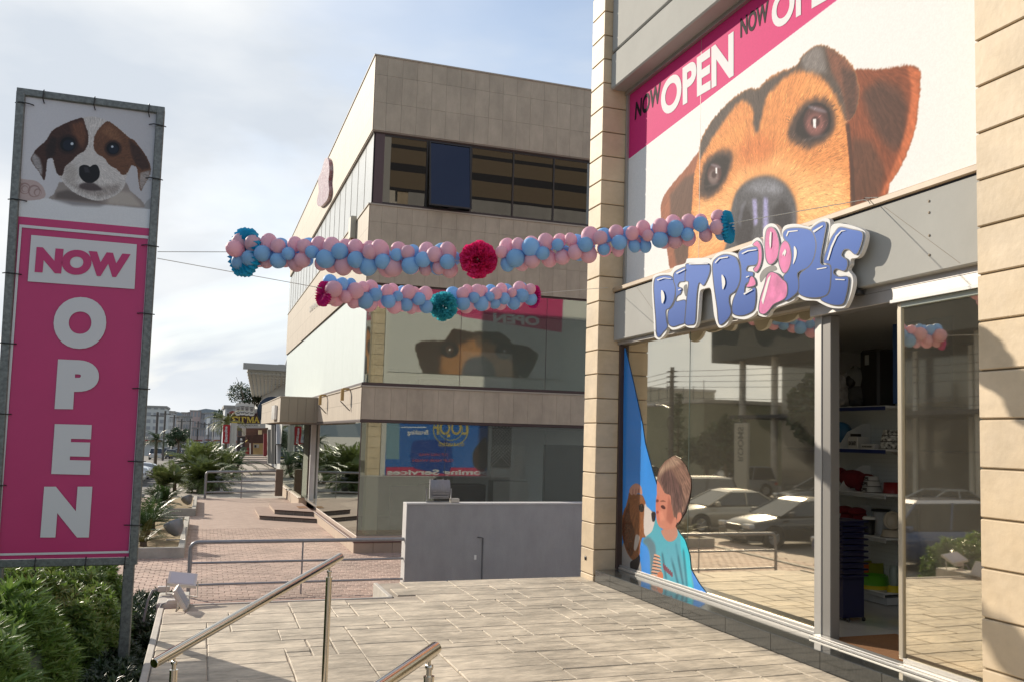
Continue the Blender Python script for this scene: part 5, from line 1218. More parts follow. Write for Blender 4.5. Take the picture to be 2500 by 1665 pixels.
# lamp arms on the first band, each with its slanting shadow modelled dark
for px_ in ((788, 976, 999), (843, 963, 980)):
    c0 = at(px_[0], px_[1], 'X', X2-.12)
    m_ = MB(); m_.box(X2-.20, X2-.002, c0.y-.06, c0.y+.06, 3.24-.0, 3.29)
    m_.box(X2-.24, X2-.16, c0.y-.07, c0.y+.07, c0.z-.16, 3.26)
    m_.build('lamp_arm', mat('brass_lamp', (.42, .27, .10), .4, .3), b2)
    m_ = MB(); m_.prism([(X2-.24, c0.y+.06, c0.z-.16), (X2-.16, c0.y+.06, c0.z-.22), (X2-.02, c0.y-.30, c0.z-.42), (X2-.08, c0.y-.30, c0.z-.38)], (0, -.04, -.03)); m_.build('lamp_head', mat('arm_shadow_tone', (.09, .07, .06), .5), b2)  # dark slanted shape standing for the arm's cast shadow on the wall
# alarm box, emblem, small raised lettering
al = at(862, 562, 'X', X2-.06); MB().bbox(X2-.16, X2, al.y-.22, al.y+.22, al.z-.28, al.z+.35, .02).build('alarm_box', mat('aged_plastic', (.45, .41, .33), .6), b2)
MB().bbox(X2-.14, X2-.01, al.y-.20, al.y+.20, al.z-.42, al.z-.282, .02).build('alarm_lens', mat('rust_red', (.30, .07, .03), .4), b2)
em = crop(680, 100, .3827); emp = [(298,752),(318,760),(324,830),(318,900),(322,960),(312,1010),(290,1040),(268,1058),(248,1050),(246,1015),(256,960),(252,890),(268,850),(282,800)]
q = [at(a, b, 'X', X2-.12) for a, b in em(smooth(emp, 3))]
emb = MB().prism(q, (.12, 0, 0)).build('emblem', mat('wrapped_pink_emblem', (.30, .07, .09), .25, var=.5, vscale=5, bump=.8, bscale=9, col2=(.55, .42, .40)), b2)
cl_ = crop(540, 480, .3822)
q = [at(a, b, 'X', X2-.03) for a, b in cl_([(562,742),(612,700),(612,668),(562,708)])]
text_quad('raised_letters', 'DIGHENIS', *q, mat('letter_grey', (.3, .28, .25), .5), b2, .02)
MB().box(X2+.4, X2+1.6, 39, 40, 11.5, 12.2).build('roof_box', M_int, b2)
# ------------------------------------------------------------------ entrance steps
def Zp(x, y, z): return at(x, y, 'Z', z)
M_stp = mat('step_paving', (.36, .25, .20), .8, var=.12, vscale=6); M_rz = mat('step_riser', (.20, .16, .13), .8, rnd=.06)
st = thing('entrance_steps', 'two low tan steps with brown nosings at the glass entrance of the office block', 'steps', (2.6, 30, G0))
def stepb(fl_, fr, bl_, z0, z1):
    fl_, fr, bl_ = Zp(*fl_, z1), Zp(*fr, z1), Zp(*bl_, z1); fr.x = X2-.06; br_ = Vector((X2-.06, bl_.y, z1)); d = z1-z0
    o = MB().prism([fl_, fr, br_, bl_], (0, 0, -.03)).build('tread', M_stp, st)
    MB().prism([fl_+Vector((.03, .03, -.03)), Vector((fr.x, fr.y+.03, z1-.03)), br_+Vector((0, 0, -.03)), bl_+Vector((.03, 0, -.03))], (0, 0, -d)).build('riser', mat('plinth_panel_side', (0, 0, 0)), st)
    n = 4
    for i in range(n):
        a = fl_.lerp(fr, i/n); b = fl_.lerp(fr, (i+1)/n); a.y += .012; b.y += .012
        MB().prism([a+Vector((.01, 0, -.032)), b+Vector((-.004, 0, -.032)), b+Vector((-.004, 0, -d+.0)), a+Vector((.01, 0, -d+.0))], (0, .016, 0)).build('riser_panel', M_rz, st)
    MB().prism([fl_+Vector((0, -.004, .0)), fr+Vector((0, -.004, .0)), fr+Vector((0, -.004, -.035)), fl_+Vector((0, -.004, -.035))], (0, .003, 0)).build('nosing', M_brown, st)
stepb((633, 1257.5), (769, 1265.7), (621, 1237), G0, -.72)
stepb((670, 1243), (768.8, 1248.6), (656, 1227), -.72, -.57)
mt = Zp(762, 1237, -.565); MB().bbox(mt.x-.5, X2-.1, mt.y-.5, mt.y+.4, -.568, -.555, .004).build('doormat', mtm, label='small orange brown doormat on the entrance steps of the office block', cat='doormat')
# ------------------------------------------------------------------ north wall of the shop (seen mirrored in the neighbour's glass)
YN = 13.70
def NP(x, y):
    q = at(x, y, 'Y', 2*(Y2+.05)-YN); return (q.x, q.z)
n7 = crop(660, 680, .4336)
def N7(pts): return [NP(x, y) for x, y in n7(pts)]
tl_ = N7([(680,60)])[0]; brr = N7([(1640,560)])[0]
U0, U1, V0, V1 = tl_[0], brr[0], brr[1]-.05, tl_[1]+1.2
cn = Canvas(U0, U1, V0, V1, 700, (205, 205, 203))
cn.paint(cn.mask(smooth(N7([(820,370),(900,350),(980,350),(1000,320),(1040,285),(1120,300),(1180,300),(1290,305),(1340,340),(1370,370),(1440,380),(1500,420),(1495,470),(1440,560),(1400,540),(1380,600),(960,600),(940,540),(880,550),(840,480)])), 2, 8), (70, 50, 38))
cn.paint(blur(cn.mask(N7([(960,440),(1000,400),(1100,360),(1160,330),(1220,350),(1320,400),(1370,480),(1385,620),(950,620)]), 0), 8), (176, 122, 72), .95)
cn.paint(blur(cn.mask(N7([(1140,320),(1220,320),(1190,380),(1170,390)]), 0), 6), (90, 70, 56), .8)
cn.fur(cn.mask(N7([(820,280),(1500,280),(1500,620),(820,620)]), 2)*(cn.a.mean(2) < .7), N7([(1160, 520)])[0], .25, 6, 20, 4)
for ex, ey in ((1318, 408), (1010, 400)):
    cn.paint(blur(cn.mask(smooth(N7([(ex+52*math.cos(t), ey+44*math.sin(t)) for t in np.linspace(0, 6.28, 10)[:-1]])), 0), 3), (44, 34, 32)); cn.paint(cn.mask(smooth(N7([(ex+24*math.cos(t), ey+26*math.sin(t)) for t in np.linspace(0, 6.28, 10)[:-1]])), 1), (84, 60, 50))
    cn.paint(cn.mask(smooth(N7([(ex+6*math.cos(t), ey+8*math.sin(t)) for t in np.linspace(0, 6.28, 8)[:-1]])), 1), (210, 210, 210))
cn.paint(blur(cn.mask(smooth(N7([(1080,520),(1120,450),(1200,440),(1250,480),(1270,560),(1250,640),(1080,640)])), 0), 6), (70, 68, 74))
cn.poly([(U0, V1), (U1, V1), N7([(1640,305)])[0], N7([(1080,215)])[0], (U0, N7([(1080,215)])[0][1]+1.3)], (196, 56, 112), 1, curve=False)
nb = thing('side_banner', 'second dog banner with pink strip on the side wall of the pet shop', 'banner', (U0, YN, V0))
mb = MB(); mb.quad((U0, YN, V0), (U0, YN, V1), (U1, YN, V1), (U1, YN, V0)); mb.uv = cn.uvf(0, 2); mb.build('print', cn.material('side_banner_print', .4, .3), nb)
q = [Vector((x, YN+.004, z)) for x, z in N7([(1515,268),(1255,250),(1255,195),(1515,215)])]
text_quad('white_lettering', 'OPEN', *q, M_tw, nb, .04)
# ground floor poster
P0 = N7([(655,790)])[0]; P1_ = N7([(1215,1110)])[0]
cg = Canvas(P0[0], P1_[0], P1_[1], P0[1]+.8, 600, (34, 104, 184))
cg.poly(N7([(650,1058),(1200,1062),(1220,1115),(650,1115)]), (190, 44, 92), 1, curve=False)
cg.poly(N7([(650,600),(730,600),(725,1015),(650,1015)]), (120, 158, 176), 1, curve=False)
cg.poly(N7([(800,925),(830,908),(930,906),(1000,912),(1020,950),(1015,1060),(980,1095),(850,1075),(800,1055),(788,1000)]), (12, 66, 150), 2)
cg.poly(N7([(1140,980),(1180,920),(1215,900),(1215,1060),(1150,1060)]), (70, 52, 44), 4)
cg.poly(N7([(735,832),(878,832),(878,838),(735,838)]), (220, 225, 235), 0, curve=False)
ring = cg.mask(smooth(N7([(1015+100*math.cos(t), 850+92*math.sin(t)) for t in np.linspace(0, 6.28, 24)[:-1]])), 1)-cg.mask(smooth(N7([(1015+95*math.cos(t), 850+87*math.sin(t)) for t in np.linspace(0, 6.28, 24)[:-1]])), 1)
cg.paint(np.clip(ring, 0, 1), (206, 178, 84)); ring = cg.mask(smooth(N7([(1015+68*math.cos(t), 850+60*math.sin(t)) for t in np.linspace(0, 6.28, 24)[:-1]])), 1)-cg.mask(smooth(N7([(1015+64*math.cos(t), 850+56*math.sin(t)) for t in np.linspace(0, 6.28, 24)[:-1]])), 1); cg.paint(np.clip(ring, 0, 1), (206, 178, 84))
cg.poly(N7([(1003+(14 if k % 2 == 0 else 6)*math.sin(k*math.pi/5), 882-(14 if k % 2 == 0 else 6)*math.cos(k*math.pi/5)) for k in range(10)]), (214, 186, 70), 0, curve=False)
pst = thing('side_poster', 'blue and pink grooming poster in the side window of the pet shop', 'poster', (P0[0], YN, P1_[1]))
mb = MB(); mb.quad((P0[0], YN, P1_[1]), (P0[0], YN, P0[1]+.8), (P1_[0], YN, P0[1]+.8), (P1_[0], YN, P1_[1])); mb.uv = cg.uvf(0, 2); mb.build('print', cg.material('grooming_poster_print', .4, .3), pst)
def nt_(s, pts, m, b=.03):
    q = [Vector((x, YN+.004, z)) for x, z in N7(pts)]; text_quad('lettering', s, *q, m, pst, b)
nt_('Grooming Services', [(1330,1112),(655,1112),(655,1072),(1330,1072)], M_tw, .035)
nt_('Brushing', [(888,884),(770,884),(770,850),(888,850)], M_tw)
M_gold = mat('gold_print', (.5, .4, .12), .5)
nt_('LOOF', [(1110,878),(915,878),(915,800),(1110,800)], M_gold, .02)
nt_('GUARANTEED', [(1090,942),(945,942),(945,922),(1090,922)], M_gold, .02)
nt_('CUT NAILS WHILE', [(1000,996),(835,996),(835,982),(1000,982)], mat('red_print', (.4, .05, .1), .5)); nt_('CLIP HAIR WASH', [(1030,1030),(800,1030),(800,1014),(1030,1014)], mat('red_print', (0, 0, 0)))
la = at(1200, 1044, 'Y', 2*(Y2+.05)-YN); lb = at(1246, 1140, 'Y', 2*(Y2+.05)-YN)
lw = MB().box(la.x, lb.x, YN, YN+.01, lb.z, la.z+.9).build('lattice_window', M_dark, shop); lt = MB(); n_ = 16; H_ = la.z+.9-lb.z; W_ = lb.x-la.x
for q_ in range(-6, 26):
    for sg_ in (-1, 1):
        z0_ = lb.z+q_*H_/18; a_ = (la.x, YN+.02, z0_); b_ = (lb.x, YN+.02, z0_+sg_*W_)
        if lb.z <= z0_ <= la.z+.9 and lb.z <= z0_+sg_*W_ <= la.z+.9: lt.tube([a_, b_], .012, 4)
lt.build('lattice', M_white, lw)
MB().box(la.x-.12, la.x, YN, YN+.04, lb.z-.1, la.z+1).build('lattice_frame', M_white, lw); MB().box(lb.x, lb.x+.12, YN, YN+.04, lb.z-.1, la.z+1).build('lattice_frame', M_white, lw)
# ------------------------------------------------------------------ planters
def planter(x0, x1, y0, y1, h, label):
    t = thing('planter', label, 'planter', ((x0+x1)/2, y0, G0), 'planted beds along the pavement'); k = .14
    for a in ((x0, x1, y0, y0+k), (x0, x1, y1-k, y1), (x0, x0+k, y0+k, y1-k), (x1-k, x1, y0+k, y1-k)):
        MB().bbox(a[0], a[1], a[2], a[3], G0-.1, G0+h, .012).build('kerb', M_kerb, t)
    MB().box(x0+k, x1-k, y0+k, y1-k, G0, G0+h-.05).build('soil', M_soil, t)
    return t
def pxx(x, y, z=G0): return at(x, y, 'Z', z)
a = pxx(449, 1361); b = pxx(475, 1277); planter(-1.75, a.x, a.y, b.y-.2, .24, 'near raised bed with dry soil, a cycad and a grey spotlight')
a2 = pxx(478, 1258); b2_ = pxx(488, 1224); planter(-1.75, a2.x, a2.y, b2_.y, .24, 'second raised bed with a low green cycad')
M_fr1 = mat('cycad_leaf', (.05, .095, .025), .42, var=.4, vscale=3, trans=.15, rnd=.12); M_fr2 = mat('palm_leaf', (.13, .165, .05), .42, var=.5, vscale=2, trans=.2, rnd=.15)
M_yel = mat('yellow_leaf', (.32, .27, .05), .5, var=.3)
M_tr = mat('palm_trunk', (.12, .09, .06), .95, var=.3, vscale=12, bump=.6)
def frond(mb, p0, az, el, L_, droop, n, ll, lw, R, vee=.5):
    P_ = Vector(p0); d = Vector((math.cos(az)*math.cos(el), math.sin(az)*math.cos(el), math.sin(el))); pts = []
    st_ = L_/n
    for i in range(n+1):
        pts.append(P_.copy()); P_ = P_+d*st_; d = (d+Vector((0, 0, -droop*st_))).normalized()
    mb.tube(pts, [max(.004, .018*(1-i/(n+1))) for i in range(n+1)], 4, cap=False)
    for i in range(1, n+1):
        p = pts[i]; t = (pts[i]-pts[i-1]).normalized(); s_ = t.cross(Vector((0, 0, 1)))
        if s_.length < .05: s_ = Vector((1, 0, 0))
        s_.normalize(); u = s_.cross(t); f = i/n; l = ll*(math.sin(math.pi*min(1, .12+f*.85)))**.5
        for sg_ in (-1, 1):
            for q in (0, .5):
                dd = (s_*sg_*.85+t*(.5+.4*f)+u*(vee*.5+R.uniform(-.15, .1))).normalized(); b_ = p-t*st_*q; w_ = t*lw
                tip = b_+dd*l-Vector((0, 0, l*.22))
                mb.add([b_-w_*.4, b_+dd*l*.5+w_*.5, tip, b_+dd*l*.5-w_*.5], [(0, 1, 2, 3)])
def palm(name, loc, H, nf, L_, label, m, seed, cat='palm', el=(.1, 1.35), droop=.9, ll=.35, lw=.03, trunk=.08, group=None, n=11, stems=1):
    R = random.Random(seed); t = thing(name, label, cat, tuple(loc), group); tb = MB(); mb = MB()
    for s_ in range(stems):
        ox, oy = (R.uniform(-.5, .5), R.uniform(-.5, .5)) if stems > 1 else (0, 0); h = H*R.uniform(.55, 1) if stems > 1 else H
        top = Vector(loc)+Vector((ox*1.3, oy*1.3, h)); tb.tube([Vector(loc)+Vector((ox*.4, oy*.4, -.05)), Vector(loc)+Vector((ox, oy, h*.5)), top], [trunk*1.2, trunk, trunk], 8)
        for k in range(nf):
            frond(mb, top+Vector((0, 0, -.02)), R.uniform(0, 6.28), R.uniform(*el), L_*R.uniform(.75, 1.1), droop*R.uniform(.7, 1.3), n, ll, lw, R)
    tb.build('trunk', M_tr, t); mb.build('crown', m, t); return t
p = pxx(372, 1318, G0+.15); palm('cycad', (-1.25, 26.2, G0+.2), .18, 22, 1.0, 'dark cycad in the near raised bed beside the banner post', M_fr1, 3, 'cycad', (.15, 1.3), .9, .24, .035, .12, 'cycads in the raised beds')
palm('cycad', (-1.2, 24.5, G0+.2), .10, 12, .7, 'small yellowing cycad in front of the grey spotlight', mat('yellowing_leaf', (.13, .12, .03), .5, var=.5, vscale=3), 4, 'cycad', (.2, 1.2), .9, .16, .02, .08, 'cycads in the raised beds')
palm('cycad', (-1.25, 28.6, G0+.2), .18, 22, 1.05, 'spreading cycad at the rear of the near raised bed', M_fr1, 6, 'cycad', (.15, 1.2), .9, .26, .035, .12, 'cycads in the raised beds')
palm('cycad', (-1.25, 36.0, G0+.2), .15, 24, .85, 'green cycad in the second raised bed', M_fr1, 5, 'cycad', (.1, 1.25), .8, .30, .04, .13, 'cycads in the raised beds')
palm('palm_bush', (-1.05, 45.6, G0), .55, 12, 1.0, 'bright green bushy palm clump in front of the row of palms', M_fr2, 11, 'palm', (.2, 1.4), .9, .42, .075, .08, 'palm clumps beside the car park', 10, 3)
palm('palm_bush', (-.1, 48.2, G0), .75, 13, 1.45, 'tall arching palm clump behind the far railing', M_fr2, 12, 'palm', (.1, 1.35), .8, .46, .075, .09, 'palm clumps beside the car park', 12, 5)
palm('palm_bush', (-.2, 53.0, G0), 1.15, 13, 1.7, 'tallest palm clump of the row', M_fr2, 13, 'palm', (.1, 1.35), .8, .46, .075, .09, 'palm clumps beside the car park', 12, 5)
palm('palm_bush', (.85, 57.0, G0), 1.1, 13, 1.7, 'palm clump nearest the red shop flag', M_fr2, 14, 'palm', (.1, 1.35), .8, .46, .075, .09, 'palm clumps beside the car park', 12, 5)
palm('palm_bush', (1.5, 64.0, G0-.1), 1.0, 12, 1.7, 'low dark palm clump at the end of the row', M_fr1, 15, 'palm', (.1, 1.3), .8, .44, .075, .09, 'palm clumps beside the car park', 11, 4)
# grey spotlights in the beds
def spot(x, y, z, Y, s_, label):
    c = at(x, y, 'Y', Y); t = thing('spotlight', label, 'spotlight', tuple(c), 'grey garden spotlights')
    ax = Vector((-.35, .25, .8)).normalized()
    MB().lathe(c, [(.001, -.22*s_), (.09*s_, -.20*s_), (.2*s_, -.05*s_), (.25*s_, .12*s_), (.25*s_, .17*s_), (.22*s_, .17*s_), (.21*s_, .13*s_), (.001, .12*s_)], 16, axis=ax).build('housing', mat('grey_spot', (.22, .23, .24), .4, .3, var=.15), t)
    MB().tube([c+Vector((.26*s_, 0, .02)), c+Vector((.26*s_, 0, -.3*s_)), c+Vector((-.2*s_, 0, -.3*s_))], .015, 6).build('bracket', M_gpaint, t)
spot(428, 1288, 0, 25.4, .95, 'large grey spotlight lying in the near raised bed')
spot(458, 1220, 0, 36.6, .8, 'grey spotlight beside the cycad of the second raised bed')
# far railing and block
xf0 = at(502, 1180, 'Y', 43.9).x; xf1 = at(672, 1180, 'Y', 43.9).x; xf2 = at(690, 1180, 'Y', 43.9).x
railing(xf0, xf1, 43.9, G0, 1.12, 1, 'far grey railing with curved corner beside the palm clumps', 'grey tube railings on the pavement', rr=.05, dz=.06)
MB().bbox(xf1, xf2, 43.75, 44.1, G0+.1, .42, .015).build('stone_post', mat('brown_stone', (.22, .16, .12), .8, var=.1), label='brown stone post at the right end of the far railing', cat='post')
for k, (x, yb, yt, Y) in enumerate(((528, 1197, 1162, 48.0), (556, 1150, 1128, 60))):
    c = at(x, yb, 'Y', Y); d = at(x, yt, 'Y', Y); m_ = MB(); m_.bbox(c.x-.16, c.x+.16, Y-.15, Y+.15, c.z, d.z-.1, .02); m_.bbox(c.x-.20, c.x+.20, Y-.2, Y+.2, d.z-.1, d.z, .02)
    m_.build('bollard', mat('grey_bollard', (.2, .2, .2), .7, var=.2), label=['grey square bollard just behind the far railing', 'smaller grey bollard by the palm row further off'][k], cat='bollard', group='bollards behind the far railing')
# ------------------------------------------------------------------ cars
def car_mesh_parts(L_, W, H, kind, nose):
    h = W/2; hb = H*.56
    if kind == 'suv': bl = [(-L_/2, .35, .62, .80), (-L_/2+.08, .28, .60, .93), (-L_/2+.9, .26, .62, .98), (0, .24, .63, 1.0), (L_/2-1.25, .26, .63, 1.02), (L_/2-.5, .28, .60, .96), (L_/2-.12, .3, .56, .86), (L_/2, .38, .5, .68)]; gh = [(-L_/2+.12, -L_/2+.35), (L_/2-1.35, L_/2-2.1)]
    elif kind == 'hatch': bl = [(-L_/2, .32, .5, .78), (-L_/2+.1, .24, .55, .9), (-L_/2+.8, .22, .6, .93), (0, .2, .62, .93), (L_/2-1.1, .22, .62, .92), (L_/2-.5, .22, .58, .82), (L_/2-.12, .24, .52, .7), (L_/2, .3, .45, .55)]; gh = [(-L_/2+.1, -L_/2+.6), (L_/2-1.05, L_/2-2.0)]
    else: bl = [(-L_/2, .34, .5, .80), (-L_/2+.1, .24, .55, .93), (-L_/2+.9, .22, .6, .96), (0, .2, .62, .93), (L_/2-1.2, .22, .62, .91), (L_/2-.5, .22, .58, .80), (L_/2-.14, .24, .50, .68), (L_/2, .3, .42, .54)]; gh = [(-L_/2+.75, -L_/2+1.5), (L_/2-1.15, L_/2-2.05)]
    body = MB(); rings = []
    for x, z0, zm_, z1 in bl:
        e = abs(x)/(L_/2); w0 = h*(1-.16*max(0, e-.75)/.25*1.0)
        rings.append([(x, -w0*.9, z0), (x, -w0, (z0+zm_)/2), (x, -w0, zm_), (x, -w0*.95, z1-.04), (x, -w0*.72, z1), (x, 0, z1+.025), (x, w0*.72, z1), (x, w0*.95, z1-.04), (x, w0, zm_), (x, w0, (z0+zm_)/2), (x, w0*.9, z0)])
    n = 11; vs = [p for r in rings for p in r]
    body.add(vs, [(i*n+k, i*n+(k+1) % n, (i+1)*n+(k+1) % n, (i+1)*n+k) for i in range(len(rings)-1) for k in range(n)], 0, True)
    body.add(rings[0], [tuple(range(n))]); body.add(rings[-1], [tuple(range(n-1, -1, -1))])
    zb = max(b_[3] for b_ in bl[2:5])-.02; (r0, r1), (f0, f1) = gh
    roof = MB(); g = MB(); wt, wb = h*.74, h*.93
    B = [(r0, -wb), (f0, -wb), (f0, wb), (r0, wb)]; T = [(r1, -wt), (f1, -wt), (f1, wt), (r1, wt)]
    g.add([(x, y, zb) for x, y in B]+[(x, y, H-.06) for x, y in T], [(0, 1, 5, 4), (1, 2, 6, 5), (2, 3, 7, 6), (3, 0, 4, 7)])
    roof.add([(r1-.05, -wt-.03, H-.075), (f1+.05, -wt-.03, H-.075), (f1+.05, wt+.03, H-.075), (r1-.05, wt+.03, H-.075), (r1+.15, -wt+.15, H), (f1-.2, -wt+.15, H), (f1-.2, wt-.15, H), (r1+.15, wt-.15, H)], [(0, 1, 5, 4), (1, 2, 6, 5), (2, 3, 7, 6), (3, 0, 4, 7), (4, 5, 6, 7)], 0, False)
    for sy in (-1, 1):
        for (xa, xb_) in ((r0, r1), (f0, f1), ((r0+f0)/2-.1, (r1+f1)/2-.05)):
            roof.tube([(xa, sy*wb*1.003, zb), (xb_, sy*(wt+.02), H-.06)], .032, 5)
    return body, g, roof, bl, zb, f0
def make_car(kind, colr, name, seed):
    L_, W, H = dict(suv=(4.7, 1.9, 1.72), sedan=(4.6, 1.82, 1.44), hatch=(4.05, 1.74, 1.50))[kind]
    body, g, roof, bl, zb, f0 = car_mesh_parts(L_, W, H, kind, 1)
    m = mat('car_paint_'+colr[0], colr[1], .22, .2, coat=.8); t = thing(name, 'x', 'car', (0, 0, 0)); bo = body.build('body', m, t)
    mg = MATS.get('car_glass') or mat('car_glass', (.02, .025, .03), .04, spec=.9)
    g.build('windows', mg, t); roof.build('roof', m, t)
    ty = mat('tyre_rubber', (.02, .02, .02), .8); ri = mat('alloy_rim', (.4, .4, .4), .3, .8)
    R = .33 if kind != 'suv' else .37
    for sx in (-L_/2+.82, L_/2-.85):
        for sy in (-1, 1):
            c_ = (sx, sy*(W/2-.10), R); wv = MB().lathe(c_, [(R*.6, -.11), (R*.95, -.11), (R, -.07), (R, .07), (R*.95, .11), (R*.6, .11)], 20, axis=(0, 1, 0)).build('wheel', ty, t)
            rm = MB(); rm.lathe((c_[0], c_[1]+sy*.085, R), [(R*.62, 0), (R*.60, sy*.02), (R*.52, sy*.0), (.001, sy*.01)], 20, axis=(0, 1, 0))
            for k in range(5):
                a_ = k*1.2566; rm.tube([(c_[0], c_[1]+sy*.10, R), (c_[0]+R*.57*math.cos(a_), c_[1]+sy*.105, R+R*.57*math.sin(a_))], .028, 5)
            rm.build('rim', ri, wv)
            ar = MB(); ar.lathe((sx, sy*(W/2-.035), R), [(R*1.12, -.03), (R*1.14, .034), (R*.98, .0355), (R*.98, -.03)], 20, axis=(0, sy, 0)); ar.build('wheel_arch', ty, t)
    xf = L_/2
    for sy in (-1, 1):
        MB().bbox(xf-.25, xf-.015, sy*W*.46, sy*W*.27, .58, .72, .03).build('headlight', mat('headlight_glass', (.6, .62, .64), .08, .3, coat=.5), t)
        MB().bbox(-xf+.01, -xf+.2, sy*W*.47, sy*W*.30, .68, .84, .02).build('tail_light', mat('tail_light', (.35, .02, .02), .2), t)
        MB().bbox(f0-.35, f0-.16, sy*(W/2+.02), sy*(W/2+.17), zb-.02, zb+.13, .03).build('mirror', m, t)
    MB().bbox(xf-.08, xf+.012, -W*.2, W*.2, .50, .68, .02).build('grille', M_black, t)
    MB().bbox(xf-.1, xf+.005, -W*.34, W*.34, .26, .38, .02).build('air_intake', M_black, t)
    MB().bbox(xf, xf+.02, -.26, .26, .39, .49, .004).build('number_plate', mat('plate_white', (.6, .6, .55), .5), t)
    MB().bbox(-xf-.015, -xf+.02, -.26, .26, .5, .61, .004).build('number_plate', mat('plate_yellow', (.6, .45, .05), .5), t)
    return t
cols = dict(white=(.62, .62, .6), silver=(.33, .34, .35), dark=(.02, .022, .026), blue=(.03, .06, .16), grey=(.10, .105, .11), red=(.25, .02, .02), beige=(.4, .37, .3), black=(.012, .012, .014))
protos = {}
def car(kind, c_, x, y, rz, label, group=None, z=None, name='parked_car'):
    key = (kind, c_)
    if key not in protos: protos[key] = make_car(kind, (c_, cols[c_]), name, 1); o = protos[key]
    else: o = copy_tree(protos[key])
    o.location = (x, y, gz(y) if z is None else z); o.rotation_euler = (0, 0, rz); o['label'] = label
    if group: o['group'] = group
    elif 'group' in o: del o['group']
    return o
GP = 'cars parked nose-in along the pavement'
row = [(12.4, 'hatch', 'grey', 'grey hatchback parked nose-in, nearest to the terrace stairs'), (15.6, 'sedan', 'beige', 'beige saloon parked nose-in level with the street banner'), (19.9, 'suv', 'blue', 'dark blue off-roader parked nose-in beyond the banner'),
       (24.7, 'sedan', 'dark', 'dark saloon parked nose-in beside the near raised bed, next to the pale one'), (28.9, 'sedan', 'beige', 'pale saloon parked nose-in, the largest car mirrored in the shop window'), (32.6, 'suv', 'black', 'black off-roader parked nose-in near the second raised bed'),
       (36.4, 'hatch', 'silver', 'silver hatchback parked nose-in beside the second raised bed'), (40.2, 'sedan', 'dark', 'dark saloon parked nose-in before the far railing'), (44.0, 'hatch', 'white', 'white hatchback parked nose-in beside the far railing'),
       (48.5, 'sedan', 'silver', 'silver saloon parked nose-in behind the first palm clump'),
       (56.6, 'sedan', 'white', 'white saloon whose front shows nearest the banner post'), (59.6, 'suv', 'white', 'white off-roader second in the row right of the banner post'), (62.8, 'sedan', 'silver', 'silver saloon third in the row right of the banner post'),
       (66.0, 'sedan', 'grey', 'grey saloon fourth in the row right of the banner post'), (69.5, 'suv', 'silver', 'silver off-roader at the palm end of the parked row')]
for y, k, c_, lb in row: car(k, c_, -2.85-2.3, y, R_ if (R_ := random.uniform(-.03, .03)) else 0, lb, GP)
GR = 'cars driving on the road in the distance'
def rc(px_, py, kind, c_, lb, rz=math.pi/2, Y=None):
    Y = Y or 150; q = at(px_, py, 'Y', Y); return car(kind, c_, q.x, Y, rz, lb, GR)
rc(383, 1100, 'suv', 'white', 'white off-roader driving away, left in the distant traffic', Y=150)
rc(401, 1100, 'suv', 'dark', 'dark car beside the white off-roader in the distant traffic', Y=165)
rc(419, 1100, 'hatch', 'grey', 'dark grey car with pale rear window in the middle lane of the distant traffic', Y=160)
rc(432, 1100, 'hatch', 'silver', 'silver car right of the dark grey one in the distant traffic', Y=190)
rc(379, 1090, 'sedan', 'silver', 'silver saloon ahead of the white off-roader in the distance', Y=225)
rc(412, 1090, 'sedan', 'white', 'small white saloon beneath the round dark tree', Y=250)
rc(394, 1090, 'hatch', 'red', 'small red hatchback far down the road', Y=270)
rs2 = random.Random(5)
cc_ = ['white', 'silver', 'dark', 'blue', 'white', 'silver', 'grey', 'red']
far_lb = ['white', 'silver', 'dark', 'blue', 'white', 'silver', 'grey', 'red']
k = 0
for Y in (205, 222, 240, 262, 285, 310):
    for px_ in (470, 490, 512, 530):
        c_ = cc_[k % 8]; q = at(px_+rs2.uniform(-5, 5), 1070, 'Y', Y)
        car('sedan' if k % 3 else 'hatch', c_, q.x, Y, rs2.choice((0, math.pi, math.pi/2)), '%s car in the %s row of the distant car park, %s from the left' % (c_, ('front', 'second', 'third', 'fourth', 'fifth', 'last')[(205, 222, 240, 262, 285, 310).index(Y)], ('first', 'second', 'third', 'fourth')[k % 4]), 'cars in the distant car park', gz(Y)+1.1); k += 1
MB().box(-30, 25, 200, 330, -6, gz(205)+1.08).build('far_car_park', M_asph, kind='structure')
# cars of the second lane seen in the shop glass
car('suv', 'silver', -16.5, 47.5, 0.05, 'pale off-roader on the far side of the street, mirrored in the shop window', 'cars across the street', name='parked_car')
car('sedan', 'dark', -15.5, 58, 0.0, 'dark saloon across the street below the flat grey building', 'cars across the street')
car('hatch', 'grey', -15.5, 38, 0.1, 'grey hatchback across the street near the canopy building', 'cars across the street')
car('sedan', 'silver', -15.5, 30, 0.1, 'silver saloon across the street opposite the shop', 'cars across the street')
car('suv', 'dark', -10, 20, 1.57, 'dark off-roader standing in the road opposite the shop', 'cars across the street')
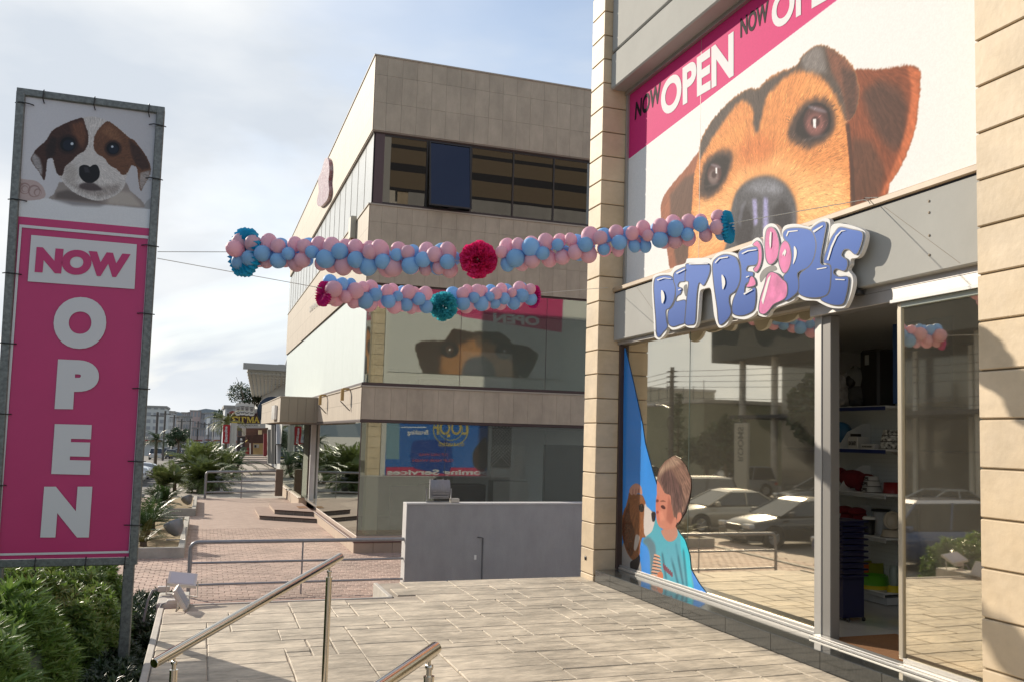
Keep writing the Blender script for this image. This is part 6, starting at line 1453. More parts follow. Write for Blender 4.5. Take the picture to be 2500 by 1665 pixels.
# ------------------------------------------------------------------ buildings in the distance
def far_b(x0, x1, yt, Y, col_, label, win=None, roof=None, name='distant_building', depth=18, sh=.0):
    a = at(x0, yt, 'Y', Y); b = at(x1, yt, 'Y', Y); t = thing(name, label, 'building', ((a.x+b.x)/2, Y, gz(Y)), None)
    col_ = tuple(c*.6+.26 for c in col_); nm = 'facade_%d_%d_%d' % tuple(int(v*255) for v in col_)  # facade colour mixed towards pale grey to stand for distance haze
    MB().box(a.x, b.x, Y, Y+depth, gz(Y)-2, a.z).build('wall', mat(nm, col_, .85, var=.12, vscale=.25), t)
    MB().box(a.x-.2, b.x+.2, Y-.2, Y+depth+.1, a.z, a.z+.35).build('roof', mat('roof_edge', (.28, .27, .25), .8), t)
    if win:
        nc, nr = win; W = b.x-a.x; H = a.z-gz(Y)-2.5; wm = mat('far_window', (.05, .06, .07), .15, spec=.8); wm = mat('hazy_window', (.28, .29, .30), .5)
        for i in range(nc):
            for j in range(nr):
                xw = a.x+W*(i+.5)/nc; z_ = gz(Y)+3.2+H*(j+.45)/nr; ww = W/nc*.3; hh = H/nr*.26
                MB().box(xw-ww, xw+ww, Y-.05, Y+.02, z_-hh, z_+hh).build('window', wm, t)
        MB().box(a.x+.4, b.x-.4, Y-1.2, Y-.02, gz(Y)+2.6, gz(Y)+2.9).build('awning', mat('far_awning', (.30, .08, .06), .7), t)
    return t
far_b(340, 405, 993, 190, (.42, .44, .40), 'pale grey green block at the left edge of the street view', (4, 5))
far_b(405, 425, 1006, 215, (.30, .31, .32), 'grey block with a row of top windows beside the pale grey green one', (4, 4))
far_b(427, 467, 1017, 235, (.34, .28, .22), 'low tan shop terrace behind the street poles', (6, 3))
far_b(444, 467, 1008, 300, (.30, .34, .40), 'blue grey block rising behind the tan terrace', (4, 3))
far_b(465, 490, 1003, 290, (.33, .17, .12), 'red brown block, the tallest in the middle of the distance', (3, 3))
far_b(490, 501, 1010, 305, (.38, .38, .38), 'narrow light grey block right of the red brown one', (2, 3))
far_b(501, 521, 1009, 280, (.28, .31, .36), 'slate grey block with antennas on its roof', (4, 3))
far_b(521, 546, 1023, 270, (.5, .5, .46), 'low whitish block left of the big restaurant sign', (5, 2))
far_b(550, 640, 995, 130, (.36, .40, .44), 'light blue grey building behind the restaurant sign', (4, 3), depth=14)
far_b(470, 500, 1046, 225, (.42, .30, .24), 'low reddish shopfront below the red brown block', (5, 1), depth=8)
hill = MB(); nxh = 60
hv = [(-900+1800*i/nxh, 1500, 22+9*math.sin(i*.7)+6*math.sin(i*1.9)) for i in range(nxh+1)]
hill.add(hv+[(x, y-60, -6) for x, y, z in hv], [(i, i+1, nxh+2+i, nxh+1+i) for i in range(nxh)])
hill.build('hills', mat('hazy_hill', (.20, .22, .22), .9), kind='structure')
MB().box(at(505, 1014, 'Y', 265).x, at(513, 1014, 'Y', 265).x, 264, 265, at(505, 1060, 'Y', 265).z, at(505, 1020, 'Y', 265).z).build('hoarding', M_white, label='small white hoarding among the distant shops', cat='hoarding')
# utility poles
M_pole = mat('pole_wood', (.11, .10, .09), .9, var=.2)
for k, (x, yt, Y) in enumerate(((385, 1005, 120), (404, 1002, 140), (426, 1012, 165), (444, 1022, 185), (465, 1022, 205), (484, 1027, 225), (500, 1030, 240), (510, 1032, 255), (522, 1027, 268), (541, 1030, 190))):
    tpp = at(x, yt, 'Y', Y); o = thing('utility_pole', ['first', 'second', 'third', 'fourth', 'fifth', 'sixth', 'seventh', 'eighth', 'ninth', 'tenth'][k]+' thin street pole from the left in the distant street', 'pole', (tpp.x, Y, gz(Y)), 'distant street poles')
    MB().tube([(tpp.x, Y, gz(Y)), tuple(tpp)], .14, 6).build('pole', M_pole, o); MB().box(tpp.x-.7, tpp.x+.7, Y-.05, Y+.05, tpp.z-.5, tpp.z-.38).build('cross_arm', M_pole, o)
# round trees
M_tl = mat('tree_leaf', (.035, .06, .022), .6, var=.45, vscale=1.5, trans=.15)
def tree(loc, H, R_, label, seed, n=2200, ls=.16, m=None, group=None, sq_=.8, trunk=.12, bare=False):
    R = random.Random(seed); t = thing('tree', label, 'tree', tuple(loc), group); L0 = Vector(loc); cz_ = H-R_*sq_
    tb = MB(); tb.tube([L0, L0+Vector((.1, 0, cz_*.6)), L0+Vector((0, .1, cz_))], [trunk*1.3, trunk, trunk*.6], 8)
    cl2 = [(Vector((R.gauss(0, .42), R.gauss(0, .42), R.gauss(0, .36)))*R_, R_*R.uniform(.28, .5)) for _ in range(16)]
    for c_, r_ in cl2: tb.tube([L0+Vector((0, 0, cz_*.7)), L0+Vector((c_.x*.5, c_.y*.5, cz_+c_.z*.4)), L0+Vector((c_.x, c_.y, cz_+c_.z*sq_))], [trunk*.4, trunk*.25, trunk*.1], 5)
    tb.build('trunk', M_tr, t); mb = MB()
    for _ in range(n):
        c_, r_ = R.choice(cl2); d = Vector((R.gauss(0, 1), R.gauss(0, 1), R.gauss(0, 1))).normalized(); p = L0+Vector((c_.x, c_.y, cz_+c_.z*sq_))+d*r_*R.uniform(.55, 1.05)
        a_ = Vector((R.gauss(0, 1), R.gauss(0, 1), R.gauss(0, 1))).normalized(); b_ = a_.orthogonal().normalized(); s_ = ls*R.uniform(.6, 1.3)
        mb.add([p-a_*s_, p+b_*s_*.5, p+a_*s_, p-b_*s_*.5], [(0, 1, 2, 3)])
    mb.build('crown', m or M_tl, t); return t
q = at(435, 1075, 'Y', 150); tree((q.x, 150, gz(150)), 4.6, 1.5, 'round dark tree in front of the tan terrace in the distance', 3, 1500, .2)
q = at(383, 1075, 'Y', 110); palm('street_palm', (q.x, 110, gz(110)), 2.7, 26, 1.8, 'palm with drooping fronds by the banner post in the distance', M_fr1, 31, 'palm', (-.2, 1.2), .9, .5, .05, .12)
for k in range(9):
    q = at(500+k*7, 1060, 'Y', 330+k*4); tree((q.x, 330+k*4, gz(330)), 9+2*(k % 3), 4.5, ['first','second','third','fourth','fifth','sixth','seventh','eighth','ninth'][k]+' far dark tree from the left at the end of the street', 40+k, 500, .5, group='far trees at the end of the street')
# restaurant sign, flags, totem
YQ = 84.0
c3 = crop(520, 880, .2041)
def W3(pts, Y=YQ): return [at(x, y, 'Y', Y) for x, y in c3(pts)]
rsn = thing('restaurant_sign', 'big restaurant sign with gold Greek letters below four cartoon cooks', 'sign', tuple(at(595, 1100, 'Y', YQ)), None)
def wf_(name, pts, m, off=0, th=.15, par=rsn, Y=YQ):
    q = W3(pts, Y); return MB().prism([Vector((p.x, p.y-off, p.z)) for p in q], (0, th, 0)).build(name, m, par)
M_mar = mat('maroon_board', (.035, .008, .012), .5); M_gl = mat('gold_letters', (.55, .42, .06), .4); M_sv = mat('pale_sign_grey', (.42, .43, .44), .5)
wf_('frame', [(160,620),(200,600),(260,600),(520,575),(628,570),(628,805),(290,805),(160,780)], M_sv, 0, .3)
wf_('board', [(168,628),(600,628),(600,752),(168,752)], M_mar, .02, .01); wf_('strip', [(290,760),(560,760),(560,782),(290,782)], M_white, .03, .01)
wf_('frame_bar', [(197,620),(206,620),(206,752),(197,752)], M_sv, .05, .02); wf_('frame_bar', [(566,620),(578,620),(578,752),(566,752)], M_sv, .05, .02)
def poly_letter(strokes, x0):
    for s_ in strokes: wf_('gold_letter', [(x0+a, b) for a, b in s_], M_gl, .06, .03)
poly_letter([[(0,668),(78,662),(82,690),(72,690),(66,678),(30,680),(54,704),(28,730),(70,732),(78,716),(86,716),(80,745),(0,742),(0,735),(30,705),(0,676)]], 215)
poly_letter([[(0,668),(30,668),(30,674),(22,676),(22,736),(30,738),(30,744),(0,744),(0,738),(8,736),(8,676),(0,674)]], 298)
poly_letter([[(0,668),(62,668),(62,696),(54,696),(48,680),(28,680),(28,736),(38,738),(38,744),(0,744),(0,738),(10,736),(10,676),(0,674)]], 335)
poly_letter([[(0,668),(28,668),(46,715),(64,668),(92,668),(92,674),(84,676),(84,736),(92,738),(92,744),(60,744),(60,738),(68,736),(68,690),(46,742),(40,742),(18,690),(18,736),(26,738),(26,744),(0,744),(0,738),(8,736),(8,676),(0,674)]], 402)
poly_letter([[(30,668),(40,668),(66,736),(74,738),(74,744),(44,744),(44,738),(50,736),(46,722),(22,722),(18,736),(26,738),(26,744),(0,744),(0,738),(6,736)]], 486)
poly_letter([[(27,712),(43,712),(35,688)]], 486)
q = W3([(300,780),(545,780),(545,762),(300,762)]); text_quad('small_lettering', 'SOUVLA BAR RESTAURANT', *[Vector((p.x, p.y-.05, p.z)) for p in q], M_dark, rsn, .02)
# four plain cooks: hat, face, moustache, crossed arms
for k, (hx, hy) in enumerate(((300, 585), (352, 580), (405, 585), (462, 590))):
    o = wf_('cook_figure', smooth([(hx-34,hy-50),(hx-20,hy-78),(hx+8,hy-80),(hx+32,hy-56),(hx+28,hy-20),(hx+32,hy+20),(hx+28,hy+64),(hx-28,hy+66),(hx-34,hy+20),(hx-26,hy-20)], 3), M_white, .12+.01*k, .05)
    def dk(pts, m=M_black, oo=.03): wf_('cook_detail', pts, m, .15+.01*k+oo, .008, o)
    dk(smooth([(hx-20,hy-30),(hx+18,hy-32),(hx+20,hy+4),(hx,hy+20),(hx-20,hy+6)], 3), mat('cook_face', (.4, .38, .37), .6), .0)
    dk([(hx-26,hy-36),(hx+26,hy-38),(hx+25,hy-33),(hx-25,hy-31)]); dk([(hx-14,hy-18),(hx-6,hy-18),(hx-6,hy-14),(hx-14,hy-14)]); dk([(hx+4,hy-18),(hx+12,hy-18),(hx+12,hy-14),(hx+4,hy-14)])
    dk([(hx-14,hy-4),(hx,hy-10),(hx+14,hy-4),(hx,hy+1)]); dk([(hx-26,hy+28),(hx+20,hy+46),(hx+18,hy+51),(hx-26,hy+34)]); dk([(hx+26,hy+28),(hx-20,hy+46),(hx-18,hy+51),(hx+26,hy+34)])
wf_('ornament', smooth([(195,615),(235,598),(262,612),(255,628),(200,628)], 3), mat('brick_red_ornament', (.3, .08, .06), .6), .1, .05); wf_('ornament', smooth([(525,628),(530,610),(560,600),(590,615),(590,628)], 3), mat('brick_red_ornament', (0, 0, 0)), .1, .05)
# restaurant building below and around the sign
rb = thing('restaurant', 'restaurant frontage with timber, plants and a tan wall below the Greek sign', 'building', tuple(at(600, 1110, 'Y', 88)), None)
def wr_(name, pts, m, Y=88, th=.3): return MB().prism(W3(pts, Y), (0, th, 0)).build(name, m, rb)
wr_('wall', [(290,800),(660,800),(660,1130),(290,1130)], mat('dark_brick_wall', (.12, .06, .045), .8, var=.4, vscale=1.5), 90)  # dark brown brick with uneven tone
wr_('tan_wall', [(480,985),(605,985),(605,1120),(480,1120)], mat('ochre_wall', (.45, .33, .16), .8, var=.1), 89)
wr_('shop_window', [(300,820),(345,820),(345,900),(300,900)], mat('shop_window_dark', (.05, .05, .06), .2)); wr_('pillar', [(350,800),(395,800),(395,900),(350,900)], M_conc, 87)
wr_('awning', [(385,890),(610,880),(600,985),(430,985)], mat('dark_timber', (.05, .02, .015), .7, var=.3), 86); wr_('lamp_panel', [(545,830),(585,830),(585,880),(545,880)], mat('cream_sign', (.6, .5, .3), .6), 87)
wr_('stripe', [(388,960),(425,930),(425,945),(388,975)], mat('yellow_stripe', (.55, .42, .1), .6), 86); wr_('air_conditioner', [(488,1000),(550,1000),(550,1040),(488,1040)], mat('aircon_grey', (.4, .4, .38), .5), 88.5); wr_('fan_grille', [(496,1006),(520,1006),(520,1036),(496,1036)], M_dark, 88.4, .05)
wr_('kerb', [(375,1120),(605,1120),(605,1145),(375,1145)], M_kerb, 87); wr_('post', [(440,985),(452,985),(452,1115),(440,1115)], M_white, 87); wr_('counter', [(385,1040),(430,1040),(430,1120),(385,1120)], mat('red_counter', (.25, .02, .02), .6), 87)
fw1 = thing('low_wall', 'pale pinkish steps and low walls leading up to the restaurant', 'steps', tuple(at(590, 1130, 'Y', 70)), None)
for j, (a_, b_, c_, d_) in enumerate(((270, 650, 1150, 1172), (255, 655, 1172, 1195), (240, 655, 1195, 1235))):
    MB().prism([*W3([(a_,c_),(b_,c_),(b_,d_),(a_,d_)], 74-j*2)], (0, 2.2, 0)).build('step', mat('pink_step', (.42, .35, .30), .8, var=.08), fw1)
rp_ = thing('red_pillar', 'dark red pillar right of the restaurant steps', 'pillar', tuple(at(647, 1120, 'Y', 76)), None)
MB().prism(W3([(608,870),(680,868),(680,885),(655,890),(640,1190),(602,1185)], 76), (0, .4, 0)).build('shaft', mat('deep_red_paint', (.17, .008, .014), .5), rp_)
tt = thing('totem_sign', 'narrow dark totem sign with pale lower case letters left of the steps', 'sign', tuple(at(583, 1110, 'Y', 72)), None)
MB().prism(W3([(290,910),(385,902),(378,1145),(285,1140)], 72), (0, .35, 0)).build('board', mat('dark_plum', (.02, .012, .014), .4), tt)
for k, ch in enumerate('ango'):
    y = 925+k*42; q = W3([(325,y+28),(352,y+28),(352,y),(325,y)], 71.96)
    text_quad('letter', ch, *q, M_tw, tt, .04)
fg = thing('shop_flag', 'red vertical shop flag with white lettering on two pale poles', 'flag', tuple(at(562, 1120, 'Y', 66)), None)
MB().prism(W3([(122,762),(225,768),(212,990),(112,985)], 66), (0, .03, 0)).build('cloth', mat('red_flag_cloth', (.42, .012, .02), .6), fg)
q = W3([(172,970),(172,785),(138,785),(138,970)], 65.96); text_quad('lettering', 'Electroline', q[0], q[1], q[2], q[3], M_tw, fg, .03)
q = W3([(216,940),(216,805),(206,805),(206,940)], 65.96); text_quad('small_lettering', 'home stores', q[0], q[1], q[2], q[3], M_tw, fg, .0)
for x in (235, 262): q = W3([(x, 745), (x-22, 1165)], 66); MB().tube([q[0], q[1]], .14, 8).build('pole', mat('pale_pole', (.5, .47, .42), .6), fg)
q = W3([(170, 700)], 69)[0]; palm('street_palm', (q.x, 69, G0-.2), q.z-G0, 18, 1.5, 'slim palm with pale crown beside the red shop flag', mat('pale_palm_leaf', (.2, .22, .05), .5, var=.3), 50, 'palm', (-.2, 1.2), 1.0, .4, .05, .09)
# round dark sign and facade strips between
rd = thing('round_sign', 'round dark navy sign projecting above the footpath', 'sign', tuple(at(662, 1002, 'Y', 60)), None)
c_ = at(664, 1002, 'Y', 60); MB().lathe(c_, [(.001, -.08), (.72*1.1, -.08), (.78*1.1, -.05), (.78*1.1, .05), (.72*1.1, .08), (.001, .08)], 28, axis=(0, 1, 0)).build('disc', mat('navy_disc', (.01, .02, .04), .3), rd)
MB().box(c_.x, c_.x+2, 59.95, 60.05, c_.z-.03, c_.z+.03).build('bracket', M_black, rd)
sf = thing('side_shops', 'narrow strip of pale shop fronts just behind the office block', 'building', tuple(at(680, 1130, 'Y', 56)), None)
for (a_, b_, yt, yb, m_, Y) in ((700, 740, 700, 1235, mat('grey_render_strip', (.2, .19, .17), .8), 62), (740, 760, 690, 1235, M_black, 60), (762, 800, 730, 1000, mat('pale_blue_panel', (.42, .44, .48), .5), 58), (768, 835, 1005, 1230, mat('pale_blue_panel', (0, 0, 0)), 57.5), (745, 845, 995, 1005, M_black, 57), (836, 850, 730, 1235, M_black, 57), (700, 900, 560, 690, mat('pale_wall', (.5, .5, .48), .8), 64), (655, 700, 820, 1230, mat('grey_render_strip', (0, 0, 0)), 66)):
    MB().prism(W3([(a_,yt),(b_,yt),(b_,yb),(a_,yb)], Y), (0, .6, 0)).build('facade_panel', m_, sf)
# slatted canopy of the next roof
cn_ = [at(604.7, 906, 'Z', 5.9), at(715, 912, 'Z', 5.9), at(702, 977, 'Z', 5.9), at(618, 977, 'Z', 5.9)]
can = thing('slatted_canopy', 'white slatted roof canopy projecting beyond the office block', 'canopy', tuple(cn_[0]), None)
A_, B_, C_, D_ = cn_; M_lv = mat('louvre_white', (.36, .35, .31), .7)
nb_ = 11
for i in range(nb_+1):
    f = i/nb_; p = A_.lerp(B_, f); q = D_.lerp(C_, f); MB().prism([p, p+Vector((.22, 0, 0)), q+Vector((.22, 0, 0)), q], (0, 0, -.12)).build('beam', M_lv, can)
ns2 = 16
for j in range(ns2+1):
    f = (j/ns2); p = A_.lerp(D_, f); q = B_.lerp(C_, f); MB().prism([p, q, q+Vector((0, (D_.y-A_.y)/ns2*.42, 0)), p+Vector((0, (D_.y-A_.y)/ns2*.42, 0))], (0, 0, .12)).build('slat', M_lv, can)
MB().prism([A_+Vector((-.3, -.4, .12)), B_+Vector((0, -.4, .12)), B_+Vector((0, 0, .12)), A_+Vector((-.3, 0, .12))], (0, 0, .4)).build('fascia', mat('fascia_grey', (.3, .3, .29), .6), can)
for x, w_ in ((655, 10), (694, 12)):
    c_ = at(x, 900, 'Y', A_.y+4); MB().box(c_.x-.4, c_.x+.5, A_.y+4, A_.y+5.5, 5.9, c_.z+.3).build('roof_unit', M_conc, can)
c_ = at(697, 900, 'Y', A_.y+3); d_ = at(706, 868, 'Y', A_.y+3); MB().tube([c_, d_], .12, 6).build('strut', M_gpaint, can)
xn_ = at(712, 950, 'Y', A_.y+6).x; MB().box(xn_, xn_+12, A_.y+6, A_.y+70, -1, 5.85).build('next_building', mat('pale_wall', (0, 0, 0)), label='pale building carrying the slatted canopy', cat='building')
q = at(652, 945, 'Y', 112); tree((q.x, 112, gz(112)), q.z-gz(112)+.3, 2.3, 'dark tree with bare upper twigs behind the slatted canopy', 17, 6000, .13)
q0 = at(612, 1000, 'Y', 111); tw = MB(); Rw = random.Random(8)
for k in range(9):
    a_ = Vector((q0.x+Rw.uniform(-1, 2), 111, q0.z)); b_ = a_+Vector((Rw.uniform(-1.6, .6), 0, Rw.uniform(1.5, 3.6))); tw.tube([a_, a_.lerp(b_, .5)+Vector((.2, 0, 0)), b_], [.06, .04, .015], 5)
tw.build('bare_branches', M_tr, label='bare pale twigs rising above the restaurant sign', cat='branches')
# ------------------------------------------------------------------ across the street (seen in the mirror glass)
def ob(x0, x1, y0, y1, z1, m_, label, win=None):
    t = thing('street_building', label, 'building', (x1, y0, G0)); MB().box(x0, x1, y0, y1, G0-.5, z1).build('wall', m_, t)
    MB().box(x0-.1, x1+.12, y0-.1, y1+.1, z1, z1+.25).build('roof', M_conc, t)
    if win:
        nc, nr = win
        for i in range(nc):
            for j in range(nr):
                yw_ = y0+(y1-y0)*(i+.5)/nc; z_ = .3+(z1-.5)*(j+.5)/nr
                MB().box(x1-.02, x1+.03, yw_-.6, yw_+.6, z_-.55, z_+.6).build('window', mat('far_window', (0, 0, 0)), t)
    return t
fb = ob(-34, -22, 61, 84, 4.9, mat('olive_render', (.20, .20, .13), .85, var=.2, vscale=.4), 'flat roofed olive building across the street with bare rebar on top', None)
for k in range(14):
    y = 62+k*1.5+random.uniform(-.3, .3); MB().tube([(-22.5, y, 5.1), (-22.5, y, 6.1+random.uniform(0, .5))], .03, 5).build('rebar', M_black, fb)
ob(-36, -23, 84, 130, 7, mat('cream_render', (.4, .37, .3), .85, var=.1, vscale=.4), 'cream building further along the opposite side of the street', (7, 2))
cbn = thing('canopy_building', 'dark glass showroom with a heavy overhanging roof opposite the shop', 'building', (-22, 40, G0))
MB().box(-34, -19.5, 30, 55.5, 7.3, 10.6).build('roof', mat('dark_soffit', (.05, .055, .05), .7), cbn)
MB().box(-34, -24, 31, 54, G0-.5, 7.3).build('glass_wall', mat('showroom_glass', (.03, .04, .04), .08, spec=.9), cbn)
for y in (33, 38.5, 44, 49.5, 53.2): MB().tube([(-20.5, y, G0), (-20.5, y, 7.3)], .22, 12).build('column', M_conc, cbn)
MB().box(-24.2, -20, 31, 54, 3.6, 3.8).build('canopy_slab', M_dark, cbn)
for k, y in enumerate((34, 37, 41, 46, 50)): MB().box(-24, -23.9, y, y+.25, G0, 7.2).build('mullion', M_white, cbn)
ob(-36, -22, -2, 29, 8.5, mat('warm_render', (.33, .29, .22), .85, var=.1, vscale=.4), 'warm grey apartment block opposite the terrace stairs', (8, 3))
sgr = thing('rooms_sign', 'tall grey sign board reading ROOMS beside the round tree', 'sign', (-14.6, 43.6, G0))
MB().bbox(-14.75, -14.6, 43.0, 44.3, G0, 3.1, .02).build('board', mat('grey_sign_board', (.32, .31, .27), .5), sgr)
text_quad('lettering', 'ROOMS', (-14.59, 43.9, 1.1), (-14.59, 43.9, 2.9), (-14.59, 43.35, 2.9), (-14.59, 43.35, 1.1), mat('sign_dark_letters', (.08, .08, .07), .5), sgr, .03)
tree((-15.5, 46.5, G0), 4.0, 1.7, 'round crowned street tree beside the ROOMS sign', 21, 2600, .2)
tree((-17.8, 41.2, G0), 5.6, 1.9, 'tall round tree in front of the showroom', 22, 2400, .2)
tree((-17.6, 52.5, G0), 3.4, 1.5, 'low bushy tree left of the ROOMS sign', 23, 2400, .2)
tree((-8.3, 11.3, G0), 2.0, .95, 'clipped bush at the kerb opposite the sliding door', 24, 2200, .09, M_leafd)
cyp = thing('conifer', 'slender tiered conifer beside the flat roofed olive building', 'tree', (-16.8, 55, G0)); mb = MB(); MB().tube([(-16.8, 55, G0), (-16.8, 55, 5.2)], [.12, .03], 6).build('trunk', M_tr, cyp)
Rw = random.Random(4)
for k in range(900):
    z = G0+1+Rw.random()*4.9; r_ = (5.3-z)*.22*(.6+.4*math.cos(z*9)); a_ = Rw.uniform(0, 6.28); p = Vector((-16.8+r_*math.cos(a_)*Rw.random()**.5, 55+r_*math.sin(a_)*Rw.random()**.5, z)); d = Vector((Rw.gauss(0, 1), Rw.gauss(0, 1), .3)).normalized(); mb.add([p, p+d*.16+Vector((0, 0, .05)), p+d*.3], [(0, 1, 2)])
mb.build('crown', M_tl, cyp)
pl_ = thing('utility_pole', 'tarred utility pole with cross arms, street lamp and wires opposite the shop', 'pole', (-13.5, 49.5, G0))
MB().tube([(-13.5, 49.5, G0), (-13.5, 49.5, 6.35)], [.17, .12], 10).build('pole', M_pole, pl_)
for z in (6.1, 5.8, 5.5, 5.2): MB().box(-13.7, -13.3, 49.2, 49.8, z-.03, z+.03).build('cross_arm', M_pole, pl_)
MB().tube([(-13.5, 49.5, 3.9), (-13.5, 50.6, 4.15), (-13.5, 52.4, 4.2)], .05, 6).build('lamp_arm', M_gpaint, pl_); MB().bbox(-13.65, -13.35, 51.6, 52.6, 4.1, 4.28, .05).build('lamp_head', M_gpaint, pl_)
MB().lathe((-13.35, 49.3, 3.1), [(.40, -.03), (.46, 0), (.40, .03), (.36, 0), (.40, -.03)], 18, axis=(1, 0, 0)).build('cable_coil', M_black, pl_)
for k, z in enumerate((6.1, 5.8, 5.5, 5.2, 4.6, 4.3)):
    pts = [(-13.5, 49.5-60*f, z-1.1*math.sin(math.pi*f)+.8*f) for f in np.linspace(0, 1, 14)]; MB().tube(pts, .016, 4).build('wire', M_black, pl_)
    pts = [(-13.5, 49.5+60*f, z-1.1*math.sin(math.pi*f)) for f in np.linspace(0, 1, 14)]; MB().tube(pts, .016, 4).build('wire', M_black, pl_)
MB().bbox(-8.9, -7.6, 8, 75, G0-.12, G0+.04, .02).build('median', M_kerb, kind='structure')
# kerb between pavement and road
MB().bbox(-1.85, -1.7, 17.6, 66, G0-.2, G0+.03, .015).build('kerb', M_kerb, kind='structure')
# ------------------------------------------------------------------ shelves and goods inside the door
def onx(px_, py, X): return at(px_, py, 'X', X)
XSf = 7.0
# front edge plane from the floor contact of the shelf corner
fc = at(2163, 1480, 'Z', .16); XSf = fc.x; Yc = fc.y
sh = thing('shelf_unit', 'white and blue pegboard shelf unit standing just inside the open door', 'shelves', (XSf+.25, Yc+.6, .16))
M_sw2 = mat('shelf_white', (.7, .72, .72), .4); M_sb = mat('shelf_blue', (.012, .03, .15), .35); M_glare = mat('shelf_edge_glare', (.7, .74, .78), .15, .5)
Ylen = 2.2; dpt = .52
MB().box(XSf+dpt, XSf+dpt+.03, Yc, Yc+Ylen, .16, 2.9).build('back_panel', mat('pegboard', (.62, .67, .68), .6), sh)
pg = MB()
for j in range(34):
    for i in range(20): y = Yc+.06+i*.05; z = .5+j*.055; pg.box(XSf+dpt-.003, XSf+dpt, y, y+.006, z, z+.006)
pg.build('peg_holes', M_black, sh, kind='stuff')
MB().box(XSf+dpt, XSf+2.0, Yc-.0, Yc+.03, .16, 2.3).build('end_panel', mat('pegboard', (0, 0, 0)), sh)
zt_s = [onx(2163, y, XSf).z for y in (991, 1098, 1209, 1316, 1450)]
for k, z in enumerate(zt_s):
    d0 = 0 if k == 4 else .02
    s_ = MB().box(XSf+d0, XSf+dpt, Yc+.02, Yc+Ylen, z-.012, z+.012).build('shelf', M_sw2, sh)
    MB().bbox(XSf+d0-.012, XSf+d0+.004, Yc+.02, Yc+Ylen, z-.045, z+.002, .003).build('price_rail', M_sb if k < 2 else M_glare, s_)  # lower rails coloured pale in place of lamp glare on the edges
    MB().bbox(XSf+dpt+.03, XSf+dpt+.95, Yc-.36, Yc-.001, z-.012, z+.012, .003).build('end_shelf', M_sb, s_)
    if 0 < k < 4: MB().prism([(XSf+.1, Yc+.02, z-.02), (XSf+dpt, Yc+.02, z-.02), (XSf+dpt, Yc+.02, z-.2)], (0, .015, 0)).build('bracket', M_alud, s_)
    if k in (1, 2, 3):
        MB().prism([(XSf+.03, Yc+.93, z), (XSf+dpt, Yc+.93, z), (XSf+dpt, Yc+.93, z+.34), (XSf+.4, Yc+.93, z+.34), (XSf+.15, Yc+.93, z+.22), (XSf+.03, Yc+.93, z+.05)], (0, .012, 0)).build('divider', M_sw2, s_)
MB().box(XSf+.03, XSf+dpt, Yc+.02, Yc+Ylen, .17, zt_s[4]-.05).build('base_board', mat('base_grey', (.5, .53, .56), .4), sh)
sl = MB()
for j in range(30): sl.box(XSf+dpt-.03, XSf+dpt-.004, Yc+.03, Yc+.045, .4+j*.08, .44+j*.08)
MB().box(XSf+dpt-.03, XSf+dpt, Yc-.01, Yc+.03, .16, 2.9).build('upright', M_alud, sh); 
def onshelf(px_, k, dx=.15):
    z = zt_s[k]+.012; X = XSf+dx; q = at(px_, 1100, 'X', X); return Vector((X, q.y, z))
def bowl(loc, r0, r1, h, m, label, group=None, rim=None):
    t = thing('pet_bowl', label, 'bowl', tuple(loc), group)
    MB().lathe(loc, [(r0, 0), (r1, h), (r1*.9, h), (r1*.82, h*.35), (.001, h*.3)], 22).build('bowl', m, t)
    MB().lathe(loc, [(r0*1.02, 0), (r0*1.02, .008), (r0*.9, .008)], 22).build('rubber_foot', rim or M_black, t); return t
M_enam = mat('enamel_white', (.55, .56, .55), .25, var=.0)
M_spot = mat('patterned_bowl', (.5, .5, .47), .3, var=.9, vscale=28, vdetail=1)
b0 = onshelf(2128, 2); rr = .145; z = b0.z
for k, (r_, h) in enumerate(((.135, .075), (.115, .07), (.095, .06))):
    t = bowl((b0.x, b0.y, z), r_, r_*.84, h, M_enam, ['bottom white bowl lettered COFFEE in the stack on the middle shelf', 'middle white lettered bowl of the stack on the middle shelf', 'top white lettered bowl of the stack on the middle shelf'][k], 'stacked lettered bowls')
    q = [Vector((b0.x-r_*.97, b0.y+d, z+zz)) for d, zz in ((r_*.55, h*.2), (-r_*.55, h*.2), (-r_*.5, h*.8), (r_*.5, h*.8))]
    text_quad('lettering', ['COFFEE', 'COFFEE', 'COFFEE'][k], *q, M_tb, t, .05); z += h
b1 = onshelf(2178, 1, .12); z = b1.z; b1.y = Yc+.16
for k, (r_, h) in enumerate(((.15, .09), (.13, .08), (.11, .07))):
    bowl((b1.x+.1, b1.y, z), r_, r_*.84, h, M_spot, ['bottom', 'middle', 'top'][k]+' black and white patterned bowl of the stack at the shelf corner', 'stacked patterned bowls'); z += h
for k, (px_, w_, h) in enumerate(((2046, .19, .07), (2094, .2, .15), (2130, .26, .06))):
    c_ = onshelf(px_, 1, .1); t = thing('gift_box', ['flat white box with black print at the left of the second shelf', 'white cube box with a black bow on the second shelf', 'flat white lettered box beside the patterned bowls'][k], 'box', tuple(c_))
    MB().bbox(c_.x-.08, c_.x+.1, c_.y-w_/2, c_.y+w_/2, c_.z, c_.z+h, .005).build('carton', M_enam, t)
    q = [Vector((c_.x-.083, c_.y+d*w_, c_.z+f*h)) for d, f in ((.38, .25), (-.38, .25), (-.38, .6), (.38, .6))]; text_quad('lettering', 'BONE BAKERY', *q, M_tb, t, .04)
    if k == 1: MB().box(c_.x-.06, c_.x, c_.y-.07, c_.y+.07, c_.z+h, c_.z+h+.035).build('bow', M_black, t)
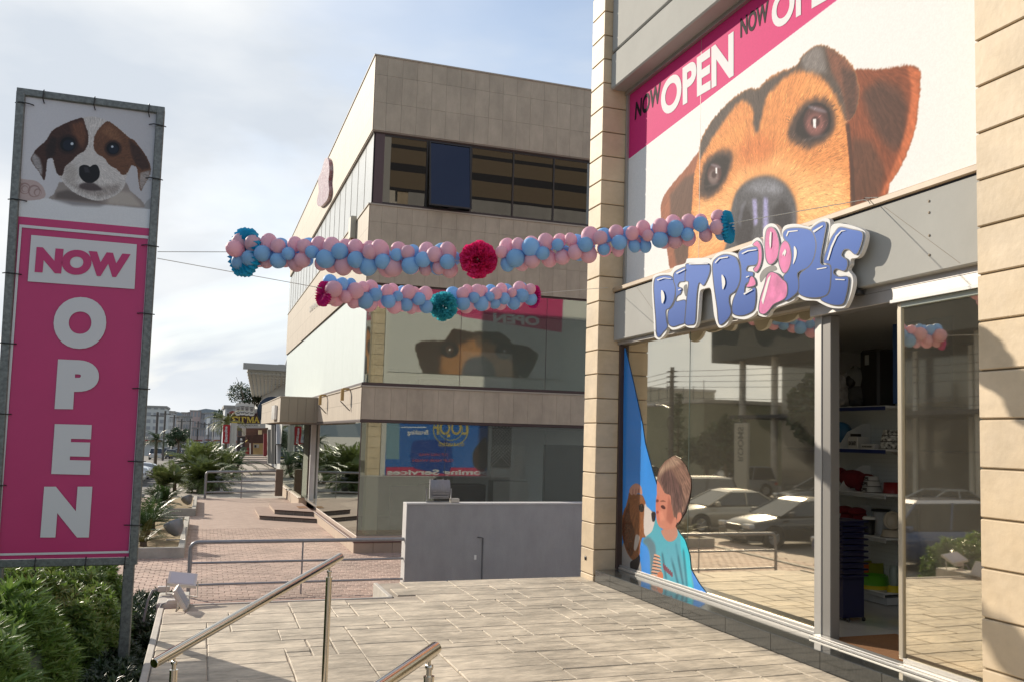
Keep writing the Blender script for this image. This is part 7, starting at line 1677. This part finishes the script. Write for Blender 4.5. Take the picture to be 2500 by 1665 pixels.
# round blue tin
c_ = onshelf(2058, 1, .3); t = thing('round_tin', 'round blue tin lying on edge at the left of the second shelf', 'tin', tuple(c_)); MB().lathe((c_.x, c_.y+.05, c_.z+.2), [(.001, -.07), (.14, -.07), (.15, -.05), (.15, .05), (.14, .07), (.001, .07)], 22, axis=(.8, .6, 0)).build('tin', mat('sky_blue_tin', (.04, .16, .32), .3), t)
def plush(loc, s_, m, label, hood, m2=M_black):
    loc = Vector(loc); t = thing('plush_dog', label, 'soft toy', tuple(loc), 'toy dogs on the shelf'); b = MB()
    b.lathe(loc+Vector((0, 0, 0)), [(.001, 0), (.10*s_, .02*s_), (.13*s_, .1*s_), (.11*s_, .2*s_), (.06*s_, .27*s_), (.001, .29*s_)], 14)
    b.lathe(loc+Vector((-.06*s_, .09*s_, .02*s_)), [(.001, 0), (.05*s_, .01*s_), (.05*s_, .06*s_), (.001, .09*s_)], 10); b.lathe(loc+Vector((-.06*s_, -.09*s_, .02*s_)), [(.001, 0), (.05*s_, .01*s_), (.05*s_, .06*s_), (.001, .09*s_)], 10)
    b.build('body', m, t); h = MB().lathe(loc+Vector((-.02*s_, 0, .30*s_)), [(.001, -.11*s_), (.09*s_, -.07*s_), (.12*s_, .01*s_), (.10*s_, .09*s_), (.001, .14*s_)], 14).build('hood', hood, t)
    MB().lathe(loc+Vector((-.10*s_, 0, .28*s_)), [(.001, .05*s_), (.05*s_, .04*s_), (.075*s_, -.01*s_), (.001, -.03*s_)], 12, axis=(-1, 0, 0)).build('face', m2, h)
    for sy in (-1, 1): MB().lathe(loc+Vector((0, sy*.09*s_, .38*s_)), [(.03*s_, 0), (.03*s_, .04*s_), (.001, .07*s_)], 8).build('ear', m, h)
M_pl = mat('grey_plush', (.30, .30, .31), .9, var=.3, vscale=14, bump=.6, bscale=60)
c_ = onshelf(2055, 0, .14); plush(c_, 1.05, M_pl, 'pale grey hooded toy dog on the top shelf', M_pl)
c_ = onshelf(2096, 0, .3); plush(c_, 1.25, mat('dark_plush', (.07, .075, .08), .9, bump=.5), 'darker grey toy dog behind the pale one on the top shelf', mat('mid_plush', (.16, .17, .17), .9))
c_ = onshelf(2140, 0, .35); MB().bbox(c_.x-.1, c_.x+.25, c_.y-.16, c_.y+.22, c_.z, c_.z+.75, .03).build('pet_carrier_bag', M_black, label='tall black carrier bag with a small tag on the top shelf', cat='bag')
MB().box(c_.x-.104, c_.x-.1, c_.y+.02, c_.y+.10, c_.z+.55, c_.z+.68).build('price_tag', mat('tag_grey', (.3, .33, .33), .5), label='small grey price tag on the black carrier bag', cat='tag')
# red dog coat, on the middle shelf
c_ = onshelf(2082, 2, .2); rc_ = MB(); q = [(.0, .0), (.05, .12), (.0, .22), (-.22, .23), (-.34, .16), (-.36, .11), (-.24, .09), (-.26, .0), (-.14, .02), (-.06, .02)]
rc_ = MB()
for f in np.linspace(0, 1, 9):
    pass
def blob(mb, c, rx, ry, rz, n=12):
    vs = []; fs = []; m_ = 7
    for j in range(m_+1):
        t = math.pi*j/m_
        for i in range(n): a = 2*math.pi*i/n; vs.append((c[0]+rx*math.sin(t)*math.cos(a), c[1]+ry*math.sin(t)*math.sin(a), c[2]+rz*math.cos(t)))
    for j in range(m_):
        for i in range(n): fs.append((j*n+i, j*n+(i+1) % n, (j+1)*n+(i+1) % n, (j+1)*n+i))
    mb.add(vs, fs, 0, True)
blob(rc_, (c_.x, c_.y, c_.z+.15), .12, .26, .12); blob(rc_, (c_.x, c_.y+.27, c_.z+.22), .07, .12, .07); blob(rc_, (c_.x, c_.y-.28, c_.z+.16), .08, .18, .07); blob(rc_, (c_.x, c_.y+.1, c_.z+.07), .06, .07, .09); blob(rc_, (c_.x, c_.y-.13, c_.z+.07), .06, .07, .08)
rc_.build('dog_coat', mat('dark_red_cloth', (.16, .008, .015), .85, bump=.5, bscale=50), label='dark red dog coat spread on the middle shelf behind the lettered bowls', cat='dog coat')
c_ = onshelf(2050, 2, .08); bowl((c_.x, c_.y+.03, c_.z), .10, .085, .07, M_enam, 'small white bowl at the left of the middle shelf')
c_ = onshelf(2188, 2, .1); c_.y = Yc+.13; bowl((c_.x+.12, c_.y, c_.z), .12, .11, .14, mat('red_tin', (.22, .01, .012), .3), 'red bowl with steel rim at the corner of the middle shelf', None, M_alu)
# fourth shelf
for k, px_ in enumerate((2062, 2092)):
    c_ = onshelf(px_, 3, .12); mm_ = MB(); blob(mm_, (c_.x, c_.y, c_.z+.27), .12, .11, .055); blob(mm_, (c_.x+.05, c_.y, c_.z+.15), .1, .1, .14); mm_.build('slipper_bed', mat('dark_red_cloth', (0, 0, 0)) if k == 0 else mat('dark_red_cloth', (0, 0, 0)), label=['left', 'right'][k]+' dark red padded bowl cover on the fourth shelf', cat='pad', group='dark red pads')
c_ = onshelf(2122, 3, .12); t = thing('travel_mug', 'black travel cup with a white lid on the fourth shelf', 'cup', tuple(c_)); MB().lathe(c_, [(.06, 0), (.075, .19), (.001, .19)], 18).build('cup', M_black, t); MB().lathe(c_+Vector((0, 0, .19)), [(.085, 0), (.085, .02), (.07, .035), (.001, .04)], 18).build('lid', M_white, t)
c_ = onshelf(2150, 3, .38); t = thing('travel_mug', 'white tub with a black lid behind the black travel cup', 'cup', tuple(c_)); MB().lathe(c_, [(.09, 0), (.10, .28), (.001, .28)], 18).build('tub', M_enam, t); MB().lathe(c_+Vector((0, 0, .28)), [(.12, 0), (.12, .03), (.001, .035)], 18).build('lid', M_black, t)
c_ = onshelf(2166, 3, .1); c_.y = Yc+.10; bowl((c_.x+.1, c_.y+.02, c_.z), .14, .115, .09, mat('cream_ceramic', (.5, .45, .36), .3), 'cream ceramic bowl lying flat at the corner of the fourth shelf', 'cream ceramic bowls')
t = thing('pet_bowl', 'cream ceramic bowl standing on its rim on the fourth shelf', 'bowl', (c_.x+.1, c_.y, c_.z+.2), 'cream ceramic bowls'); MB().lathe((c_.x+.1, c_.y, c_.z+.205), [(.001, -.02), (.085, -.02), (.09, .02), (.11, .05), (.112, -.03), (.001, -.035)], 22, axis=(-.9, -.35, .1)).build('bowl', mat('cream_ceramic', (0, 0, 0)), t)
# bottom shelf
c_ = onshelf(2133, 4, .16); t = bowl(c_, .21, .165, .16, mat('lime_green_plastic', (.10, .36, .02), .3), 'big lime green bowl on the bottom shelf', None, mat('yellow_plastic', (.6, .5, .02), .4)); MB().lathe(c_, [(.215, 0), (.21, .045), (.18, .045)], 22).build('yellow_base', mat('yellow_plastic', (0, 0, 0)), t)
c_ = onshelf(2106, 4, .34); bowl(c_, .16, .15, .24, mat('orange_plastic', (.5, .10, .012), .35), 'orange bowl behind the lime green one'); c_ = onshelf(2128, 4, .44); bowl(c_, .17, .15, .26, mat('olive_plastic', (.22, .25, .02), .35), 'olive green bowl behind the orange one')
c_ = onshelf(2090, 4, .18); bowl(c_, .13, .10, .13, mat('yellow_plastic', (0, 0, 0)), 'yellow bowl half hidden by the basket stack')
c_ = onshelf(2180, 4, .1); c_.y = Yc+.07; t = thing('water_dispenser', 'clear water dispenser on a yellow base at the corner of the bottom shelf', 'dispenser', tuple(c_)); MB().lathe(c_+Vector((.08, 0, 0)), [(.085, 0), (.075, .07), (.05, .08), (.001, .08)], 18).build('base', mat('yellow_plastic', (0, 0, 0)), t); MB().lathe(c_+Vector((.08, 0, .08)), [(.052, 0), (.058, .03), (.055, .2), (.045, .235), (.001, .24)], 18).build('bottle', mat('frosted_bottle', (.25, .32, .3), .3), t)
# stack of dark blue shopping baskets
bx_ = at(2048, 1512, 'Z', .165); zb_ = .19; M_bk = mat('navy_basket', (.006, .009, .055), .35, coat=.2)
for k in range(10):
    zz = zb_+.42+k*.066; t = thing('shopping_basket', 'navy basket', 'basket', (bx_.x+.1, bx_.y+.05, zz), 'stack of navy shopping baskets')
    if k > 0: t['label'] = ['first', 'second', 'third', 'fourth', 'fifth', 'sixth', 'seventh', 'eighth', 'ninth', 'tenth', 'eleventh', 'twelfth', 'thirteenth', 'fourteenth', 'fifteenth', 'sixteenth'][9-k]+' navy shopping basket from the top of the stack by the door post'
    m_ = MB(); w1, w2, d1, d2 = .16, .18, .14, .16; cx_, cy_ = bx_.x+.12, bx_.y+.06; hh = .06
    m_.prism([(cx_-d1, cy_-w1, zz), (cx_+d1, cy_-w1, zz), (cx_+d1, cy_+w1, zz), (cx_-d1, cy_+w1, zz)], (0, 0, hh*.8)); m_.bbox(cx_-d2-.02, cx_+d2+.02, cy_-w2-.02, cy_+w2+.02, zz+hh*.62, zz+hh*.95, .008)
    m_.build('tub', M_bk, t)
    if k == 0: t['label'] = 'lowest navy shopping basket, resting on the blue tub by the door post'
t = thing('basket_tub', 'plain dark blue tub on castors carrying the stack of shopping baskets', 'tub', (bx_.x+.12, bx_.y, .165)); MB().prism([(bx_.x-.02, bx_.y-.10, .2), (bx_.x+.26, bx_.y-.10, .2), (bx_.x+.26, bx_.y+.22, .2), (bx_.x-.02, bx_.y+.22, .2)], (-.0, 0, .42)).build('tub', M_bk, t)
for dx in (0, .2):
    for dy in (-.14, .16): MB().lathe((bx_.x+.02+dx, bx_.y+dy, .19), [(.001, -.012), (.022, -.012), (.022, .012), (.001, .012)], 10, axis=(0, 1, 0)).build('castor', M_black, t)
# ------------------------------------------------------------------ tidy up
for o in list(bpy.data.objects):
    if '_o' in o: del o['_o']
